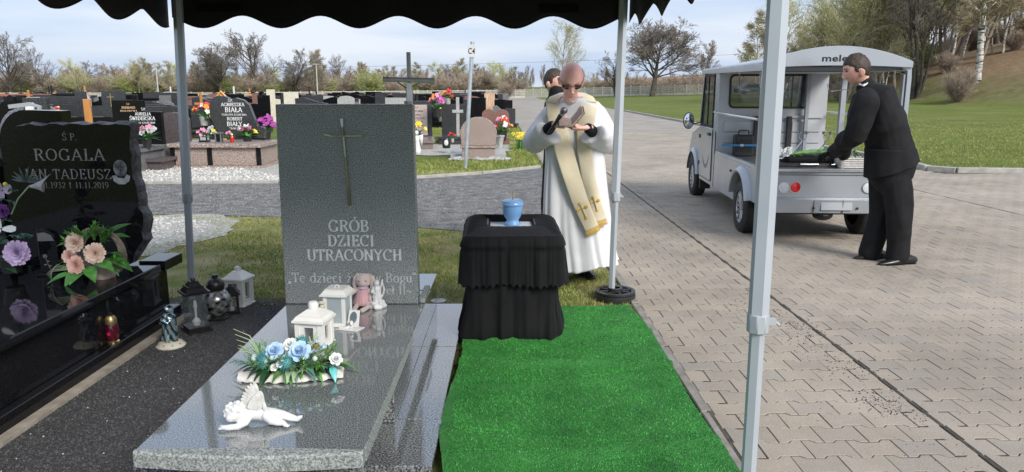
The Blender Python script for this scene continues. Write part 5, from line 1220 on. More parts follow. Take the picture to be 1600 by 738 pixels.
# ---- reclining white cherub on the front of the slab
c0 = gp(402, 668, ZS)
ch = thing('cherub_statue', 'white reclining cherub statue with wing at the front of the grey slab', 'statue', (c0.x, c0.y+.03, ZS), R(3))
k_ = MB(); S = 1.0
def hfn(d, p): return p+d*.003*mnoise.noise(d*7)
# head resting on the folded arm (left), body prone to the right
k_.ell((-.083, -.012, .052), (.037, .034, .035), 22, 16)
k_.ell((-.094, -.038, .043), (.018, .012, .014), 12, 8)           # cheek and chin
k_.ell((-.08, -.044, .046), (.006, .006, .006), 8, 6)               # nose
for i in range(46):                                                  # curls
    z = .1+.9*(i+.5)/46; a = i*2.4; q = math.sqrt(max(0, 1-(z*1.6-.7)**2)); p = Vector((-.083+.037*q*math.cos(a), -.008+.035*q*math.sin(a), .054+.036*(z*1.6-.7)))
    if p.y < -.024 and p.z < .07 and p.x > -.11: continue
    k_.ell(p, .0088, 8, 6)
k_.tube([(-.055, .0, .036), (-.03, .003, .044), (.0, .004, .042), (.03, .004, .036), (.055, .004, .032)], [(.022, .02), (.028, .026), (.028, .026), (.027, .026), (.024, .024)], 14, rnd=True)
k_.tube([(-.03, -.014, .045), (-.045, -.032, .022), (-.07, -.045, .012), (-.105, -.05, .012), (-.12, -.05, .014)], [.017, .0155, .013, .011, .009], 12, rnd=True)
for j in range(4): k_.tube([(-.118, -.054+.006*j, .012), (-.13, -.056+.006*j, .01+.002*j), (-.137, -.053+.006*j, .008)], [.0045, .004, .003], 6, rnd=True)
k_.tube([(-.04, .02, .045), (-.07, .035, .02), (-.1, .02, .012)], [.015, .012, .010], 10, rnd=True)
k_.tube([(.035, -.012, .038), (.055, -.026, .026), (.078, -.03, .018), (.095, -.03, .014)], [.023, .02, .015, .010], 12, rnd=True)      # near leg, bent
k_.tube([(.095, -.03, .014), (.104, -.04, .010), (.112, -.046, .009)], [.010, .009, .006], 8, rnd=True)
k_.tube([(.045, .01, .036), (.085, .004, .03), (.12, -.004, .022), (.142, -.008, .018)], [.022, .019, .014, .010], 12, rnd=True)       # far leg, straight
k_.tube([(.142, -.008, .018), (.152, -.012, .026), (.158, -.016, .03)], [.010, .009, .006], 8, rnd=True)
for j in range(4): k_.ell((.113+.002*j, -.050+.004*j, .008), .0035, 6, 5); k_.ell((.159+.0005*j, -.02+.004*j, .031), .0035, 6, 5)
bo = k_.build('body', MT['white_plaster'], ch); remesh(bo, .0026, 2)
MT['old_white'] = P('old_white', (.5, .49, .45), .7, (.72, .71, .68), 40, .4, 120)
def wing(parent, base, y0, sc=1.0, a0=100, a1=168):
    mb = MB(); b = Vector(base)
    for row, (nf_, ln0, r0) in enumerate(((9, .062, .020), (8, .044, .012), (6, .028, .004))):
        for i in range(nf_):
            t = i/(nf_-1); a = R(a0+(a1-a0)*t); d = Vector((math.cos(a), y0, math.sin(a))).normalized(); p = b+Vector((-.012*t, 0, .030*(1-t)*.6))+d*r0
            e = Vector((-.35, 0, .10 if t < .5 else -.15)); L_ = ln0*sc*(1-.35*t)
            mb.tube([p, p+d*L_*.4+e*L_*.05, p+d*L_*.8+e*L_*.2, p+d*L_+e*L_*.35], [(.0022, .004), (.003, .0085), (.0026, .008), (.0012, .003)], 8, up=(0, 1, 0), rnd=False)
    mb.tube([b+Vector((.014, 0, -.016)), b+Vector((.004, 0, .012)), b+Vector((-.0, 0, .034)), b+Vector((-.016, 0, .052))], [.009, .009, .007, .004], 8, rnd=True)
    return mb.build('wing', MT['old_white'], parent, smooth=40)
wing(ch, (.004, .008, .062), .15, 1.0); wing(ch, (.022, -.012, .056), -.12, .72, 92, 150)

# ---- blue and green arrangement on a piece of bark
c0 = gp(455, 597, ZS)
ba = thing('flower_arrangement', 'arrangement of blue roses, teal thistles and leaves on the grey slab', 'flowers', (c0.x, c0.y+.07, ZS), R(5))
ba.scale = (1.12, 1.1, 1.22); random.seed(12)
mb = MB()
def barkfn(u, v):
    x = -.21+.40*u; a = v*math.pi; y = .07*math.cos(a)*(1-.5*abs(2*u-1)**3); z = .024*math.sin(a)+.006*mnoise.noise(Vector((x*40, v*6, 0)))+.004
    return (x, y-.01+.012*mnoise.noise(Vector((x*18, 3, v*3))), max(.001, z))
mb.grid(barkfn, 60, 14).build('bark_base', MT['bark_white'], ba, smooth=60)
rr = random.Random(31)
# thick foliage: each large leaf is a part
for i in range(64):
    a = R(rr.uniform(0, 360)); u = rr.uniform(.3, 1); p = (.17*u*math.cos(a), .05*u*math.sin(a), .03+.02*rr.random()); front = math.sin(a) < .2
    d = (math.cos(a)+rr.uniform(-.3, .3), math.sin(a)*1.1-.15, rr.uniform(-.1, .6)); m_ = rr.choice(['leaf_dark', 'leaf_dark', 'leaf', 'leaf_blue', 'leaf_pale'])
    leafcard(ba, p, d, (0, 0, 1), rr.uniform(.05, .1), rr.uniform(.022, .036), MT[m_], curl=rr.uniform(.2, .8), rows=4)
leafcard(ba, (.15, -.06, .05), (.25, -.6, -.4), (0, 0, 1), .06, .03, P('turquoise_leaf', (.08, .4, .4), .4, (.12, .5, .48), 20), 'turquoise_leaf')
for i in range(58):
    a = R(rr.uniform(0, 360)); u = rr.uniform(.2, 1); p = (.16*u*math.cos(a), .05*u*math.sin(a), .045)
    spray(ba, p, (math.cos(a)*1.1, math.sin(a)*.9-.1, rr.uniform(.15, 1.2)), 16, rr.uniform(.06, .095), MT[rr.choice(['fern', 'fern', 'fern', 'leaf_pale', 'leaf_blue'])], seedn=100+i, wd=.006, l0=.45)
for i, (x, y, z, r, m_) in enumerate(((-.065, -.03, .105, .030, 'blue_petal'), (.028, -.035, .10, .036, 'blue_petal'), (-.012, .0, .118, .022, 'white_petal'), (.165, -.05, .072, .022, 'white_petal'), (-.04, -.07, .07, .014, 'white_petal'), (-.065, -.06, .055, .014, 'white_petal'))):
    rose((x, y, z), (x*2, -.8, .9), r, MT[m_], ba, 'blue_rose' if m_ == 'blue_petal' else 'white_rose')
thistle((-.018, -.065, .072), .037, MT['teal'], ba, 110); thistle((-.11, -.045, .078), .034, MT['teal'], ba, 100); thistle((.03, .02, .12), .03, MT['teal'], ba, 90); thistle((.085, .0, .11), .02, P('ochre_head', (.2, .16, .02), .7, (.32, .26, .06), 30), ba, 60, 'ochre_head')
for i in range(16):
    x, y = rr.uniform(-.15, .12), rr.uniform(-.08, .03); MB().ell((x, y, .07+.03*rr.random()-.2*abs(x)*.3), rr.uniform(.008, .012), 8, 6).build('pale_bud', P('pale_bud', (.36, .5, .42), .6, (.55, .66, .6), 30) if 'pale_bud' not in bpy.data.materials else bpy.data.materials['pale_bud'], ba, smooth=180)
for k, (x, y, z) in enumerate(((.105, -.0, .112), (.115, -.01, .106), (.125, .0, .115), (.09, -.01, .13))): MB().tube([(.05, -.02, .085), (x-.02, y, z-.01), (x, y, z)], .0015, 4).ell((x, y, z), .007, 8, 6).build('blue_berry_sprig', MT['blue_petal'], ba)
for k in range(5): MB().tube([(-.12, .0, .07), (-.17, -.01+.01*k, .1+.012*k), (-.2-.004*k, -.02, .11+.02*k)], [.002, .0018, .001], 4).build('grass_stem', MT['leaf_pale'], ba)

p = gp(681, 478, 0); ds = thing('dish', 'small white dish lying in the grass behind the stone base', 'dish', (p.x+.01, 5.22, .012))
MB().lathe([(0, 0), (.03, 0), (.058, .018), (.056, .02), (.03, .004), (0, .004)], n=24).build('bowl', MT['white_metal'], ds, smooth=50); MB().lathe([(.056, .018), (.063, .022), (.06, .025), (.055, .02)], n=24).build('rim', MT['white_metal'], ds, smooth=50)
# ================================================================ PEOPLE
def skin_mat(name, base, red, m2=.5):
    m, N, L, b = newmat(name); co = coords(N, L, False)
    n = N.new('ShaderNodeTexNoise'); n.inputs['Scale'].default_value = 9; n.inputs['Detail'].default_value = 6; L.new(co, n.inputs['Vector'])
    r = ramp(N, [(.35, base), (.7, red)]); L.new(n.outputs[0], r.inputs[0]); L.new(r.outputs[0], b.inputs['Base Color'])
    b.inputs['Roughness'].default_value = m2; b.inputs['Subsurface Weight'].default_value = .08; b.inputs['Subsurface Radius'].default_value = (.01, .004, .002)
    return m
MT['skin_red'] = skin_mat('flushed_skin', (.92, .57, .48), (.94, .46, .39), .42)
MT['skin'] = skin_mat('skin', (.66, .40, .31), (.68, .35, .27))
MT['hair'] = P('brown_hair', (.022, .014, .010), .6, (.07, .045, .03), 60, .8, 160, stretch=(1, 1, .3))
MT['suit'] = P('black_suit_cloth', (.009, .009, .0102), .85, (.0145, .0145, .0162), 14, .25, 400, spec=.3, bdist=.001)
MT['alb'] = P('white_alb', (.66, .67, .69), .8, (.72, .73, .75), 8, .15, 250, sheen=.15, bdist=.001)
MT['stole'] = P('cream_stole', (.66, .58, .40), .7, (.74, .66, .48), 10, .2, 300, sheen=.2, bdist=.001)
MT['embroid'] = P('gold_embroidery', (.58, .36, .06), .5, (.72, .5, .14), 90)
MT['shoe'] = P('black_shoe_leather', (.012, .012, .013), .25, (.02, .02, .02), 12)
def head(mb, M, s=1., hair=None):
    g = lambda v, c, w_: math.exp(-((v-c)/w_)**2)
    def fn(d, p):
        x, y, z = d
        q = Vector(p)
        if z < 0: q.x *= 1-.24*(-z)**1.25
        if z < .1 and y > 0: q.y *= 1-.22*min(1, (.1-z))
        if y < 0:
            f = min(1, -y*1.6)
            q.y -= .026*g(x, 0, .12)*(g(z, -.30, .14)+.55*g(z, -.1, .16))*f
            q.y += .011*(g(abs(x), .40, .17)*g(z, .06, .13))*f
            q.y -= .006*g(z, .25, .10)*g(x, 0, .55)*f
            q.y -= .007*g(z, -.60, .045)*g(x, 0, .25)*f+.006*g(z, -.72, .05)*g(x, 0, .22)*f
            q.y += .004*g(z, -.66, .025)*g(x, 0, .3)*f
            q.y -= .012*g(z, -.93, .16)*g(x, 0, .3)
            q.y -= .004*g(abs(x), .5, .2)*g(z, -.3, .2)*f
        return q
    Ms = M @ Matrix.Scale(s, 4)
    mb.ell((0, 0, 0), (.082, .100, .115), 56, 44, Ms, fn)
    for sx in (-1, 1):
        mb.ell((sx*.087, .012, -.012), (.009, .020, .032), 12, 10, Ms @ Matrix.Rotation(R(sx*12), 4, 'Y'))
        mb.ell((sx*.093, .020, -.005), (.005, .014, .026), 10, 8, Ms @ Matrix.Rotation(R(sx*14), 4, 'Y'))
        mb.ell((sx*.011, -.108, -.040), (.009, .010, .008), 8, 6, Ms)
def hand(mb, W, d, n, curl=(.5, .6, .4), side=1, sc=1., thumb=(.6, .75, .3), curls=None):
    W = Vector(W); d = Vector(d).normalized(); n = Vector(n); n = (n-d*n.dot(d)).normalized(); s = d.cross(n)*side
    mb.tube([W-d*.02*sc, W+d*.03*sc, W+d*.062*sc, W+d*.088*sc], [(.020*sc, .025*sc), (.017*sc, .036*sc), (.015*sc, .042*sc), (.012*sc, .040*sc)], 12, rnd=True, up=n)
    for i in range(4):
        p = W+d*(.086-.004*(i in (0, 2))-.011*(i == 3))*sc+s*(.031-.0205*i)*sc
        ln = (.072, .080, .074, .058)[i]*sc; a = 0; pts = [p]; cc = curls[i] if curls else curl
        for k, fr_ in enumerate((.45, .31, .24)):
            a += cc[k]; dd = d*math.cos(a)+n*math.sin(a)+s*(.06-.05*i)*(k == 0); pts.append(pts[-1]+dd*ln*fr_)
        mb.tube(pts, [.0098*sc, .0092*sc, .0085*sc, .0072*sc], 8, rnd=True, up=n)
    p = W+d*.022*sc+s*.028*sc; t = (d*thumb[0]+s*thumb[1]+n*thumb[2]).normalized(); t2 = (t+n*.35+d*.3).normalized()
    mb.tube([p, p+t*.042*sc, p+t*.042*sc+t2*.030*sc], [.013*sc, .0115*sc, .0085*sc], 8, rnd=True)
def person(name_label, base):
    return thing('person', name_label, 'person', tuple(base), 0)
def rel(base):
    b = Vector(base)
    return lambda x, y, Y: at(x, y, Y)-b
def shoe(parent, heel, toe, h=.075):
    heel, toe = Vector(heel), Vector(toe); d = (toe-heel).normalized(); L_ = (toe-heel).length
    mb = MB(); pts = [heel+d*L_*t+Vector((0, 0, z)) for t, z in ((.0, .045), (.12, .05), (.35, .045), (.6, .034), (.85, .027), (1, .022))]
    mb.tube(pts, [(.036, .030), (.046, .036), (.042, .036), (.032, .043), (.024, .040), (.014, .025)], 14, rnd=True, up=(0, 0, 1))
    o = mb.build('shoe', MT['shoe'], parent, smooth=180)
    mb = MB(); s_ = d.cross(Vector((0, 0, 1))); ol = []
    for t, w_ in ((-.08, .02), (.0, .034), (.3, .036), (.6, .043), (.85, .040), (1.03, .022)): ol.append((t, w_))
    pl = [heel+d*L_*t+s_*w_ for t, w_ in ol]+[heel+d*L_*t-s_*w_ for t, w_ in reversed(ol)]
    mb.slab([(p.x, p.y) for p in pl], heel.z+.001, heel.z+.013); mb.build('sole', MT['rubber'], o)
    return o

# ---------------------------------------------------------------- the priest
pb = gp(897, 436, .012); pb.z = .013; pb.y = 5.92
pr_ = person('bald priest in white alb and cream stole reading from a small book', pb); r0 = rel(pb)
YP = 5.86
# ring table: photo y, left x, right x, depth half size, centre depth
ringt = [(153, 878, 908, .06, 5.80), (158, 866, 922, .10, 5.82), (166, 852, 941, .125, 5.84), (185, 848, 944, .14, 5.85), (215, 850, 944, .15, 5.85), (250, 851, 946, .155, 5.85), (300, 849, 951, .165, 5.86), (350, 848, 956, .18, 5.87), (385, 850, 961, .2, 5.88), (414, 853, 966, .215, 5.88)]
rings = []
for (y, xl, xr, ry, Yc) in ringt:
    a, b = r0(xl, y, Yc), r0(xr, y, Yc); rings.append(((a+b)/2, (b-a).length/2, ry))
def ring_at(z):
    for (c0_, rx0, ry0), (c1_, rx1, ry1) in zip(rings, rings[1:]):
        if c0_.z >= z >= c1_.z:
            t = (c0_.z-z)/(c0_.z-c1_.z); return c0_.lerp(c1_, t), rx0+(rx1-rx0)*t, ry0+(ry1-ry0)*t
    return rings[-1] if z < rings[-1][0].z else rings[0]
ztop, zbot = rings[0][0].z, rings[-1][0].z
def albfn(u, v):
    a = u*2*math.pi; z = ztop+(zbot-ztop)*v; c, rx, ry = ring_at(z)
    lo = max(0, v-.12)/.88
    f = lo*(.034*mnoise.noise(Vector((math.cos(a)*5.2, math.sin(a)*5.2, z*.9)))+.012*math.sin(a*11+3*mnoise.noise(Vector((math.cos(a)*2, math.sin(a)*2, z)))))*2.0
    k = 1+f*1.5
    sup = 1-.06*math.cos(4*a)
    x = c.x+rx*k*math.cos(a)*sup; y = c.y+ry*(1+f*2.5)*math.sin(a)*sup
    zz = z
    if v > .95: zz += (x-c.x)*.10*(v-.95)/.05+.012*math.sin(a*5+1)*(v-.95)/.05
    return (x, y, zz)
alb = MB().grid(albfn, 220, 110, closed=True).build('alb', MT['alb'], pr_, smooth=180)
m_ = alb.modifiers.new('thick', 'SOLIDIFY'); m_.thickness = .003
# arms: shoulder - elbow - wrist, from the photo
aL = [r0(862, 174, 5.84), r0(834, 224, 5.82), r0(863, 196, 5.50)]      # image left
aR = [r0(932, 174, 5.84), r0(952, 226, 5.80), r0(918, 200, 5.50)]
def sleeve(A, sgn):
    S, E_, Wd = A; mb = MB()
    end = E_.lerp(Wd, .80)
    mb.tube([S.lerp(E_, -.12), S, S.lerp(E_, .3), S.lerp(E_, .7)], [.045, .064, .078, .086], 18, rnd=True, up=(0, 1, 0))
    mb.tube([S.lerp(E_, .7), E_+Vector((0, 0, -.0)), E_.lerp(Wd, .25), E_.lerp(Wd, .55)+Vector((0, 0, -.018)), end+Vector((0, 0, -.028))], [(.086, .086), (.088, .084), (.086, .072), (.092, .064), (.105, .058)], 18, rnd=False, up=(0, 0, 1))
    o = mb.build('sleeve', MT['alb'], pr_); remesh(o, .008, 6)
    folds(o, .009, 7, (E_-S).normalized(), .35, 3 if sgn > 0 else 8); return o
sleeve(aL, -1); sleeve(aR, 1)
for A in (aL, aR):
    S, E_, Wd = A; o = MB().tube([E_.lerp(Wd, .55), E_.lerp(Wd, .8), E_.lerp(Wd, .97)], [.046, .043, .036], 14, rnd=True).build('black_cuff', MT['suit'], pr_, smooth=180); folds(o, .003, 18, (Wd-E_).normalized(), 2., 1)
# body (one surface): head bowed, neck, torso, arms, hands, legs
mb = MB()
hc = r0(893, 123, 5.66)
Mh = Matrix.Translation(hc) @ Matrix.Rotation(R(-4), 4, 'Z') @ Matrix.Rotation(R(36), 4, 'X')
head(mb, Mh, 1.1)
mb.tube([hc+Vector((0, .02, -.07)), hc+Vector((0, .07, -.13)), r0(893, 158, 5.80), r0(894, 175, 5.85)], [.052, .056, .062, .11], 16, rnd=True)
mb.tube([r0(894, 178, 5.86), r0(895, 230, 5.88), r0(896, 280, 5.88)], [(.10, .17), (.10, .15), (.10, .16)], 16, rnd=True, up=(0, 1, 0))
for A in (aL, aR):
    S, E_, Wd = A; mb.tube([S, E_, Wd], [.045, .038, .027], 12, rnd=True)
for px in (876, 908): mb.tube([r0(px, 285, 5.88), r0(px, 350, 5.87), r0(px, 415, 5.9)], [.075, .055, .042], 12, rnd=True)
WL, WR = aL[2], aR[2]
hand(mb, WL, (.62, -.32, .42), (.55, .3, -.72), side=-1, sc=1.05, curls=[(.75, .8, .5), (.85, .85, .5), (.9, .9, .6), (1., .9, .6)], thumb=(.8, .45, .5))
hand(mb, WR, (-.86, -.30, -.04), (-.1, .1, 1), side=1, sc=1.05, curls=[(.25, .35, .3), (.3, .4, .3), (.35, .4, .35), (.4, .5, .4)], thumb=(.55, .7, .5))
body = mb.build('body', MT['skin_red'], pr_); remesh(body, .0046, 2)
# face details
q = lambda x, y, z: tuple(Mh @ (Vector((x, y, z))*1.1))
gl = bpy.data.objects.new('sunglasses', None); COL.objects.link(gl); gl.parent = pr_
for sx in (-1, 1):
    mb = MB(); mb.add([q(sx*(.036+.029*math.cos(R(a))*(1.0)), -.0995+.012*abs(math.cos(R(a)))**2, .006+.0185*math.sin(R(a))*(1.15 if math.sin(R(a)) < 0 else .8)) for a in range(0, 360, 20)], [tuple(range(18))])
    o = mb.build('lens', P('brown_lens', (.03, .008, .008), .08, (.05, .015, .012), 5, spec=.8), gl); s_ = o.modifiers.new('s', 'SOLIDIFY'); s_.thickness = .002
    MB().tube([q(sx*.062, -.085, .012), q(sx*.08, -.03, .012), q(sx*.083, .012, .006)], .0022, 5).build('temple', MT['black_plastic'], gl)
    MB().tube([q(sx*.012, -.106, .014), q(sx*.036, -.104, .0205), q(sx*.062, -.088, .014)], .0028, 5).build('rim', MT['black_plastic'], gl)
MB().tube([q(-.013, -.106, .010), q(0, -.109, .013), q(.013, -.106, .010)], .0025, 5).build('bridge', MT['black_plastic'], gl)
MB().tube([q(-.022, -.1005, -.0755), q(0, -.1065, -.0765), q(.022, -.1005, -.0765)], [.001, .0022, .001], 5).build('mouth_line', P('lip_shadow', (.2, .07, .06), .6), body)
# clerical collar
MB().tube([r0(886, 151, 5.70), r0(889, 156, 5.69), r0(894, 160, 5.68), r0(900, 157, 5.69), r0(905, 151, 5.70)], [(.01, .004)]*5, 6).build('collar', MT['alb'], pr_)
# stole: two bands laid over the alb
def band(pts, wds, nm):
    """pts: (photo x, y) of the band centre; hugs the front of the alb"""
    P3 = []
    for (x, y) in pts:
        z = at(x, y, 5.7).z-pb.z; c, rx, ry = ring_at(z); Yf = c.y+pb.y-ry
        for _ in range(3):
            p = at(x, y, Yf)-pb; c, rx, ry = ring_at(p.z); t = max(-.95, min(.95, (p.x-c.x)/rx)); Yf = c.y+pb.y-ry*math.sqrt(1-t*t)*1.12-.025
        P3.append(at(x, y, Yf)-pb)
    n = len(P3)
    def fn(u, v):
        s_ = v*(n-1); i = min(n-2, int(s_)); f = s_-i
        a, b = P3[max(0, i-1)], P3[min(n-1, i+2)]; p0, p1 = P3[i], P3[i+1]
        p = p0.lerp(p1, f); w_ = wds[i]+(wds[i+1]-wds[i])*f; t = (p1-p0).normalized(); sd_ = t.cross(Vector((0, -1, 0))).normalized()
        yo = .012*(2*u-1)**2+.004*math.sin(v*14+u*3)
        p = p+sd_*(u-.5)*w_+Vector((0, yo, 0)); return tuple(p)
    o = MB().grid(fn, 12, 60).build(nm, MT['stole'], pr_, smooth=180); s_ = o.modifiers.new('s', 'SOLIDIFY'); s_.thickness = .004; s_.offset = 1
    e0, e1 = Vector(fn(0, 1)), Vector(fn(1, 1)); d = (P3[-1]-P3[-2]).normalized(); mb = MB()
    for k in range(34):
        p = e0.lerp(e1, k/33); p = Vector(fn(k/33, 1)); mb.tube([p-d*.008, p+d*.022+Vector((random.uniform(-.003, .003), -.003, 0)), p+d*.042], [.0028, .0026, .0016], 4)
    f_ = mb.build('fringe', MT['embroid'], o)
    return fn, o, P3
fn1, s1, q1 = band([(866, 158), (868, 178), (874, 205), (882, 238), (893, 275), (905, 312), (916, 338), (925, 358)], [.125, .13, .135, .14, .135, .125, .115, .11], 'stole_band')
fn2, s2, q2 = band([(921, 158), (917, 178), (914, 205), (914, 238), (919, 275), (926, 305), (932, 325), (938, 346)], [.12, .13, .125, .11, .10, .10, .10, .10], 'stole_band')
def ecross(fn, u, v, s, par):
    p = Vector(fn(u, v)); px_ = (Vector(fn(min(1, u+.1), v))-p).normalized(); pz_ = (Vector(fn(u, v-.05))-p).normalized(); o_ = Vector((0, -.008, 0)); mb = MB()
    mb.tube([p-pz_*s*1.5+o_, p+pz_*s*1.2+o_], [(.0025, s*.16)]*2, 4); mb.tube([p-px_*s*.8+pz_*s*.3+o_, p+px_*s*.8+pz_*s*.3+o_], [(.0025, s*.16)]*2, 4)
    for e in (p-pz_*s*1.5, p+pz_*s*1.2, p-px_*s*.8+pz_*s*.3, p+px_*s*.8+pz_*s*.3): mb.ell(e+o_, (s*.3, .004, s*.3), 8, 5)
    mb.build('embroidered_cross', MT['embroid'], par)
ecross(fn1, .55, .80, .045, s1); ecross(fn2, .5, .80, .04, s2)
# neck yoke joining the two bands behind the neck
MB().tube([r0(862, 160, 5.74), r0(868, 152, 5.80), r0(880, 147, 5.88), r0(894, 146, 5.90), r0(908, 147, 5.88), r0(918, 152, 5.80), r0(922, 160, 5.74)], [(.006, .055), (.006, .05), (.006, .045), (.006, .04), (.006, .045), (.006, .05), (.006, .055)], 10, up=(0, 0, 1)).build('stole_neck', MT['stole'], pr_, smooth=180)
# trousers ends and shoes
MB().tube([r0(904, 395, 5.90), r0(904, 425, 5.90)], [.07, .062], 14).build('trouser_leg', MT['suit'], pr_, smooth=180)
MB().tube([r0(872, 395, 5.92), r0(872, 425, 5.92)], [.07, .062], 14).build('trouser_leg', MT['suit'], pr_, smooth=180)
g1 = gp(901, 427, 0)-pb; g1.z = -.012; g2 = gp(913, 440, 0)-pb; g2.z = -.012
shoe(pr_, g1, g1+(Vector((.45, -.9, 0))).normalized()*.24)
g1 = gp(872, 427, 0)-pb; g1.z = -.012
shoe(pr_, g1, g1+(Vector((-.15, -.98, 0))).normalized()*.24)
# microphone and book: held things
mp0 = at(861, 203, 5.40); mp1 = at(883, 170, 5.33); mic = thing('microphone', 'black microphone with grey mesh head held by the priest', 'microphone', tuple(mp0))
d = mp1-mp0; MB().tube([Vector((0, 0, 0))-d*.2, d*.35, d*.72], [.011, .013, .018], 14).build('handle', MT['black_plastic'], mic, smooth=40)
MB().tube([d*.72, d*.78, d*.80], [.019, .022, .022], 16).build('ring', MT['steel'], mic, smooth=40)
MB().ell(tuple(d*.92), (.0265, .0265, .0265), 16, 12).build('mesh_head', P('mic_mesh', (.12, .12, .12), .35, (.4, .4, .4), 160, .6, 250, metal=.8), mic, smooth=180)
bp_ = at(892, 196, 5.36); bkk = thing('prayer_book', 'small dark brown prayer book open in the hands of the priest', 'book', tuple(bp_))
sp0, sp1 = Vector((0, -.09, -.012)), Vector((.008, .08, .035))       # the spine, near end to far end
hl = Vector((-.098, .0, .010)); hr = Vector((.088, .02, .098))
def half(v, nm, th, off, mat):
    nrm = (sp1-sp0).cross(v).normalized()
    if nrm.z < 0: nrm = -nrm
    if v is hr and nrm.x > 0: nrm = nrm*1
    ins = .94 if 'page' in nm else 1.0
    a = sp0.lerp(sp1, (1-ins)/2); b = sp1.lerp(sp0, (1-ins)/2); vv = v*ins
    base = [a, a+vv, b+vv, b]; lo = [p+nrm*off for p in base]; hi = [p+nrm*(off+th) for p in base]
    MB().add(lo+hi, [(3, 2, 1, 0), (4, 5, 6, 7), (0, 1, 5, 4), (1, 2, 6, 5), (2, 3, 7, 6), (3, 0, 4, 7)]).build(nm, mat, bkk)
MT['cover'] = P('dark_brown_cover', (.035, .025, .022), .45, (.06, .045, .04), 30)
MT['pages'] = P('page_block', (.3, .22, .19), .8, (.4, .32, .27), 30)
half(hl, 'cover', .003, -.003, MT['cover']); half(hr, 'cover', .003, -.003, MT['cover']); half(hl, 'page_block', .012, .0003, MT['pages']); half(hr, 'page_block', .010, .0003, MT['pages'])

# ---------------------------------------------------------------- the man in the black suit by the vehicle
sb = gp(1385, 412, .012); sb.z = .013; sb.y = 6.42
sm = person('man in black suit leaning over the open rear of the silver vehicle', sb); r1 = rel(sb)
ym = 6.42
mb = MB()
mb.tube([r1(1392, 262, ym-.0), r1(1391, 238, ym-.0), r1(1385, 205, ym), r1(1373, 175, ym+.03), r1(1362, 152, ym+.05), r1(1354, 140, ym+.06)],
        [(.20, .19), (.19, .18), (.18, .165), (.205, .182), (.205, .168), (.10, .085)], 20, rnd=True, up=(0, 1, 0))
shL, elL, wrL = r1(1352, 158, ym-.16), r1(1336, 212, ym-.13), r1(1301, 237, ym+.28)
shR, elR, wrR = r1(1346, 158, ym+.25), r1(1334, 212, ym+.36), r1(1318, 241, ym+.55)
mb.tube([shL, shL.lerp(elL, .5), elL, elL.lerp(wrL, .5), elL.lerp(wrL, .98)], [.10, .095, .085, .074, .058], 16, rnd=True)
mb.tube([shR, shR.lerp(elR, .5), elR, elR.lerp(wrR, .5), wrR], [.082, .076, .066, .058, .050], 16, rnd=True)
jk = mb.build('jacket', MT['suit'], sm); remesh(jk, .010, 6); folds(jk, .018, 5.5, (.35, 0, 1), .45, 2)
# skirt of the jacket, open and hanging
def skirt(u, v):
    a = u*2*math.pi; t = Vector((.24, 0, .0)); c = r1(1391, 232, ym).lerp(r1(1393, 263, ym), v)
    k = 1+.05*v+.03*v*math.sin(a*5+1)+.02*v*math.sin(a*9)
    x = c.x+.198*k*math.cos(a); y = c.y+.202*k*math.sin(a); z = c.z+(.055*math.cos(a))*(v)-.03*v*(-math.cos(a))
    return (x, y, z)
o = MB().grid(skirt, 80, 16, closed=True).build('jacket_skirt', MT['suit'], sm, smooth=180); s_ = o.modifiers.new('s', 'SOLIDIFY'); s_.thickness = .006
mb = MB()
hipc = r1(1389, 250, ym)
mb.tube([r1(1390, 236, ym), r1(1389, 262, ym), r1(1388, 275, ym)], [(.17, .165), (.18, .17), (.17, .15)], 18, rnd=True, up=(0, 1, 0))
mb.tube([r1(1396, 268, ym-.08), r1(1402, 300, ym-.09), r1(1405, 340, ym-.08), r1(1403, 375, ym-.06), r1(1403, 400, ym-.05)], [(.115, .13), (.11, .125), (.095, .105), (.088, .095), (.088, .10)], 16, rnd=True, up=(0, 1, 0))
mb.tube([r1(1382, 268, ym+.09), r1(1380, 300, ym+.10), r1(1376, 335, ym+.12), r1(1366, 368, ym+.13), r1(1360, 394, ym+.14)], [(.115, .13), (.11, .12), (.095, .105), (.088, .095), (.088, .10)], 16, rnd=True, up=(0, 1, 0))
tr = mb.build('trousers', MT['suit'], sm); remesh(tr, .009, 5); folds(tr, .010, 6, (0, 0, 1), .35, 6)
g1 = gp(1404, 412, 0); g1.y = ym-.06; g1 = g1-sb; g1.z = -.012; shoe(sm, g1+Vector((.10, .0, 0)), g1+Vector((-.22, -.05, 0)))
g1 = gp(1364, 402, 0)-sb; g1.y = .15; g1.z = -.012; shoe(sm, g1+Vector((.05, .0, 0)), g1+Vector((-.215, -.02, 0)))
mb = MB()
hc = r1(1339, 109, ym+.06)
Mh2 = Matrix.Translation(hc) @ Matrix.Rotation(R(-100), 4, 'Z') @ Matrix.Rotation(R(14), 4, 'X')
head(mb, Mh2, 1.08)
mb.tube([hc+Vector((.03, 0, -.05)), r1(1348, 126, ym+.06), r1(1354, 140, ym+.06)], [.055, .058, .05], 16, rnd=True)
mb.tube([r1(1358, 150, ym+.05), r1(1380, 200, ym), r1(1389, 255, ym)], [(.09, .07), (.10, .10), (.10, .10)], 14, rnd=True, up=(0, 1, 0))
for A in ((shL, elL, wrL), (shR, elR, wrR)): mb.tube(A, [.05, .045, .03], 10, rnd=True)
mb.tube([r1(1396, 268, ym-.08), r1(1405, 340, ym-.08), r1(1403, 400, ym-.05)], [.07, .05, .036], 10, rnd=True); mb.tube([r1(1382, 268, ym+.09), r1(1376, 335, ym+.12), r1(1361, 392, ym+.14)], [.07, .05, .036], 10, rnd=True)
b2 = mb.build('body', MT['skin'], sm); remesh(b2, .005, 2)
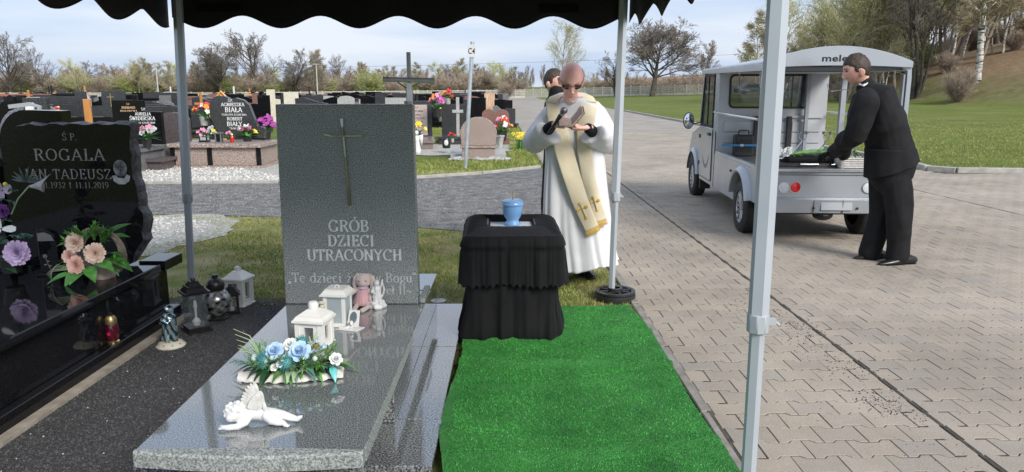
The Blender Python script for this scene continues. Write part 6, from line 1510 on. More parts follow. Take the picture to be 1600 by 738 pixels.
mb = MB(); hand(mb, wrL, (-.62, .6, -.35), (-.1, .2, -1), side=1, sc=1.12, curls=[(.5, .6, .4), (.55, .6, .4), (.6, .7, .4), (.7, .7, .5)]); hand(mb, wrR, (-.62, .6, -.35), (-.1, .2, -1), side=-1, sc=1.12, curls=[(.5, .6, .4)]*4)
gv_ = mb.build('gloves', MT['black_cloth'], sm); remesh(gv_, .0045, 2)
def haircap(M, s, parent, cut=-.28, front=.32, mat=None, side=-.1, th=.010):
    def fn(d, p):
        x, y, z = d; q = Vector(p)
        if z < 0: q.x *= 1-.24*(-z)**1.25
        if z < .1 and y > 0: q.y *= 1-.22*min(1, (.1-z))
        # hairline: front high, sides over the ears, nape low
        lim = float(np.interp(y, (-1, -.72, -.6, -.42, -.3, -.12, -.05, .2, .3, 1), (.5, .5, .42, .32, -.12, -.15, .10, .12, -.35, -.62)))
        k = 1 if z > lim else max(-.3, 1-(lim-z)*14)
        t = (th*.45+th*1.3*max(0, z)**1.5)*k*(1+.9*mnoise.noise(Vector((d.x*12, d.y*7, d.z*12))))
        return q+d*(t+.0015 if k > 0 else -.012)
    mb = MB(); mb.ell((0, 0, 0), (.082, .100, .115), 56, 44, M @ Matrix.Scale(s, 4), fn)
    return mb.build('hair', mat or MT['hair'], parent, smooth=180)
haircap(Mh2, 1.08, sm, th=.007)
q = lambda x, y, z: tuple(Mh2 @ (Vector((x, y, z))*1.08))
MB().ell(q(.034, -.088, .008), (.009, .009, .006), 8, 6).build('eye', P('eye_dark', (.02, .015, .012), .3), b2)
MB().ell(q(-.034, -.088, .008), (.009, .009, .006), 8, 6).build('eye', bpy.data.materials['eye_dark'], b2)
MB().tube([q(.02, -.101, .026), q(.036, -.098, .030), q(.054, -.085, .026)], [.0025, .0035, .002], 5).build('eyebrow', MT['hair'], b2)
MB().tube([r1(1343, 132, ym-.0), r1(1349, 134, ym-.04), r1(1356, 130, ym-.02)], [.008, .01, .008], 8, rnd=True).build('shirt_collar', MT['alb'], sm)
# small silver watch-like glint avoided; jacket collar
o = MB().tube([r1(1345, 133, ym+.0), r1(1352, 128, ym-.03), r1(1360, 122, ym+.04), r1(1356, 121, ym+.12)], [(.016, .012)]*4, 8, rnd=True, up=(0, 0, 1)).build('jacket_collar', MT['suit'], sm, smooth=180)

# ---------------------------------------------------------------- the man standing behind the priest
tb = gp(872, 405, .012); tb.z = .013; Y3 = 6.75; tb.y = Y3; tb.x = at(872, 200, Y3).x
tm = person('man in dark suit mostly hidden behind the bald priest', tb); r2 = rel(tb)
mb = MB()
mb.tube([r2(871, 262, Y3), r2(871, 230, Y3), r2(872, 190, Y3), r2(871, 160, Y3), r2(869, 147, Y3)], [(.2, .125), (.18, .12), (.21, .13), (.2, .11), (.1, .07)], 18, rnd=True, up=(0, 1, 0))
mb.tube([r2(870, 165, Y3-.2), r2(862, 205, Y3-.22), r2(868, 245, Y3-.2)], [.06, .052, .042], 12, rnd=True); mb.tube([r2(870, 165, Y3+.2), r2(862, 205, Y3+.22), r2(868, 245, Y3+.2)], [.06, .052, .042], 12, rnd=True)
jk = mb.build('jacket', MT['suit'], tm); remesh(jk, .012, 5); folds(jk, .01, 6, (0, 0, 1), .4, 12)
mb = MB()
for yy, xo in ((Y3-.1, -2), (Y3+.1, 3)): mb.tube([r2(868+xo, 255, yy), r2(861+xo, 320, yy), r2(862+xo, 390, yy)], [(.1, .1), (.08, .082), (.065, .07)], 14, rnd=True, up=(0, 1, 0))
tr = mb.build('trousers', MT['suit'], tm); remesh(tr, .011, 4)
mb = MB(); hc = r2(865, 128, Y3); Mh3 = Matrix.Translation(hc) @ Matrix.Rotation(R(55), 4, 'Z'); head(mb, Mh3, .92)
mb.tube([hc+Vector((0, 0, -.07)), r2(869, 150, Y3)], [.052, .07], 14, rnd=True); mb.tube([r2(871, 165, Y3), r2(871, 250, Y3)], [(.15, .1), (.13, .1)], 12, rnd=True, up=(0, 1, 0))
for yy in (-.2, .2): mb.tube([r2(870, 165, Y3+yy), r2(862, 205, Y3+yy*1.1), r2(868, 250, Y3+yy)], [.045, .038, .028], 10, rnd=True); hand(mb, r2(868, 250, Y3+yy), (.1, 0, -1), (1, 0, 0), side=1 if yy > 0 else -1, curls=[(.3, .4, .3)]*4)
for yy in (-.1, .1): mb.tube([r2(868, 255, Y3+yy), r2(862, 395, Y3+yy)], [.07, .04], 10, rnd=True)
b3 = mb.build('body', MT['skin'], tm); remesh(b3, .006, 2)
haircap(Mh3, .92, tm, th=.006)
for yy in (-.1, .1): g1 = Vector((r2(862, 390, Y3).x-.05, yy, -.012)); shoe(tm, g1, g1+Vector((.24, -.04, 0)))
# ================================================================ THE ELECTRIC HEARSE CART
MT['silver'] = P('silver_paint', (.40, .43, .46), .32, (.44, .47, .5), 4, metal=.35, coat=.35, rvar=.06)
MT['silver_dark'] = P('grey_inner_panel', (.26, .28, .3), .5, (.3, .32, .34), 5, metal=.1)
MT['lining'] = P('pale_grey_lining', (.38, .4, .42), .55, (.44, .46, .48), 4)
ve = thing('hearse_cart', 'silver electric hearse cart with arched roof and open cargo bed', 'vehicle', (3.325, 7.85, 0), R(-4.6))
W2 = .665          # half width
yr, yf, yB = -.62, 3.25, 1.40     # rear face, nose, wall behind the cab
def vp(ol, x0, x1, mat, name, parent=ve, bev=0, smooth=None):   # outline in (y,z) pushed along x
    n = len(ol); vs = [(x0, y, z) for y, z in ol]+[(x1, y, z) for y, z in ol]
    fs = [tuple(range(n-1, -1, -1)), tuple(range(n, 2*n))]+[(i, (i+1) % n, (i+1) % n+n, i+n) for i in range(n)]
    return MB().add(vs, fs).build(name, mat, parent, bev=bev, smooth=smooth)
def archpts(yc, zc, r, a0, a1, n=12): return [(yc+r*math.cos(R(a0+(a1-a0)*i/n)), zc+r*math.sin(R(a0+(a1-a0)*i/n))) for i in range(n+1)]
# side panels of the bed with wheel arches cut out
side = [(yr, .40), (-.345, .40)]+archpts(0, .30, .355, 163, 17, 14)+[(.36, .30), (1.45, .30), (1.45, .73), (yr, .73)]
for sx in (-1, 1):
    vp(side, sx*(W2-.02), sx*W2, MT['silver'], 'side_panel', bev=.004)
    # flared rear fender
    mb = MB(); pts_i = archpts(0, .30, .355, 165, 15, 16); pts_o = archpts(0, .30, .415, 165, 15, 16); n = len(pts_i)
    vs = [(sx*(W2+.055), y, z) for y, z in pts_i]+[(sx*(W2+.062), y, z) for y, z in archpts(0, .30, .375, 165, 15, 16)]+[(sx*(W2+.03), y, z) for y, z in pts_o]+[(sx*W2, y, z) for y, z in archpts(0, .30, .425, 165, 15, 16)]+[(sx*(W2-.05), y, z) for y, z in pts_i]
    fs = [(k*n+i, k*n+i+1, (k+1)*n+i+1, (k+1)*n+i) for k in range(4) for i in range(n-1)]+[(4*n+i, 4*n+i+1, i+1, i) for i in range(n-1)]
    mb.add(vs, fs).build('rear_fender', MT['silver'], ve, smooth=50)
# rear: upper panel and lower bumper panel with bent lip
rp = MB().box((0, yr+.012, .585), (2*W2, .024, .23)).build('rear_panel', MT['silver'], ve, bev=.006)
bpn = MB()
vs = [(-W2, yr-.005, .475), (W2, yr-.005, .475), (-W2, yr-.045, .455), (W2, yr-.045, .455), (-W2+.02, yr-.03, .325), (W2-.02, yr-.03, .325), (-W2+.02, yr+.02, .315), (W2-.02, yr+.02, .315)]
bpn.add(vs, [(0, 2, 3, 1), (2, 4, 5, 3), (4, 6, 7, 5)]).build('rear_bumper', MT['silver'], ve)
MB().box((.10, yr-.042, .405), (.30, .006, .10), rx=R(-5)).build('plate_recess', MT['lining'], ve, bev=.002)
for x in (-.12, .30): MB().lathe([(0, 0), (.012, 0), (.012, .004), (0, .004)], n=12, M=Matrix.Translation((x, yr-.043, .375)) @ Matrix.Rotation(R(90), 4, 'X')).build('bolt_hole', MT['black_metal'], ve)
# lights
MT['red_lens'] = P('red_reflector', (.65, .01, .01), .15, (.8, .02, .02), 60, coat=.8)
MT['clear_lens'] = P('clear_lens', (.55, .6, .65), .1, (.8, .82, .85), 90, spec=.8)
for sx in (-1, 1):
    for x, m_, nm in ((-.41 if sx < 0 else .40, 'clear_lens', 'reversing_light'), (-.30 if sx < 0 else .51, 'red_lens', 'tail_light')):
        M_ = Matrix.Translation((x, yr-.001, .575)) @ Matrix.Rotation(R(90), 4, 'X')
        l_ = MB().lathe([(0, 0), (.052, 0), (.05, .008), (.03, .013), (0, .015)], n=28, M=M_).build(nm, MT[m_], ve, smooth=60)
        MB().lathe([(.05, 0), (.058, 0), (.056, .009), (.05, .009)], n=28, M=M_).build('bezel', MT['chrome'], l_, smooth=40)
# bed floor, stainless sill
bx(MB(), -W2+.03, W2-.03, yr+.03, yB, .68, .71).build('bed_floor', MT['steel'], ve)
bx(MB(), -W2, W2, yr-.03, yr+.30, .732, .758).build('rear_sill', MT['steel'], ve, bev=.003)
bx(MB(), -W2+.01, W2-.01, yr-.012, yr+.02, .701, .730).build('sill_face', MT['silver_dark'], ve)
for sx in (-1, 1): bx(MB(), min(sx*(W2-.06), sx*W2), max(sx*(W2-.06), sx*W2), yr+.31, yB+.0, .732, .762).build('side_rail', MT['silver'], ve, bev=.004)
# partition with window behind the cab
pz0, pz1 = .71, 1.80; wx0, wx1, wz0, wz1 = -.52, .42, 1.30, 1.68
for (x0, x1, z0, z1) in ((-W2+.01, wx0, pz0, pz1), (wx1, W2-.01, pz0, pz1), (wx0, wx1, pz0, wz0), (wx0, wx1, wz1, pz1)):
    bx(MB(), x0, x1, yB, yB+.04, z0, z1).build('partition_panel', MT['lining'], ve)
def ringframe(x0, x1, z0, z1, y, w_, r, mat, parent, name, M=None, axis='y'):
    def rr_(x0, x1, z0, z1, r):
        o_ = []
        for cx, cz, a0 in ((x1-r, z0+r, -90), (x1-r, z1-r, 0), (x0+r, z1-r, 90), (x0+r, z0+r, 180)):
            for k in range(6): a = R(a0+18*k); o_.append((cx+r*math.cos(a), cz+r*math.sin(a)))
        return o_
    a, b = rr_(x0, x1, z0, z1, r), rr_(x0+w_, x1-w_, z0+w_, z1-w_, r*.8); n = len(a); T = .008
    P_ = lambda p, dy: (p[0], y+dy, p[1]) if axis == 'y' else (y+dy, p[0], p[1])
    vs = [P_(p, -T) for p in a]+[P_(p, -T) for p in b]+[P_(p, T) for p in a]+[P_(p, T) for p in b]
    fs = []
    for i in range(n): j = (i+1) % n; fs += [(i, j, n+j, n+i), (2*n+i, 3*n+i, 3*n+j, 2*n+j), (i, 2*n+i, 2*n+j, j), (n+i, n+j, 3*n+j, 3*n+i)]
    return MB().add(vs, fs, M).build(name, mat, parent)
wf = ringframe(wx0-.015, wx1+.015, wz0-.015, wz1+.015, yB-.006, .022, .06, MT['rubber'], ve, 'partition_window')
bx(MB(), wx0, wx1, yB+.01, yB+.014, wz0, wz1).build('pane', MT['window_glass'], wf)
bx(MB(), .23, .25, yB+.05, yB+.06, wz0, wz1).build('window_bar', MT['rubber'], wf)
# panelled lower recess: horizontal boards with gaps
bx(MB(), -W2+.06, W2-.06, yB-.02, yB-.003, 1.17, 1.20).build('ledge', MT['lining'], ve)
for xc, wd in ((-.40, .36), (.03, .30), (.42, .34)):
    for k in range(3): bx(MB(), xc-wd/2, xc+wd/2, yB-.016, yB-.002, .73+k*.135, .73+k*.135+.125).build('partition_board', MT['lining'], ve, bev=.003)
for x in (-.19, .205): bx(MB(), x-.028, x+.028, yB-.06, yB-.018, .71, 1.19).build('padded_post', MT['black_plastic'], ve, bev=.006)
# cab shell: body sides, doors, bonnet
cab = [(1.44, .30), (2.38, .30)]+[(2.385, .36)]+archpts(2.80, .30, .34, 170, 10, 12)+[(3.2, .36), (3.24, .62), (3.02, .90), (2.55, 1.0), (1.44, 1.0)]
for sx in (-1, 1):
    vp(cab, sx*(W2-.05), sx*(W2-.005), MT['silver'], 'cab_side', bev=.006)
    # door panel slightly proud
    dp = [(1.62, .36), (2.30, .36), (2.42, .62), (2.44, 1.02), (1.62, 1.02)]
    dr = vp(dp, sx*(W2-.004), sx*(W2+.008), MT['silver'], 'door', bev=.004)
    vp([(1.68, .93), (1.82, .93), (1.82, .965), (1.68, .965)], sx*(W2+.009), sx*(W2+.03), MT['black_plastic'], 'door_handle', dr, bev=.004)
    # window frame of the door and panes
    wo = [(1.66, 1.03), (2.46, 1.03), (2.30, 1.70), (1.66, 1.70)]; wi = [(1.69, 1.06), (2.41, 1.06), (2.27, 1.67), (1.69, 1.67)]
    n = 4; vs = [(sx*(W2-.02), y, z) for y, z in wo]+[(sx*(W2-.02), y, z) for y, z in wi]+[(sx*(W2-.0), y, z) for y, z in wo]+[(sx*(W2-.0), y, z) for y, z in wi]
    fs = []
    for i in range(n): j = (i+1) % n; fs += [(i, j, n+j, n+i), (2*n+i, 3*n+i, 3*n+j, 2*n+j), (i, 2*n+i, 2*n+j, j), (n+i, n+j, 3*n+j, 3*n+i)]
    MB().add(vs, fs).build('window_frame', MT['rubber'], dr)
    vp([(2.0, 1.06), (2.03, 1.06), (2.03, 1.67), (2.0, 1.67)], sx*(W2-.018), sx*(W2-.002), MT['rubber'], 'window_divider', dr)
    vp(wi, sx*(W2-.012), sx*(W2-.009), MT['window_glass'], 'door_pane', dr)
    # pillars
    vp([(1.44, 1.0), (1.60, 1.0), (1.60, 1.78), (1.44, 1.78)], sx*(W2-.05), sx*(W2-.004), MT['silver'], 'rear_cab_pillar', bev=.008)
    vp([(2.47, 1.0), (2.53, 1.0), (2.36, 1.74), (2.30, 1.74)], sx*(W2-.05), sx*(W2-.004), MT['silver'], 'windscreen_pillar', bev=.005)
    vp([(1.6, 1.71), (2.34, 1.71), (2.32, 1.77), (1.6, 1.77)], sx*(W2-.05), sx*(W2-.004), MT['silver'], 'cab_header', bev=.005)
    # mirror
    mr_ = MB(); mr_.tube([(sx*(W2-.01), 2.36, 1.08), (sx*(W2+.12), 2.40, 1.04)], .008, 6); mo = mr_.build('mirror_arm', MT['black_plastic'], ve)
    MB().ell((sx*(W2+.17), 2.40, 1.09), (.075, .035, .115), 18, 12).build('mirror_housing', MT['black_plastic'], mo, smooth=180)
    MB().ell((sx*(W2+.17), 2.385, 1.09), (.066, .028, .103), 18, 12).build('mirror_glass', P('mirror_glass', (.8, .82, .85), .03, metal=1), mo, smooth=180)
    # grab rail beside the bed
    MB().tube([(sx*(W2+.0), 1.44, 1.24), (sx*(W2+.035), 1.40, 1.24), (sx*(W2+.035), .5, 1.235), (sx*(W2+.035), -.60, 1.235)], .014, 10).build('grab_rail', MT['chrome'], ve, smooth=40)
# dark emblem crescent on the cab door
mb = MB(); 
for k in range(9):
    a0 = R(200+14*k); r_a, r_b = .19, .19-.035*math.sin(math.pi*(k+.5)/9)
    p = [(1.95+.19*math.cos(a0)*1.2, .74+.25*math.sin(a0)), (1.95+.19*math.cos(a0+R(14))*1.2, .74+.25*math.sin(a0+R(14))), (1.95+r_b*math.cos(a0+R(14))*1.15, .76+(.22)*math.sin(a0+R(14))), (1.95+r_b*math.cos(a0)*1.15, .76+.22*math.sin(a0))]
    mb.add([(-W2-.0095, y, z) for y, z in p], [(0, 1, 2, 3)])
mb.build('crescent_marking', P('grey_decal', (.16, .17, .18), .4), ve)
# bonnet, windscreen, bumper, bench
vp([(2.5, .985), (3.02, .885), (3.235, .62), (3.2, .36), (2.5, .36)], -W2+.052, W2-.052, MT['silver'], 'bonnet', bev=.02)
o = MB().add([(-W2+.055, 2.515, 1.0), (W2-.055, 2.515, 1.0), (W2-.055, 2.335, 1.72), (-W2+.055, 2.335, 1.72)], [(0, 1, 2, 3)]).build('windscreen', MT['window_glass'], ve)
bx(MB(), -W2+.1, W2-.1, 1.5, 1.62, .62, 1.22).build('seat_back', MT['black_plastic'], ve, bev=.03, seg=2); bx(MB(), -W2+.1, W2-.1, 1.6, 2.05, .5, .66).build('seat', MT['black_plastic'], ve, bev=.03, seg=2)
sw = MB(); sw.tube([(-.3+.16*math.cos(R(a)), 2.22+.05*math.sin(R(a)), 1.0+.14*math.sin(R(a))) for a in range(0, 361, 20)], .012, 6).tube([(-.3, 2.25, 1.0), (-.3, 2.5, .8)], .015, 6); sw.build('steering_wheel', MT['black_plastic'], ve)
bx(MB(), -W2+.06, W2-.06, yr+.04, 3.1, .30, .345).build('chassis', MT['black_metal'], ve)
MB().ell((.02, yr+.10, .29), (.10, .10, .06), 14, 8).build('differential', MT['black_metal'], ve)
MB().tube([(-.6, 0, .28), (.6, 0, .28)], .035, 8).build('rear_axle', MT['black_metal'], ve)
for sx in (-1, 1):     # inner wells
    bx(MB(), min(sx*.40, sx*(W2-.03)), max(sx*.40, sx*(W2-.03)), -.36, .36, .66, .67).build('wheel_well', MT['black_metal'], ve)
# wheels
def wheel(x, y, sgn, r=.285, w_=.165):
    M_ = Matrix.Translation((x, y, r-.004)) @ Matrix.Rotation(R(90)*sgn, 4, 'Y')
    t = MB().lathe([(r*.62, -w_/2), (r*.9, -w_/2), (r*.985, -w_*.38), (r, -w_*.2), (r, w_*.2), (r*.985, w_*.38), (r*.9, w_/2), (r*.62, w_/2), (r*.6, w_*.3)], n=48, M=M_).build('wheel', MT['rubber'], ve, smooth=40)
    for g_y in (-.045, -.015, .015, .045): MB().lathe([(r*1.002, g_y-.004), (r*1.004, g_y), (r*1.002, g_y+.004)], n=48, M=M_).build('tread_groove', MT['black_metal'], t)
    rm = MB().lathe([(r*.62, w_*.46), (r*.65, w_*.5), (r*.6, w_*.45), (r*.57, w_*.2), (r*.1, w_*.15), (0, w_*.15)], n=36, M=M_).build('rim', P('rim_shade', (.06, .06, .065), .5) if 'rim_shade' not in bpy.data.materials else bpy.data.materials['rim_shade'], t, smooth=40)
    mb = MB()
    for k in range(12):
        a = k*math.pi/6
        for da in (-.07, .07):
            mb.tube([(r*.14*math.cos(a), r*.14*math.sin(a), w_*.36), (r*.58*math.cos(a+da), r*.58*math.sin(a+da), w_*.40)], [.009, .0065], 5)
    mb.lathe([(0, w_*.42), (r*.16, w_*.4), (r*.17, w_*.3)], n=18); mb.lathe([(r*.56, w_*.36), (r*.61, w_*.44), (r*.65, w_*.5)], n=36)
    mb.v = [tuple(M_ @ Vector(v)) for v in mb.v]
    mb.build('hubcap', P('hubcap_silver', (.5, .51, .52), .3, metal=.8) if 'hubcap_silver' not in bpy.data.materials else bpy.data.materials['hubcap_silver'], t, smooth=40)
    return t
for sx in (-1, 1): wheel(sx*.60, 0, sx); wheel(sx*.60, 2.82, sx)
for sx in (-1, 1):
    mb = MB(); pts_i = archpts(2.80, .30, .34, 172, 8, 14); pts_o = archpts(2.80, .30, .40, 172, 8, 14); n = len(pts_i)
    vs = [(sx*(W2+.04), y, z) for y, z in pts_i]+[(sx*(W2+.02), y, z) for y, z in pts_o]+[(sx*(W2-.02), y, z) for y, z in pts_o]+[(sx*(W2-.03), y, z) for y, z in pts_i]
    mb.add(vs, [(k*n+i, k*n+i+1, (k+1)*n+i+1, (k+1)*n+i) for k in range(3) for i in range(n-1)]).build('front_fender', MT['silver'], ve, smooth=50)
    bx(MB(), min(sx*(W2-.16), sx*(W2-.02)), max(sx*(W2-.16), sx*(W2-.02)), 2.36, 2.44, .16, .40).build('mud_flap', MT['rubber'], ve)
# roof: arched at the rear, flatter over the cab; posts bend down from it at the back
def roofz(x, y):
    t = max(0, min(1, (y-yr)/(2.5-yr))); cr_ = .105*(1-t)**.8+.04
    return 1.775+cr_*(1-(x/ (W2+.02))**2)+.0*t
mb = MB(); nx_, ny_ = 24, 16; yR0, yR1 = yr-.04, 2.42
def rf(u, v): x = -(W2+.02)+2*(W2+.02)*u; y = yR0+(yR1-yR0)*v; return (x, y, roofz(x, y))
o = MB().grid(rf, nx_, ny_).build('roof', MT['silver'], ve, smooth=180); s_ = o.modifiers.new('s', 'SOLIDIFY'); s_.thickness = .025; s_.offset = -1
# rear arch board (carries the name)
n = 30; top_ = [(-(W2+.02)+2*(W2+.02)*i/n) for i in range(n+1)]; ol = [(x, roofz(x, yR0)+.004) for x in top_]+[(x, 1.722+.02*(1-(x/W2)**2)) for x in reversed(top_)]
MB().prism(ol, yR0-.028, yR0-.002).build('rear_arch_board', MT['silver'], ve, bev=.004)
for sx in (-1, 1):
    ol = [(yR0, roofz(sx*W2, yR0)-.02), (2.42, roofz(sx*W2, 2.42)-.02), (2.42, 1.70), (1.4, 1.68), (yR0, 1.70)]
    vp([(yR0, 1.765), (2.40, 1.765), (2.40, 1.715), (yR0, 1.695)], sx*(W2-.0), sx*(W2+.022), MT['silver'], 'roof_side_beam', bev=.004)
    # bent rear post
    mb = MB(); pts = [(sx*(W2-.12), yR0+.03, 1.76), (sx*(W2-.04), yR0+.03, 1.745), (sx*(W2+.002), yR0+.03, 1.70), (sx*(W2+.006), yR0+.03, 1.62), (sx*(W2+.006), yR0+.03, 1.1), (sx*(W2+.006), yR0+.03, .60)]
    mb.tube(pts, [(.05, .028)]*len(pts), 4, up=(0, 1, 0)); mb.build('rear_post', MT['silver'], ve, smooth=30)
    bx(MB(), min(sx*(W2-.045), sx*(W2-.03)), max(sx*(W2-.045), sx*(W2-.03)), yR0+.0, yR0+.06, .85, 1.66).build('post_inner_face', MT['silver_dark'], ve)
    # wreath hooks hanging under the roof
    for yk in (-.30, .55):
        MB().tube([(sx*(W2-.04), yk, 1.70), (sx*(W2-.05), yk, 1.55), (sx*(W2-.07), yk, 1.515), (sx*(W2-.28), yk, 1.50), (sx*(W2-.31), yk, 1.52), (sx*(W2-.32), yk, 1.58)], .006, 6).build('wreath_hook', MT['chrome'], ve, smooth=40)
bx(MB(), -W2+.02, W2-.02, .3, 1.4, 1.70, 1.715).build('roof_lining', MT['lining'], ve)
for y in (-.55, .3): bx(MB(), -W2+.02, W2-.02, y-.02, y+.02, 1.70, 1.735).build('roof_cross_member', MT['silver_dark'], ve)
bx(MB(), .37, .41, yB-.10, yB-.05, .72, 1.70).build('inner_post', MT['silver_dark'], ve)
bx(MB(), .56, .615, .70, .76, .75, 1.70).build('side_post', MT['silver'], ve)
# the maker's name along the arch board, cut off by the man's head in the photo
cu = bpy.data.curves.new('txt', 'FONT'); cu.body = 'melex'; cu.size = .105; cu.align_x = 'CENTER'; cu.offset = .0022; cu.space_character = 1.05
to = bpy.data.objects.new('tmp', cu); COL.objects.link(to); dg = bpy.context.evaluated_depsgraph_get(); tme = bpy.data.meshes.new_from_object(to.evaluated_get(dg)); bpy.data.objects.remove(to)
for v in tme.vertices: v.co = Vector((v.co.x*1.15-.01, yR0-.0305, 1.782+v.co.y*.8))
tme.materials.clear(); tme.materials.append(MT['black_metal']); o = bpy.data.objects.new('lettering', tme); COL.objects.link(o); o.parent = ve
# ---------------------------------------------------------------- things in the bed
vm = ve.matrix_basis if False else Matrix.Translation(ve.location) @ Matrix.Rotation(R(-4.6), 4, 'Z')
def inveh(p): return tuple(vm @ Vector(p))
su = thing('suitcase', 'black hard suitcase standing in the bed behind the cab', 'suitcase', inveh((-.36, yB-.13, .712)), R(-4.6))
bx(MB(), -.115, .115, -.06, .06, .0, .26).build('shell', MT['black_plastic'], su, bev=.02, seg=2)
MB().tube([(-.06, 0, .26), (-.06, 0, .30), (-.05, 0, .312), (.05, 0, .312), (.06, 0, .30), (.06, 0, .26)], .008, 6).build('handle', MT['black_plastic'], su, smooth=40)
bx(MB(), -.09, .09, -.066, -.0605, .05, .2).build('front_rib', MT['black_metal'], su, bev=.004)
sp = thing('strap', 'blue strap stretched across the front of the suitcase', 'strap', inveh((-.40, yB-.23, .85)), R(-4.6))
bx(MB(), -.24, .20, -.003, .003, -.012, .012).build('webbing', P('blue_webbing', (.02, .2, .42), .6), sp); bx(MB(), -.02, .02, -.008, -.0035, -.015, .015).build('buckle', MT['steel'], sp)
ca = thing('coffin_tray', 'dark padded carrying tray with steel handles in the vehicle bed', 'tray', inveh((-.02, -.18, .759)), R(-4.6))
bx(MB(), -.42, .50, -.30, .30, 0, .035).build('board', MT['black_plastic'], ca, bev=.008)
bx(MB(), -.30, .42, -.20, .24, .036, .095).build('padding', MT['black_cloth'], ca, bev=.02, seg=2)
for x in (-.12, .18): MB().tube([(x-.09, -.305, .03), (x-.09, -.33, .035), (x+.09, -.33, .035), (x+.09, -.305, .03)], .007, 6).build('handle', MT['chrome'], ca, smooth=40)
random.seed(3)
fl = thing('white_rose_bunch', 'bunch of white roses with green stems lying on the dark tray', 'flowers', inveh((-.28, -.30, .856)), R(-4.6))
for i, (x, y, z) in enumerate(((-.10, -.06, .0), (-.05, -.1, .03), (-.02, -.02, .05), (-.11, 0, .04), (-.06, .03, .02), (-.14, -.05, .01))): rose((x, y, z), (-.6, -.5, .7), .042, MT['white_petal'], fl, 'white_rose')
for i in range(9): spray(fl, (-.04, -.04+.02*i*.5, .01), (1, .1*(i-4)*.3, .08), 14, .42+.02*i, MT['fern'], 'green_stem', .016, seedn=200+i, l0=.16)
wb = thing('wicker_basket', 'small white-grey wicker basket beside the man in the suit', 'basket', inveh((.30, -.50, .759)), R(-4.6))
mb = MB()
for k in range(5): mb.tube([(x*(1+.03*k), y*(1+.03*k), .012+.021*k) for x, y in rrect(.15, .075, .03, 3)+[rrect(.15, .075, .03, 3)[0]]], .0105, 5)
mb.build('woven_side', P('pale_wicker', (.42, .4, .38), .7, (.6, .58, .55), 50, .5, 100), wb)
st_m = MB()
for k, (x, y) in enumerate(rrect(.165, .088, .03, 4)): st_m.tube([(x, y, 0), (x*1.06, y*1.06, .112)], .004, 4)
st_m.build('stake', bpy.data.materials['pale_wicker'], wb); wb.children[-1]['kind'] = 'stuff'
bx(MB(), -.14, .14, -.07, .07, .004, .03).build('lining', MT['leaf_pale'], wb)
for i in range(5): spray(wb, (-.1+.05*i, 0, .08), (.6-.3*i, .1, .5), 14, .1, MT['leaf_pale'], seedn=300+i, wd=.02)
for nm, lx in (('a', .02), ('b', .28)):
    cd = thing('candelabrum', 'silver two-cup candle holder %s in the vehicle bed' % ('nearer the pole' if nm == 'a' else 'nearer the man'), 'candle holder', inveh((lx, .25, .80)), R(-4.6))
    MB().tube([(-.16, 0, -.03), (-.05, 0, .1), (.0, 0, .17)], .006, 6).tube([(.0, 0, .17), (-.035, 0, .2), (-.035, 0, .24)], .005, 6).tube([(0, 0, .17), (.035, 0, .2), (.035, 0, .24)], .005, 6).build('stem', MT['chrome'], cd, smooth=60)
    for x in (-.035, .035): MB().lathe([(.0, 0), (.02, .004), (.024, .03), (.02, .034), (0, .03)], (x, 0, .238), 14).build('candle_cup', MT['steel'], cd, smooth=40)
    MB().lathe([(0, 0), (.05, 0), (.045, .012), (0, .014)], (-.16, 0, -.082), 16).build('foot', MT['chrome'], cd, smooth=40); MB().tube([(-.16, 0, -.07), (-.16, 0, -.03)], .006, 6).build('shaft', MT['chrome'], cd)

# seams, hinges and gaskets
for sx in (-1, 1):
    for (y0, y1, z0, z1) in ((1.435, 1.447, .31, 1.0), (1.608, 1.618, .36, 1.02), (1.62, 2.30, .350, .358)):
        bx(MB(), min(sx*(W2-.003), sx*(W2+.0025)), max(sx*(W2-.003), sx*(W2+.0025)), y0, y1, z0, z1).build('panel_gap', MT['rubber'], ve)
    for z in (.5, .86): bx(MB(), min(sx*(W2+.004), sx*(W2+.02)), max(sx*(W2+.004), sx*(W2+.02)), 2.36, 2.40, z, z+.05).build('door_hinge', MT['black_plastic'], ve)
    bx(MB(), min(sx*(W2-.002), sx*(W2+.012)), max(sx*(W2-.002), sx*(W2+.012)), .50, .54, .60, .625).build('side_marker', MT['black_plastic'], ve)
bx(MB(), -W2+.01, W2-.01, yr-.004, yr-.0005, .468, .474).build('panel_gap', MT['rubber'], ve)
for x in (-.12, .16, .52): bx(MB(), x-.0015, x+.0015, yr-.0475, yr-.030, .33, .455).build('bumper_seam', MT['rubber'], ve)
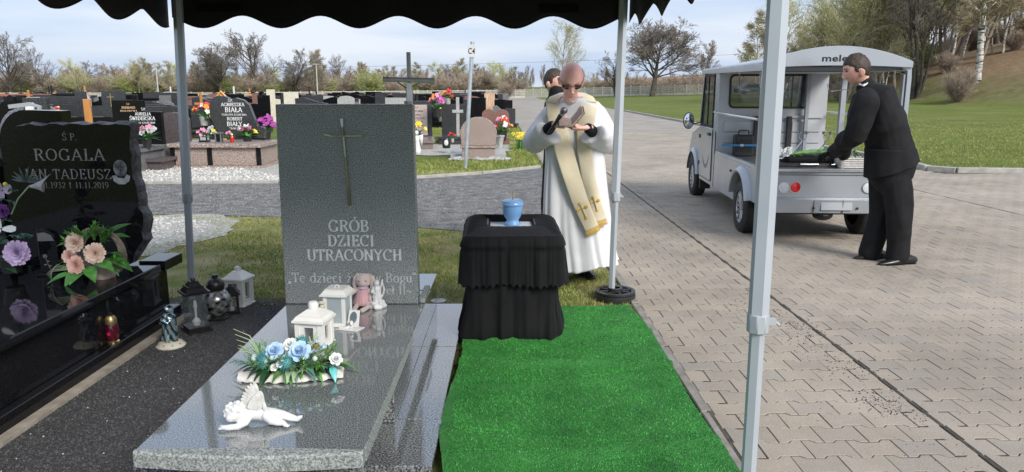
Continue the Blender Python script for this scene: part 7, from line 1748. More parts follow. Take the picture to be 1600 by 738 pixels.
# ================================================================ CEMETERY BEHIND THE WALK
random.seed(77)
OUT = {
 'rect': lambda w_, h: [(-w_/2, 0), (w_/2, 0), (w_/2, h), (-w_/2, h)],
 'arch': lambda w_, h: [(-w_/2, 0), (w_/2, 0)]+[(w_/2*math.cos(R(a)), h-w_*.22+w_*.22*math.sin(R(a))) for a in range(0, 181, 15)],
 'wave': lambda w_, h: [(-w_/2, 0), (w_/2, 0)]+[(w_/2-w_*i/12, h*(.93+.06*math.sin(i*.62+.6))) for i in range(13)],
 'slant': lambda w_, h: [(-w_/2, 0), (w_/2, 0), (w_/2, h*.78), (w_*.2, h*.84), (-w_*.2, h), (-w_/2, h*.97)],
 'step': lambda w_, h: [(-w_/2, 0), (w_/2, 0), (w_/2, h*.66), (w_*.12, h*.68), (w_*.12, h), (-w_/2, h)],
 'stepL': lambda w_, h: [(-w_/2, 0), (w_/2, 0), (w_/2, h), (-w_*.1, h), (-w_*.1, h*.7), (-w_/2, h*.68)],
 'heart': lambda w_, h: [(-w_*.36, 0), (w_*.36, 0), (w_*.5, h*.45), (w_*.5, h*.75)]+[(w_*.25+w_*.25*math.cos(R(a)), h*.8+h*.2*math.sin(R(a))) for a in range(10, 171, 20)]+[(0, h*.84)]+[(-w_*.25+w_*.25*math.cos(R(a)), h*.8+h*.2*math.sin(R(a))) for a in range(20, 180, 20)]+[(-w_*.5, h*.75), (-w_*.5, h*.45)],
 'egg': lambda w_, h: [(-w_*.46, 0), (w_*.46, 0)]+[(w_/2*math.cos(R(a)), h*.42+h*.58*math.sin(R(a))) for a in range(-20, 201, 12)],
}
def grave(label, X, Y, w_, h, mat, shape='rect', t=.1, rz=0, slab_len=1.9, slabw=None, slabmat=None, plinth=.18, slabh=.22, name='gravestone', group=None, z=None, slab_front=True, cat='gravestone'):
    g = thing(name, label, cat, (X, Y, hz(X, Y) if z is None else z), rz, group)
    sm_ = slabmat or mat; sw = (slabw or w_*1.05)
    bx(MB(), -w_*.46-.04, w_*.46+.04, -.02, t+.06, .0, plinth).build('plinth', sm_, g)
    MB().prism([(x, zz+plinth+.001) for x, zz in OUT[shape](w_, h-plinth)], 0.01, t).build('headstone', mat, g, bev=.006 if h > .5 and Y < 25 else 0)
    if slab_len:
        s0 = -slab_len if slab_front else t+.065
        bx(MB(), -sw/2, sw/2, s0, s0+slab_len-.025, slabh-.06, slabh).build('cover_slab', sm_, g)
        bx(MB(), -sw/2+.05, sw/2-.05, s0+.05, s0+slab_len-.03, 0, slabh-.061).build('border', sm_, g)
    return g
BL_ = [('yellow',), ('pink_petal',), ('white_petal',), ('red',), ('magenta',), ('orange',), ('pink_petal', 'yellow', 'white_petal'), ('white_petal', 'pink_petal'), ('red', 'white_petal'), ('yellow', 'orange')]
CN = {'yellow': 'yellow', 'pink_petal': 'pink', 'white_petal': 'white', 'red': 'red', 'magenta': 'purple', 'orange': 'orange'}
def bouquet(label, X, Y, Z, s, cols, group=None, n=9, pot=True, seed=0):
    s *= .8
    r_ = random.Random(seed); b = thing('bouquet', label, 'flowers', (X, Y, Z), 0, group)
    if pot: MB().lathe([(0, 0), (.05*s, 0), (.07*s, .13*s), (.0, .12*s)], n=10).build('pot', MT[r_.choice(['black_plastic', 'mid_granite', 'pale_granite'])], b, smooth=40)
    mbs = {c: MB() for c in cols}; lf = MB()
    for i in range(n):
        a = r_.uniform(0, 6.28); q = r_.uniform(.2, 1)
        p = Vector((math.cos(a)*.13*s*q, math.sin(a)*.11*s*q, s*(.2+.12*(1-q)+r_.uniform(-.03, .03)))); c = cols[i % len(cols)]
        for k in range(7): petal(mbs[c], axM(p, (p.x*3, p.y*3-.3*s, .25*s), r_.random()*6), k*.9, .003, .05*s, .035*s, .5+.3*(k % 2), -.1)
        mbs[c].ell(p, .022*s, 6, 5)
    for i in range(16):
        a = r_.uniform(0, 6.28); lf.leaf((0, 0, .12*s), (math.cos(a), math.sin(a), r_.uniform(.1, 1.2)), (0, 0, 1), .2*s, .05*s, .3, rows=2)
    for c in cols: mbs[c].build('blooms', MT[c], b, kind='stuff')
    lf.build('leaves', MT['leaf'], b)
    return b
def glow_candle(label, X, Y, Z, s, mat, group=None):
    c = thing('grave_candle', label, 'candle', (X, Y, Z), 0, group)
    MB().lathe([(0, 0), (.045*s, 0), (.05*s, .03*s), (.045*s, .15*s), (.03*s, .17*s), (0, .17*s)], n=12).build('glass_body', mat, c, smooth=50)
    MB().lathe([(.035*s, .171*s), (.04*s, .19*s), (.02*s, .23*s), (0, .24*s)], n=12).build('cap', MT['gold'], c, smooth=50); return c
def wooden_cross(label, X, Y, h, rz=0, mat=None, group=None, z=None, arm=.5):
    c = thing('wooden_cross', label, 'cross', (X, Y, hz(X, Y) if z is None else z), rz, group); m_ = mat or MT['varnish']
    bx(MB(), -.045, .045, -.02, .02, 0, h).build('post', m_, c, bev=.005); bx(MB(), -arm/2, arm/2, -.045, -.0205, h*.66, h*.66+.085).build('crossbar', m_, c, bev=.005); return c
MT['varnish'] = P('varnished_wood', (.42, .15, .04), .35, (.58, .27, .08), 12, stretch=(1, 1, .2), coat=.3)
MT['orange_wood'] = P('orange_wood', (.62, .25, .05), .4, (.75, .38, .1), 12, stretch=(1, 1, .2))
MT['blue_lens'] = P('blue_glass', (.05, .15, .4), .1, (.1, .3, .5), 9)
MT['red_glass'] = P('red_glass', (.4, .01, .01), .1, (.5, .03, .02), 9, coat=.4)
MT['white_glass'] = P('milk_glass', (.6, .62, .62), .2, (.75, .75, .74), 9, coat=.4)
def pxw(w_, Y): return w_*Y/FPX*1.0
def place(px, ybase, Y=None):
    g = gp(px, ybase, 0) if Y is None else at(px, ybase, Y); return g
# -- the near row, read one by one from the photograph
def near(label, px, Y, wpx, ytop, mat, shape='rect', **k):
    p = at(px, ytop, Y); z0 = hz(p.x, Y); return grave(label, p.x, Y, pxw(wpx, Y), max(.3, p.z-z0), MT[mat], shape, **k)
# heart-like dark stone with white names on a pink granite tomb
ZT = .46
g = thing('gravestone', 'dark wavy double headstone with white lettering on a pinkish granite tomb', 'gravestone', (at(372, 250, 15.6).x, 15.6, 0), R(-3))
wv = [(-.42, 0), (.62, 0), (.66, .22), (.60, .26), (.50, .30), (.42, .52), (.34, .78), (.22, .90), (.05, .95), (-.08, .93), (-.2, .99), (-.36, 1.0), (-.5, .92), (-.56, .76), (-.55, .5), (-.44, .26)]
hsb = MB().prism([(x*.92-.0, z*.86+ZT+.045) for x, z in wv], -.02, .10).build('headstone', MT['dark_granite'], g, bev=.006)
for t_, c_, x_, z_ in (('\u015a.P.', .05, -.06, 1.245), ('AGNIESZKA', .068, -.02, 1.155), ('BIA\u0141A', .098, -.01, 1.035), ('*22.01.1974 +23.09.2014', .04, -.01, .965), ('ROBERT', .065, -.0, .87), ('BIA\u0141Y', .088, -.01, .755), ('*26.06.1970', .04, .0, .69)): line(t_, c_, x_, z_, -.0225, thick=.2, thin=.09, mat=MT['letters_white'], par=hsb)
yb0, yb1 = -.95, .25
bx(MB(), -1.02, .88, yb0, yb1, .0, .04).build('footing', MT['pink_granite'], g)
bx(MB(), -.93, .76, yb0+.08, yb1-.05, .042, .385).build('tomb_wall', MT['pink_granite'], g, bev=.005)
for x in (-.93, .76, -.2): 
    bx(MB(), x-.045, x+.045, yb0+.055, yb0+.078, .045, .383).build('black_pillar', MT['black_granite'], g)
bx(MB(), -1.0, .83, yb0+.0, yb1, .388, ZT).build('cover_slab', MT['pink_granite'], g, bev=.006)
gx_, gy_ = g.location.x, g.location.y
bouquet('pink and white bouquet with yellow buds on the wavy dark headstone', at(388, 218, 15.4).x+.0, 15.35, at(388, 218, 15.4).z-.12, 1.7, ('pink_petal', 'white_petal', 'pink_petal', 'yellow'), seed=4, n=11)
bouquet('pink blooms lying left on the pinkish tomb', at(318, 236, 14.9).x, 14.95, ZT, 1.1, ('pink_petal',), seed=5, n=8, pot=False)
bouquet('white lily bouquet with lime leaves on the pinkish tomb', at(335, 236, 14.9).x, 14.9, ZT, 1.2, ('white_petal', 'white_petal', 'yellow'), seed=6, n=7, pot=False)
bouquet('small pink posy right on the pinkish tomb', at(357, 236, 15).x, 15.1, ZT, .8, ('pink_petal',), seed=7, n=6, pot=False)
p = at(344, 237, 14.85)
lantern('lantern', 'pale grey granite lantern with cross on the pinkish tomb', 'lantern', (p.x, 14.85, ZT), 0, .13, 0, .17, MT['mid_granite'], ((1.1, 1.1, .02),), MT['dark_glass'], knob=0, candle=False)
p = at(315, 236, 15.1); lantern('lantern', 'dark grey lantern left on the pinkish tomb', 'lantern', (p.x, 15.3, ZT), 0, .17, 0, .13, MT['black_metal'], ((1.1, .9, .03),), MT['white_glass'], knob=.02, candle=False)
glow_candle('small red candle right on the pinkish tomb', at(364, 236, 15).x, 15.0, ZT, .8, MT['red_glass'])
# black stone at left edge of the big one, names in white
g = near('black glossy gravestone with white lettering above a pale grey border', 218, 14.9, 66, 175, 'black_granite', 'rect', rz=R(-4), slab_len=1.7, slabmat=MT['mid_granite'], slabh=.42, plinth=.44)
hsb = g.children[1]; zt = 1.24
for t_, c_, x_, z_ in (('\u015a.P.', .045, .08, 1.13), ('AURELIA', .06, .06, 1.03), ('\u015aWIDERSKA', .072, .04, .94), ('1.11.1962 +23.09.2019', .04, .05, .87)): line(t_, c_, x_, z_-.035, .007, thick=.2, thin=.09, mat=MT['letters_white'], par=hsb)
p = at(228, 226, 14.2); bouquet('white and pink lily bouquet before the black gravestone', p.x, 14.25, .425, 1.7, ('white_petal', 'pink_petal', 'white_petal'), seed=8, n=11)
near('purple-brown arched gravestone right behind the front tent pole', 268, 15.4, 50, 176, 'maroon_granite', 'arch', slab_len=1.2, rz=R(-4))
g = near('black gravestone with gold lettering behind the white-lettered black one', 198, 18.2, 48, 157, 'black_granite', 'rect', slab_len=0)
hsb = g.children[1]
for t_, c_, z_ in (('\u015a.P.', .04, 1.12), ('BERNARD', .055, 1.03), ('PIASECKI', .07, .93), ('*11.04.1939 +5.02.2009', .035, .87)): line(t_, c_, .02, z_-.0, .007, thick=.2, thin=.09, mat=MT['letters_gold'], par=hsb)
g = near('dark grey stepped gravestone with slim silver cross', 163, 20, 58, 142, 'dark_granite', 'stepL', slab_len=1.5)
hsb = g.children[1]; MB().box((.14, -.0, 1.2), (.02, .012, .34)).box((.14, -.002, 1.28), (.18, .012, .02)).build('silver_cross', MT['gold'], g)
near('tall dark grey slab left behind the stepped gravestone', 124, 23, 16, 143, 'dark_granite', 'rect', slab_len=1.5)
near('narrow pale grey upright stone beside the tall dark slab', 134, 24, 9, 142, 'pale_granite', 'slant', slab_len=0)
near('wide plain dark back of a headstone above the rough black one', 52, 11.3, 37, 153, 'dark_granite', 'rect', slab_len=0, rz=R(-3))
near('black headstone cut by the left photo edge', -2, 12.5, 40, 147, 'black_granite', 'wave', slab_len=0)
near('dark low headstone behind the white cross', 24, 17, 24, 149, 'black_granite', 'rect', slab_len=1.5)
c = wooden_cross('white cross leaning behind the arched black stone', at(29, 160, 9).x, 9.2, 1.36, R(5), MT['white_metal'], arm=.22)
fr_ = thing('metal_arch', 'angled pale steel frame standing behind the arched black stone', 'metal arch', (at(62, 180, 8.5).x, 8.6, 0)); q0 = fr_.location
pa = [at(14, 167, 8.6)-q0, at(46, 163, 8.6)-q0, at(62, 167, 8.6)-q0, at(60, 192, 8.6)-q0, Vector((-.03, 0, 0))]
MB().tube(pa, [(.02, .03)]*5, 4, up=(0, 1, 0)).build('frame_bar', P('pale_steel', (.5, .52, .55), .35, metal=.5), fr_, smooth=30)
wooden_cross('varnished wooden cross standing above the rough black headstone', at(124, 170, 10).x, 10.2, at(124, 155, 10.2).z, R(6), MT['varnish'], arm=.42)
p = at(86, 183, 13); bouquet('yellow flowers behind the rough black headstone', p.x, 13, p.z-.25, 1.5, ('yellow',), seed=10)
p = at(76, 178, 16); bouquet('white and yellow flowers beside the wide dark headstone', p.x, 16, p.z-.3, 1.5, ('white_petal', 'yellow'), seed=13)
near('black stone with jagged pale edge right of the wavy headstone', 398, 17.2, 24, 188, 'black_granite', 'stepL', slab_len=1.8, slabh=.35, slabmat=MT['dark_granite'])
bouquet('purple chrysanthemum bouquet at the left side of the grey headstone', at(413, 205, 15.8).x, 15.9, .42, 2.0, ('magenta',), seed=15, n=14)
near('dark grey curvy headstone behind the wavy white-lettered one', 364, 22, 34, 157, 'dark_granite', 'wave', slab_len=1.5)
c = wooden_cross('orange wooden cross with rounded roof behind the wavy headstone', at(347, 160, 20).x, 20, at(347, 145, 20).z, 0, MT['orange_wood'], arm=.5)
MB().tube([(-.2, -.03, c.children[0].dimensions.z*.0+1.2), (0, -.03, 1.42), (.2, -.03, 1.2)], .03, 6).build('roof_board', MT['orange_wood'], c)
MB().ell((0, -.05, .72), (.13, .01, .11), 16, 8).build('name_plate', MT['white_metal'], c)
bouquet('red, white and orange bouquet left of the orange wooden cross', at(318, 176, 18).x, 18, at(318, 176, 18).z-.3, 2.0, ('red', 'white_petal', 'orange'), seed=17, n=12)
bouquet('yellow bouquet left of the orange wooden cross', at(333, 178, 18).x, 18, at(333, 178, 18).z-.3, 1.6, ('yellow', 'orange'), seed=18, n=9)
near('pinkish brown tall stone under the far fence', 398, 34, 9, 146, 'red_granite', 'rect', slab_len=0)
near('black tall headstone with pale plate left of the grey headstone', 411, 27, 18, 149, 'black_granite', 'rect', slab_len=1.5)
near('cream double headstone with dark cutout left of the grey headstone', 426, 33, 20, 140, 'cream_stone', 'step', slab_len=0)
near('cream headstone with cross above the grey headstone', 454, 36, 22, 144, 'cream_stone', 'rect', slab_len=0)
near('wide dark low headstone above the grey headstone', 487, 30, 33, 149, 'dark_granite', 'rect', slab_len=0)
near('pale arched headstone above the grey headstone', 540, 30, 26, 150, 'pale_granite', 'arch', slab_len=0)
near('dark headstone with two pale plates above the grey headstone', 595, 28, 18, 149, 'dark_granite', 'rect', slab_len=0)
near('long pale-topped dark headstone beside the steel cross', 618, 26, 32, 153, 'pale_granite', 'rect', slab_len=0)
near('dark low headstone left of the one with pale plates', 576, 29, 26, 152, 'black_granite', 'rect', slab_len=0)
# right of the big headstone
g = near('grey framed headstone with a pink inscribed panel right of the steel cross', 653, 20.5, 42, 158, 'dark_granite', 'rect', slab_len=1.7, rz=R(6), t=.14, slabmat=MT['brown_granite'])
hsb = g.children[1]; hh = at(653, 158, 20.5).z
bx(MB(), -.30, .24, -.012, .008, .25, hh-.10).build('inscribed_panel', P('pink_panel', (.42, .33, .3), .5, (.55, .45, .42), 30), hsb)
for i, t_ in enumerate(('\u015a.P.', 'HIERONIM', 'MARIA', 'NIEDZIELSKA', 'ZBIGNIEW', 'NIEDZIELSKI')): line(t_, .05, -.03, hh-.2-.095*i, -.0135, thick=.2, thin=.1, mat=MT['letters_dark'], par=hsb)
an2 = thing('angel_figurine', 'white angel statuette before the pink inscribed panel', 'figurine', (at(651, 225, 17.6).x, 17.6, 0)); m0 = MB()
m0.lathe([(0, 0), (.11, 0), (.09, .1), (.06, .3), (.07, .36), (.04, .42), (0, .44)], n=16, wob=lambda a, z: .1*math.sin(a*5+z*20)).ell((0, -.01, .49), .055, 10, 8)
m0.tube([(.02, .05, .38), (.1, .07, .42), (.11, .07, .2)], [(.02, .05), (.02, .06), (.01, .02)], 8, up=(0, 1, 0)).tube([(-.02, .05, .38), (-.1, .07, .42), (-.11, .07, .2)], [(.02, .05), (.02, .06), (.01, .02)], 8, up=(0, 1, 0)); m0.build('figure', MT['white_plaster'], an2, smooth=180)
bouquet('yellow blooms beside the white angel statuette', at(652, 205, 17.9).x, 17.9, .28, 1.7, ('yellow',), seed=21)
bouquet('pink and magenta bouquet between the framed headstones', at(683, 180, 20).x, 20, .75, 2.2, ('pink_petal', 'magenta'), seed=22, n=13)
bouquet('orange bouquet hanging behind the pink bouquet', at(681, 168, 22).x, 22, .9, 1.6, ('orange',), seed=23)
bouquet('orange bouquet on the dark headstone left of the sign post', at(700, 162, 24).x, 24, 1.0, 1.8, ('orange', 'red'), seed=24)
near('dark grey headstone with beige plate left of the sign post', 708, 22, 36, 163, 'dark_granite', 'rect', slab_len=1.6)
c = wooden_cross('double-barred pale stone cross left of the sign post', at(715, 160, 21).x, 21, at(715, 152, 21).z, 0, MT['pale_granite'], arm=.3)
p = at(697, 195, 17.8)
fl_ = thing('grave_lamp', 'small black round grave lamp with white oval picture', 'lamp', (p.x, 17.8, .12)); MB().lathe([(0, 0), (.09, 0), (.1, .1), (.09, .22), (.04, .28), (0, .29)], n=14).build('body', MT['black_metal'], fl_, smooth=60); MB().ell((0, -.09, .13), (.05, .02, .07), 10, 8).build('oval_picture', MT['white_plaster'], fl_)
bouquet('red flower beside the small black grave lamp', at(706, 192, 17.8).x, 17.85, .25, .9, ('red',), seed=26, n=4)
# the pink speckled egg-shaped stone and the red-brown heart stone
gg = thing('gravestone', 'pink speckled rounded headstone with its back to the walk, right behind the sign post', 'gravestone', (gp(748, 248).x, 16.3, 0), 0)
HH = at(750, 183, 16.3).z
MB().prism([(x, z+.29) for x, z in OUT['egg'](.80, HH-.29)], 0, .12).build('headstone', MT['pink_granite'], gg, bev=.01)
bx(MB(), -.40, .42, -.06, .22, .24, .288).build('shelf', MT['pink_granite'], gg, bev=.004); bx(MB(), -.36, .36, -.03, .2, .0, .239).build('plinth', MT['pink_granite'], gg, bev=.004)
bx(MB(), -.62, .60, .2, 2.3, 0, .09).build('border', MT['pale_granite'], gg)
mb = MB(); r5 = random.Random(9)
for i in range(60):
    x = r5.uniform(-.62, .68); y = r5.uniform(-.3, .05); s_ = r5.uniform(.03, .08); mb.ell((x, y, s_*.3), (s_, s_*.8, s_*.6), 6, 4)
o = mb.build('edging_rocks', MT['pale_granite'], gg); o['kind'] = 'stuff'
near('red-brown rough heart-shaped headstone behind the pink speckled one', 774, 20.5, 42, 171, 'red_granite', 'heart', slab_len=0)
near('glossy black wide headstone with small round photo behind the sign post', 747, 25, 24, 153, 'black_granite', 'rect', slab_len=0)
near('tall banded sandstone headstone behind the heart-shaped one', 765, 26.5, 16, 146, 'sandstone', 'rect', slab_len=1.5)
near('black headstone with gold lines at the right end of the row', 781, 26, 17, 156, 'black_granite', 'rect', slab_len=1.5)
near('light grey cracked-edge stone before the black one with gold lines', 780, 23, 19, 165, 'mid_granite', 'slant', slab_len=0)
near('dark headstone behind the black one with gold lines', 779, 32, 13, 147, 'dark_granite', 'stepL', slab_len=0)
bouquet('pink, red and orange bouquet at the right end of the grave row', at(785, 200, 20).x, 20.2, .12, 2.4, ('pink_petal', 'red', 'orange', 'white_petal'), seed=31, n=14)
for i, (px, mt, nm) in enumerate(((768, 'black_metal', 'dark'), (774, 'mid_granite', 'grey'), (781, 'pale_granite', 'pale grey'))):
    p = at(px, 210, 18.2+.2*i); g_ = thing('grave_vase', '%s stone vase %s the row of vases behind the pink speckled stone' % (nm, ('left in', 'in the middle of', 'right in')[i]), 'vase', (p.x, 18.2+.2*i, .02)); MB().lathe([(0, 0), (.09, 0), (.06, .08), (.1, .28), (.11, .33), (.08, .33), (.05, .1), (0, .1)], n=14).build('vase_body', MT[mt], g_, smooth=50); MB().lathe([(.112, .3), (.122, .335), (.112, .35)], n=14).build('rim', MT[mt], g_)
# daffodils growing by the walk
p = gp(815, 234)
df = thing('daffodil_clump', 'clump of yellow daffodils growing by the walk', 'plant', (p.x, p.y, 0)); r6 = random.Random(3)
lf = MB(); st_ = MB()
for i in range(46):
    a = r6.uniform(0, 6.28); q = r6.uniform(0, .14); b = Vector((q*math.cos(a), q*math.sin(a), 0)); d = Vector((math.cos(a)*.3, math.sin(a)*.3, 1)).normalized(); lf.leaf(b, d, (math.cos(a), math.sin(a), 0), r6.uniform(.2, .32), .022, .25, rows=3)
lf.build('leaves', MT['leaf'], df)
for i in range(24):
    a = r6.uniform(0, 6.28); q = r6.uniform(0, .2); p = Vector((q*math.cos(a)-.03, q*math.sin(a)*.7-.03, r6.uniform(.28, .4))); f_ = MB(); M_ = axM(p, (r6.uniform(-.6, .4), -1, .3), r6.random())
    for k in range(6): petal(f_, M_, k*1.047, .004, .05, .034, .25, -.1)
    f_.lathe([(.012, 0), (.016, .02), (.022, .03)], n=8, M=M_); f_.build('daffodil', MT['yellow'], df); st_.tube([(q*math.cos(a)*.4, q*math.sin(a)*.4, 0), p], .004, 4, cap=False)
st_.build('stems', MT['leaf'], df); df.children[-1]['kind'] = 'stuff'

# -- rows farther back: countable stones of several kinds
kinds = [('black_granite', 'rect', 'small black rectangular gravestone in the far rows'), ('dark_granite', 'rect', 'small dark grey rectangular gravestone in the far rows'), ('black_granite', 'wave', 'small black wavy-topped gravestone in the far rows'),
         ('dark_granite', 'step', 'small dark stepped gravestone in the far rows'), ('mid_granite', 'arch', 'small grey arched gravestone in the far rows'), ('pale_granite', 'rect', 'small pale rectangular gravestone in the far rows'),
         ('red_granite', 'arch', 'small red-brown arched gravestone in the far rows'), ('dark_granite', 'slant', 'small dark slanted gravestone in the far rows'), ('brown_granite', 'wave', 'small brown wavy gravestone in the far rows'), ('mid_granite', 'stepL', 'small grey stepped gravestone in the far rows')]
protos = {}
def proto(k):
    if k not in protos:
        m_, sh, lb = kinds[k]; protos[k] = grave(lb, 0, 0, .95, 1.05, MT[m_], sh, group='gravestones in the far rows', z=0); return protos[k], True
    return protos[k], False
r7 = random.Random(123); rows_ = [15.6+2.45*i for i in range(21)]; nfar = 0
bq_protos = []
taken = [(o.location.x, o.location.y) for o in bpy.data.objects if o.name.startswith('gravestone')]
for ri, Y in enumerate(rows_):
    x = -.62*Y-3; xe = min(.6, Y*.035-.3)
    while x < xe:
        wd = r7.uniform(.85, 1.5)
        if r7.random() < .92 and not any(abs(x-a) < 1.15 and abs(Y-b) < 1.6 for a, b in taken) and not (-3.2 < x < .6 and Y < 21) and not (Y < 17 and x > -8):
            k = r7.choices(range(10), [6, 6, 4, 3, 2, 2, 1.3, 2, 1.5, 1.2])[0]; pr0, first = proto(k); hsc = r7.uniform(.78, 1.15)
            loc = (x, Y+r7.uniform(-.2, .2), hz(x, Y)); rz = r7.uniform(-.06, .06)
            if first: o = pr0; o.location = loc; o.rotation_euler = (0, 0, rz); o.scale = (wd, 1, hsc)
            else: o = dup(pr0, loc=loc, rz=rz, sc=(wd, 1, hsc))
            nfar += 1
            u = r7.random()
            if u < .42:
                ci = r7.randrange(10); cols = BL_[ci]; nmx = ' and '.join(CN[c] for c in cols); ex = [q for q in bq_protos if q[0] == ci]
                bl_loc = (x+r7.uniform(-.3, .3), Y-r7.uniform(.1, 1.), hz(x, Y)+.22)
                if ex: dup(ex[0][1], loc=bl_loc, rz=r7.uniform(0, 6), sc=r7.uniform(.8, 1.3))
                else:
                    b = bouquet('%s artificial flowers on a far grave' % nmx, *bl_loc, 1.6, cols, group='flower bouquets on the far graves', seed=ci+50); bq_protos.append((ci, b))
            elif u < .6: glow_candle('small %s glass candle on a far grave' % ('red' if u < .5 else 'white'), x+r7.uniform(-.3, .3), Y-.4, hz(x, Y)+.22, 1.3, MT['red_glass'] if u < .5 else MT['white_glass'], group='candles on the far graves')
            elif u < .68: wooden_cross('small cross standing among the far graves', x+.1, Y+.3, r7.uniform(1.2, 1.6), r7.uniform(-.2, .2), r7.choice([MT['varnish'], MT['white_metal'], MT['black_metal']]), group='crosses among the far graves')
        x += wd+r7.uniform(.25, .8)
print('far graves', nfar)
# reddish low roofs of the columbarium far left
cl = thing('columbarium_wall', 'low wall with reddish tiled coping in the far left of the cemetery', 'wall', (at(42, 150, 44).x, 44, hz(-25, 44)))
bx(MB(), -2.6, 2.6, 0, .4, 0, 1.0).build('wall_body', MT['brown_granite'], cl); bx(MB(), -2.9, 2.9, -.15, .55, 1.0, 1.12).build('coping', P('red_tile', (.34, .1, .05), .8, (.45, .16, .08), 20), cl)
for x in (-1.2, .2, 1.4): bx(MB(), x-.25, x+.25, -.16, -.02, .1, .8).build('niche_plate', MT['black_granite'], cl)

# -- the sector sign C4
p = gp(727, 262); sg_ = thing('sector_sign', 'galvanised sign post with small white plate reading C4', 'sign', (p.x, p.y, 0), 0)
tp = at(738, 68, p.y)-Vector((p.x, p.y, 0)); MB().tube([(0, 0, -.05), (tp.x, 0, tp.z)], .038, 12).build('post', MT['galv'], sg_, smooth=40)
MB().lathe([(0, 0), (.04, 0), (.04, .03), (0, .04)], (tp.x, 0, tp.z), 12).build('cap', MT['galv'], sg_, smooth=40)
Ms_ = Matrix.Translation((tp.x-.008, -.045, tp.z-.12)) @ Matrix.Rotation(R(3.5), 4, 'Y')
sgp = MB().box((0, 0, -.02), (.145, .008, .235), M=Ms_).build('sign_plate', P('sign_white', (.55, .56, .58), .5, (.7, .7, .7), 5), sg_, bev=.002)
for ch_, xo in (('C', -.034), ('4', .033)):
    cu = bpy.data.curves.new('t', 'FONT'); cu.body = ch_; cu.size = .15; cu.align_x = 'CENTER'; cu.offset = .002; to = bpy.data.objects.new('t', cu); COL.objects.link(to)
    dg = bpy.context.evaluated_depsgraph_get(); tme = bpy.data.meshes.new_from_object(to.evaluated_get(dg)); bpy.data.objects.remove(to)
    for v in tme.vertices: v.co = Ms_ @ Vector((v.co.x*.72+xo, -.006, v.co.y-.075))
    tme.materials.clear(); tme.materials.append(MT['black_metal']); o = bpy.data.objects.new('sign_letter', tme); COL.objects.link(o); o.parent = sgp
# short black post by the path
p = gp(808, 176); bo = thing('bollard', 'short thin black post at the lawn corner by the road', 'post', (.62, 31, hz(.6, 31))); MB().tube([(0, 0, 0), (0, 0, .55)], .04, 8).build('post', MT['black_metal'], bo); MB().ell((0, 0, .56), .05, 8, 6).build('knob', MT['black_metal'], bo)

# ================================================================ FAR CONCRETE FENCE
MT['fence'] = P('concrete_fence', (.5, .48, .42), .9, (.62, .6, .54), 2, .3, 30, world=True)
fpx = [(-90, 158, 140), (300, 158, 141), (470, 157, 142), (700, 154, 147), (820, 153.2, 151), (900, 152, 144), (1000, 150, 133), (1110, 147.5, 125), (1200, 146, 118), (1290, 145, 113)]
path = [Vector((at(x, y, Y).x, Y, 0)) for x, y, Y in fpx]
fe = thing('concrete_fence', 'pale precast concrete lattice fence running along the far edge of the cemetery', 'fence', tuple(path[4]))
panel = MB(); pw, ph = 2.0, 1.75
n_ = 8
for i in range(n_+1): bx(panel, i*pw/n_-.045, i*pw/n_+.045, -.03, .03, .3, 1.6)
for zz in (.62, .93, 1.24): bx(panel, 0, pw, -.028, .028, zz-.045, zz+.045)
bx(panel, 0, pw, -.032, .032, .0, .36); bx(panel, 0, pw, -.032, .032, 1.5, 1.62)
po0 = panel.build('lattice_panel', MT['fence'], fe); pst = bx(MB(), -.07, .07, -.07, .07, 0, ph).build('fence_post', MT['fence'], fe)
first = True
for a, b in zip(path, path[1:]):
    ln = (b-a).length; n = max(1, round(ln/pw)); an_ = math.atan2(b.y-a.y, b.x-a.x)
    for i in range(n):
        q = a.lerp(b, i/n)
        for oo, nm in ((po0, 0), (pst, 1)):
            o = oo if first else oo.copy()
            if not first: COL.objects.link(o)
            o.parent = fe; o.location = (q.x-fe.location.x, q.y-fe.location.y, hz(q.x, q.y)-fe.location.z); o.rotation_euler = (0, 0, an_); o.scale = (ln/n/pw, 1, 1) if nm == 0 else (1, 1, 1)
        first = False

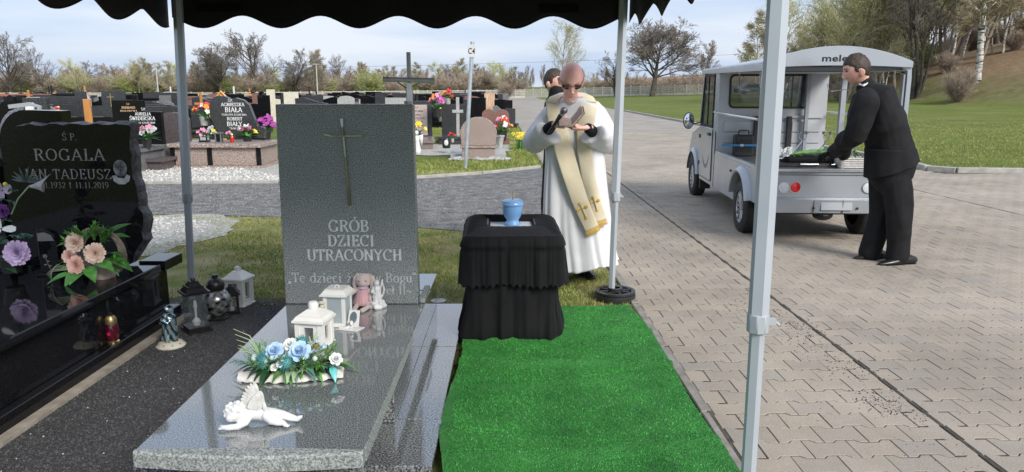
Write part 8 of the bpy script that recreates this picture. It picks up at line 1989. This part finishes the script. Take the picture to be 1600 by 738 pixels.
# ================================================================ TREES
def seg_tree(seed, kind):
    r_ = random.Random(seed); big = MB(); fine = []; tips = []
    def prism(mb, p0, p1, r0, r1, n=5):
        mb.tube([p0, p1], [r0, r1], n, cap=False)
    def grow(p, d, L_, r, lv, P_):
        steps = P_['steps'][min(lv, len(P_['steps'])-1)]; q = p.copy(); dd = d.normalized()
        pts = [(q.copy(), r)]
        for s_ in range(steps):
            dd = (dd+Vector((r_.gauss(0, 1), r_.gauss(0, 1), r_.gauss(0, 1)))*P_['wob']+Vector((0, 0, P_['up'][min(lv, len(P_['up'])-1)]))).normalized()
            q = q+dd*(L_/steps); rr_ = r*(1-(s_+1)/steps*(.75 if lv == 0 else .72)); pts.append((q.copy(), rr_))
            if lv < P_['lv']:
                nb_ = P_['kids'][min(lv, len(P_['kids'])-1)]; t = (s_+1)/steps
                if t >= P_['bare'][min(lv, len(P_['bare'])-1)]:
                    k = int(nb_)+(1 if r_.random() < nb_-int(nb_) else 0)
                    for _ in range(k):
                        az = r_.uniform(0, 6.283); u = dd.orthogonal().normalized(); v = dd.cross(u); sp_ = P_['spread'][min(lv, len(P_['spread'])-1)]*r_.uniform(.7, 1.25)
                        nd = dd*math.cos(sp_)+(u*math.cos(az)+v*math.sin(az))*math.sin(sp_)
                        taper = P_['shape'](t) if lv == 0 else (1.1-.5*t)
                        grow(q, nd, L_*P_['ratio'][min(lv, len(P_['ratio'])-1)]*taper*r_.uniform(.7, 1.15), max(.004, rr_*P_.get('thin', .62)), lv+1, P_)
        for (a, ra), (b, rb) in zip(pts, pts[1:]):
            if lv <= 1: prism(big, a, b, max(ra, .006), max(rb, .005), 6 if lv == 0 else 4)
            else: fine.append((a, b, max(ra, P_['min']), max(rb, P_['min']*.7)))
        if lv >= P_['lv']-1: tips.append((q.copy(), dd.copy()))
    grow(Vector((0, 0, -.2)), Vector((r_.gauss(0, .04), r_.gauss(0, .04), 1)), 1.0*kind['h'], kind['r'], 0, kind)
    if kind.get('stems'):
        for _ in range(kind['stems']):
            a = r_.uniform(0, 6.28); grow(Vector((math.cos(a)*.15, math.sin(a)*.15, -.1)), Vector((math.cos(a)*kind.get('sl', .35), math.sin(a)*kind.get('sl', .35), 1)), kind['h']*r_.uniform(.7, 1), kind['r']*r_.uniform(.6, .95), 0, kind)
    # fine twigs: three-sided slivers, numpy
    fm = MB(); V = []; F = []
    for a, b, ra, rb in fine:
        t = (b-a); u = t.orthogonal().normalized(); v = t.cross(u).normalized(); o = len(V)
        for k in range(3): c_, s_ = math.cos(k*2.094), math.sin(k*2.094); V.append(tuple(a+(u*c_+v*s_)*ra))
        for k in range(3): c_, s_ = math.cos(k*2.094), math.sin(k*2.094); V.append(tuple(b+(u*c_+v*s_)*rb))
        F += [(o, o+1, o+4, o+3), (o+1, o+2, o+5, o+4), (o+2, o, o+3, o+5)]
    fm.v, fm.f = V, F
    lm = None
    if kind.get('leaf'):
        V = []; F = []; nl = kind['leaf']
        for q, d in tips:
            for _ in range(nl):
                c_ = q+Vector((r_.gauss(0, 1), r_.gauss(0, 1), r_.gauss(0, 1)))*kind.get('lsp', .25)-d*r_.uniform(0, .5); s_ = kind.get('ls', .05)*r_.uniform(.6, 1.4)
                e = Vector((r_.gauss(0, 1), r_.gauss(0, 1), r_.gauss(0, 1))).normalized(); f_ = e.orthogonal().normalized(); o = len(V)
                V += [tuple(c_), tuple(c_+e*s_+f_*s_*.4), tuple(c_+e*s_*.6-f_*s_*.6)]; F.append((o, o+1, o+2))
        lm = MB(); lm.v, lm.f = V, F
    return big, fm, lm
flat1 = lambda t: 1.0
KT = {
 'oak': dict(h=6.0, r=.34, lv=4, thin=.55, steps=[7, 6, 5, 4, 2], wob=.09, up=[.03, .05, .03, .02], kids=[4., 2.6, 2.4, 2.0], bare=[.3, .3, .3, .3], spread=[.95, .7, .7, .6], ratio=[.78, .58, .55, .5], shape=lambda t: 1.15-.35*t, min=.016),
 'birch': dict(h=11.0, r=.13, thin=.34, lv=3, steps=[14, 6, 5, 3], wob=.05, up=[.05, -.03, -.12], kids=[3.2, 2.6, 2.2], bare=[.25, .3, .2], spread=[.65, .55, .5], ratio=[.27, .5, .55], shape=lambda t: 1.25-t*.9, min=.016, leaf=1, ls=.07, lsp=.22),
 'thin': dict(h=9.0, r=.12, thin=.45, lv=3, steps=[12, 6, 4, 2], wob=.07, up=[.04, .06, .04], kids=[3., 2.4, 2.], bare=[.2, .25, .2], spread=[.6, .55, .55], ratio=[.36, .5, .5], shape=lambda t: 1.15-t*.75, min=.018),
 'round': dict(h=8.0, r=.22, lv=4, steps=[8, 5, 4, 2], wob=.09, up=[.04, .05, .03], kids=[3., 2.3, 2., 1.6], bare=[.22, .25, .25, .2], spread=[.75, .6, .6, .6], ratio=[.5, .52, .5, .5], shape=lambda t: 1.25-t*.6, min=.016),
 'bud': dict(h=9.0, r=.13, thin=.45, lv=3, steps=[9, 5, 4, 3], wob=.09, up=[.03, .04, -.02], kids=[3., 2.6, 2.2], bare=[.15, .25, .2], spread=[.7, .6, .55], ratio=[.42, .5, .5], shape=lambda t: 1.2-t*.7, min=.011, leaf=4, ls=.06, lsp=.35),
 'shrub': dict(h=3.0, r=.03, lv=2, steps=[8, 5, 3], wob=.11, up=[.04, .04], kids=[3., 2.4], bare=[.1, .2], spread=[.6, .6], ratio=[.5, .5], shape=flat1, min=.014, stems=16, sl=.5),
 'greenshrub': dict(h=2.8, r=.03, lv=2, steps=[6, 4, 3], wob=.12, up=[.05, .03], kids=[2.6, 2.], bare=[.1, .2], spread=[.6, .6], ratio=[.45, .5], shape=flat1, min=.010, stems=11, sl=.45, leaf=4, ls=.10, lsp=.16),
 'multi': dict(h=10.0, r=.15, lv=3, steps=[9, 5, 4, 2], wob=.08, up=[.05, .04, .03], kids=[2., 2., 1.6], bare=[.35, .25, .2], spread=[.6, .55, .55], ratio=[.36, .5, .5], shape=lambda t: 1.15-t*.7, min=.012, stems=5, sl=.32),
}
def birch_bark():
    m, N, L, b = newmat('birch_bark'); co = coords(N, L, False); mp = N.new('ShaderNodeMapping'); mp.inputs['Scale'].default_value = (1, 1, 3.2); L.new(co, mp.inputs[0])
    n = N.new('ShaderNodeTexNoise'); n.inputs['Scale'].default_value = 3.5; n.inputs['Detail'].default_value = 6; L.new(mp.outputs[0], n.inputs['Vector']); r = ramp(N, [(.40, (.03, .028, .025)), (.47, (.5, .48, .44)), (.6, (.66, .64, .6))]); L.new(n.outputs[0], r.inputs[0]); L.new(r.outputs[0], b.inputs['Base Color']); b.inputs['Roughness'].default_value = .8; return m
MT['birch'] = birch_bark()
MT['bark'] = P('grey_bark', (.05, .042, .035), .95, (.12, .105, .09), 3, .6, 20)
MT['bark2'] = P('brown_bark', (.18, .145, .115), .95, (.34, .29, .23), 3, .6, 20)
MT['twig'] = P('grey_twigs', (.17, .145, .13), .95, (.25, .215, .19), 1.2)
MT['twig_red'] = P('tan_twigs', (.3, .24, .19), .95, (.42, .34, .27), 1.2)
MT['twig_ol'] = P('olive_twigs', (.36, .32, .2), .95, (.48, .43, .28), 1.2)
MT['newleaf'] = P('new_leaf', (.45, .48, .13), .7, (.6, .58, .22), .8, var=.3)
MT['freshleaf'] = P('fresh_shrub_leaf', (.2, .26, .05), .7, (.32, .36, .09), .8, var=.3)
MT['catkin'] = P('brown_catkin', (.16, .12, .06), .8, (.25, .21, .10), .8, var=.3)
LBL = {'oak': 'broad bare oak', 'birch': 'slender bare birch with white trunk', 'thin': 'thin bare tree', 'round': 'round-crowned bare tree', 'bud': 'budding yellow-green tree', 'shrub': 'bare brown thicket bush', 'greenshrub': 'bush in fresh green leaf', 'multi': 'multi-stemmed bare tree'}
TM = {'oak': ('bark', 'twig', None), 'birch': ('birch', 'twig_ol', 'catkin'), 'thin': ('bark2', 'twig_red', None), 'round': ('bark', 'twig', None), 'bud': ('bark2', 'twig_ol', 'newleaf'), 'shrub': ('bark2', 'twig_red', None), 'greenshrub': ('bark2', 'twig_ol', 'freshleaf'), 'multi': ('bark', 'twig', None)}
tp_ = {}
def tree(kind, var, loc, h, rz=None, label=None, group=None, wide=1.0):
    key = (kind, var); base = KT[kind]['h']*(1.12 if kind not in ('oak',) else 1.3)
    s_ = h/base; sc = (s_*wide, s_*wide, s_); rz = random.uniform(0, 6.28) if rz is None else rz
    if key not in tp_:
        big, fm, lm = seg_tree(1000+var*17+hash_(kind), KT[kind]); t = thing('tree' if 'shrub' not in kind else 'bush', label or LBL[kind]+' beyond the fence', 'tree' if 'shrub' not in kind else 'bush', loc, rz, group)
        big.build('trunk', MT[TM[kind][0]], t, smooth=60); fm.build('crown', MT[TM[kind][1]], t)
        if lm: lm.build('foliage', MT[TM[kind][2]], t); t.children[-1]['kind'] = 'stuff'
        t.scale = sc; tp_[key] = t; return t
    t = dup(tp_[key], loc=loc, rz=rz, sc=sc, label=label or LBL[kind]+' beyond the fence')
    if group: t['group'] = group
    elif 'group' in t: del t['group']
    return t
def hash_(s): return sum(ord(c)*(i+3) for i, c in enumerate(s))
def tpx(kind, var, px, ytop, Y, label=None, group='trees beyond the far fence', wide=1., rz=None):
    p = at(px, ytop, Y); z = hz(p.x, Y)-.1; return tree(kind, var, (p.x, Y, z), p.z-z, rz, label, group, wide)
random.seed(99)
one = lambda k, v, x, y, Y, l, **q: tpx(k, v, x, y, Y, label=l, group=None, **q)
one('round', 0, 8, 62, 150, 'tall bare tree at the left edge of the photo')
one('round', 1, 68, 84, 152, 'small dark bare tree right of the left edge')
one('bud', 0, 125, 92, 150, 'olive budding tree left of the front left pole', wide=1.2)
one('birch', 0, 213, 83, 150, 'tall pale birch halfway to the left pole')
one('birch', 1, 243, 95, 150, 'birch just left of the left pole')
one('birch', 2, 263, 92, 150, 'birch touching the left pole')
one('oak', 0, 338, 86, 150, 'bare spreading tree right of the left pole', wide=1.0)
one('round', 2, 402, 58, 152, 'tallest bare tree left of the grey headstone', wide=1.1)
one('birch', 0, 478, 68, 155, 'tall birch above the grey headstone')
one('birch', 2, 495, 75, 156, 'birch right of the tallest one above the headstone')
one('round', 0, 455, 84, 150, 'reddish bare tree left above the grey headstone', wide=1.3)
one('birch', 1, 562, 92, 152, 'birch left of the steel cross'); one('birch', 0, 600, 96, 152, 'second birch left of the steel cross')
one('greenshrub', 0, 580, 118, 148, 'large fresh green bush left of the steel cross', wide=1.3)
one('birch', 2, 722, 88, 155, 'birch behind the sector sign', wide=1.2); one('birch', 1, 742, 96, 155, 'birch right of the sector sign', wide=1.2); one('thin', 0, 700, 104, 155, 'dark thin tree left of the sector sign')
one('bud', 1, 872, 34, 118, 'tall budding tree behind the bald priest', wide=1.05)
one('oak', 1, 1022, 53, 122, 'large dome-shaped bare oak right of the back tent pole', wide=1.28)
one('thin', 1, 1107, 66, 120, 'small bare tree between the oak and the vehicle', wide=1.3)
one('round', 3, 962, 92, 130, 'low bare tree left of the dome-shaped oak', wide=1.2)
one('birch', 3, 1185, 22, 112, 'birch with hanging branches above the vehicle cab', wide=1.25)
one('bud', 2, 1160, 78, 118, 'low budding tree above the vehicle cab', wide=1.2)
for i in range(120):
    px = -20+i*7.1+random.uniform(-5, 5)
    if px > 818: break
    k = random.choices(['birch', 'thin', 'round', 'bud', 'multi'], [7, 4, 1, 1.5, .5])[0]; tpx(k, random.randrange(3), px, random.uniform(94, 120), random.uniform(152, 185), wide=random.uniform(1., 1.4))
for i in range(58):
    px = -30+i*14.8+random.uniform(-6, 6)
    if px > 812: break
    g_ = random.random() < .22
    tpx('greenshrub' if g_ else 'shrub', random.randrange(2), px, random.uniform(120, 134) if not g_ else random.uniform(124, 134), random.uniform(150, 162), group='bushes beyond the far fence', wide=1.5)
for i in range(34):
    px = 760+i*11+random.uniform(-4, 4); tpx('thin', random.randrange(3), px, random.uniform(100, 120), random.uniform(210, 250), label='far thin bare tree on the horizon', group='far trees on the horizon', wide=.8)
for i in range(40):
    px = 930+i*6.2+random.uniform(-4, 4); tpx('shrub', random.randrange(2), px, random.uniform(125, 132), random.uniform(142, 158), group='bushes beyond the far fence', label='bare brown thicket bush beyond the fence', wide=1.4)
# -- the wooded hill on the right
def hillpt(px, Y):
    r = ray(px, 135); return (r.x/r.y*Y, Y)
def tree_on(px, Y, kind, var, h, label=None, wide=1., group='trees on the wooded hill', rz=None):
    x, y = hillpt(px, Y); return tree(kind, var, (x, y, hz(x, y)-.1), h, rz, label or LBL[kind]+' on the wooded hill', group, wide)
x_, y_ = hillpt(1527, 52)
tree_on(1527, 52, 'birch', 3, 15, 'large white birch trunk in front of the hill slope', group=None, wide=1.5)
tree_on(1432, 55, 'multi', 0, 13, 'dark multi-stemmed tree in front of the hill slope', group=None)
tree_on(1376, 57, 'bud', 1, 12, 'budding tree left of the dark multi-stemmed tree', group=None)
tree_on(1480, 58, 'birch', 0, 9, 'thin birch between the dark tree and the large birch', group=None)
tree_on(1500, 50, 'shrub', 0, 1.9, 'bare bush on the bank left of the large birch', group=None)
tree_on(1560, 60, 'birch', 1, 11, 'leaning thin birch right of the large birch', group=None)
r8 = random.Random(42)
for i in range(86):
    u = r8.random(); px = 1200+440*r8.random()**.72; Y = r8.uniform(58, 112)
    x, y = hillpt(px, Y)
    k = r8.choices(['birch', 'bud', 'thin', 'round', 'multi'], [7, 6, 4, .5, .7])[0]; h = r8.uniform(8, 13)*(1 if px > 1290 else .8)
    random.seed(i); tree(k, r8.randrange(4) if k in ('birch',) else r8.randrange(3), (x, y, hz(x, y)-.1), h, None, LBL[k]+' on the wooded hill', 'trees on the wooded hill', r8.uniform(.85, 1.25))
for i in range(24):
    px = 1200+440*r8.random(); Y = r8.uniform(56, 90); x, y = hillpt(px, Y); k = r8.choices(['shrub', 'greenshrub'], [12, 1])[0]
    random.seed(i+900); tree(k, r8.randrange(2), (x, y, hz(x, y)-.1), r8.uniform(1.2, 2.6), None, LBL[k]+' on the wooded hill', 'bushes on the wooded hill', 1.2)
# lamp posts and wires
MT['lamp_grey'] = P('lamp_post_grey', (.42, .42, .4), .7, (.5, .5, .48), 5)
for px, yt, Y, lb in ((243, 99, 120, 'concrete lamp post left of the front left pole'), (494, 101, 130, 'concrete lamp post above the grey headstone')):
    p = at(px, yt, Y); z = hz(p.x, Y); l = thing('lamp_post', lb, 'lamp post', (p.x, Y, z)); MB().tube([(0, 0, 0), (0, 0, p.z-z)], [.13, .08], 8).build('post', MT['lamp_grey'], l, smooth=40); bx(MB(), -.5, .5, -.1, .1, p.z-z, p.z-z+.12).build('lamp_head', MT['lamp_grey'], l)
wr = thing('power_line', 'overhead wire sagging across the sky above the fence', 'wire', (0, 160, 0)); a, b = at(300, 108, 160), at(1600, 60, 160)
MB().tube([(a.x+(b.x-a.x)*t, 0, a.z+(b.z-a.z)*t-5*t*(1-t)) for t in [i/20 for i in range(21)]], .028, 4).build('cable', MT['black_metal'], wr)
# parked car far behind the cart
pc = thing('parked_car', 'green-grey car parked before the far fence, seen through the cab window', 'car', (at(1173, 146, 100).x, 100, hz(38, 100)), R(8))
MB().prism([(-2.1, .25), (2.1, .25), (2.15, .7), (1.4, .85), (.8, 1.35), (-.9, 1.38), (-1.6, .9), (-2.1, .8)], -.8, .8).build('body', P('green_grey_paint', (.1, .16, .15), .3), pc, bev=.06); MB().prism([(.75, .9), (1.25, .88), (.7, 1.3), (-.8, 1.32), (-1.3, .9)], -.81, .81).build('window', MT['dark_glass'], pc)
for x in (-1.3, 1.3): MB().lathe([(0, -.1), (.32, -.1), (.32, .1), (0, .1)], n=16, M=Matrix.Translation((x, -.78, .32)) @ Matrix.Rotation(R(90), 4, 'X')).build('wheel', MT['rubber'], pc)
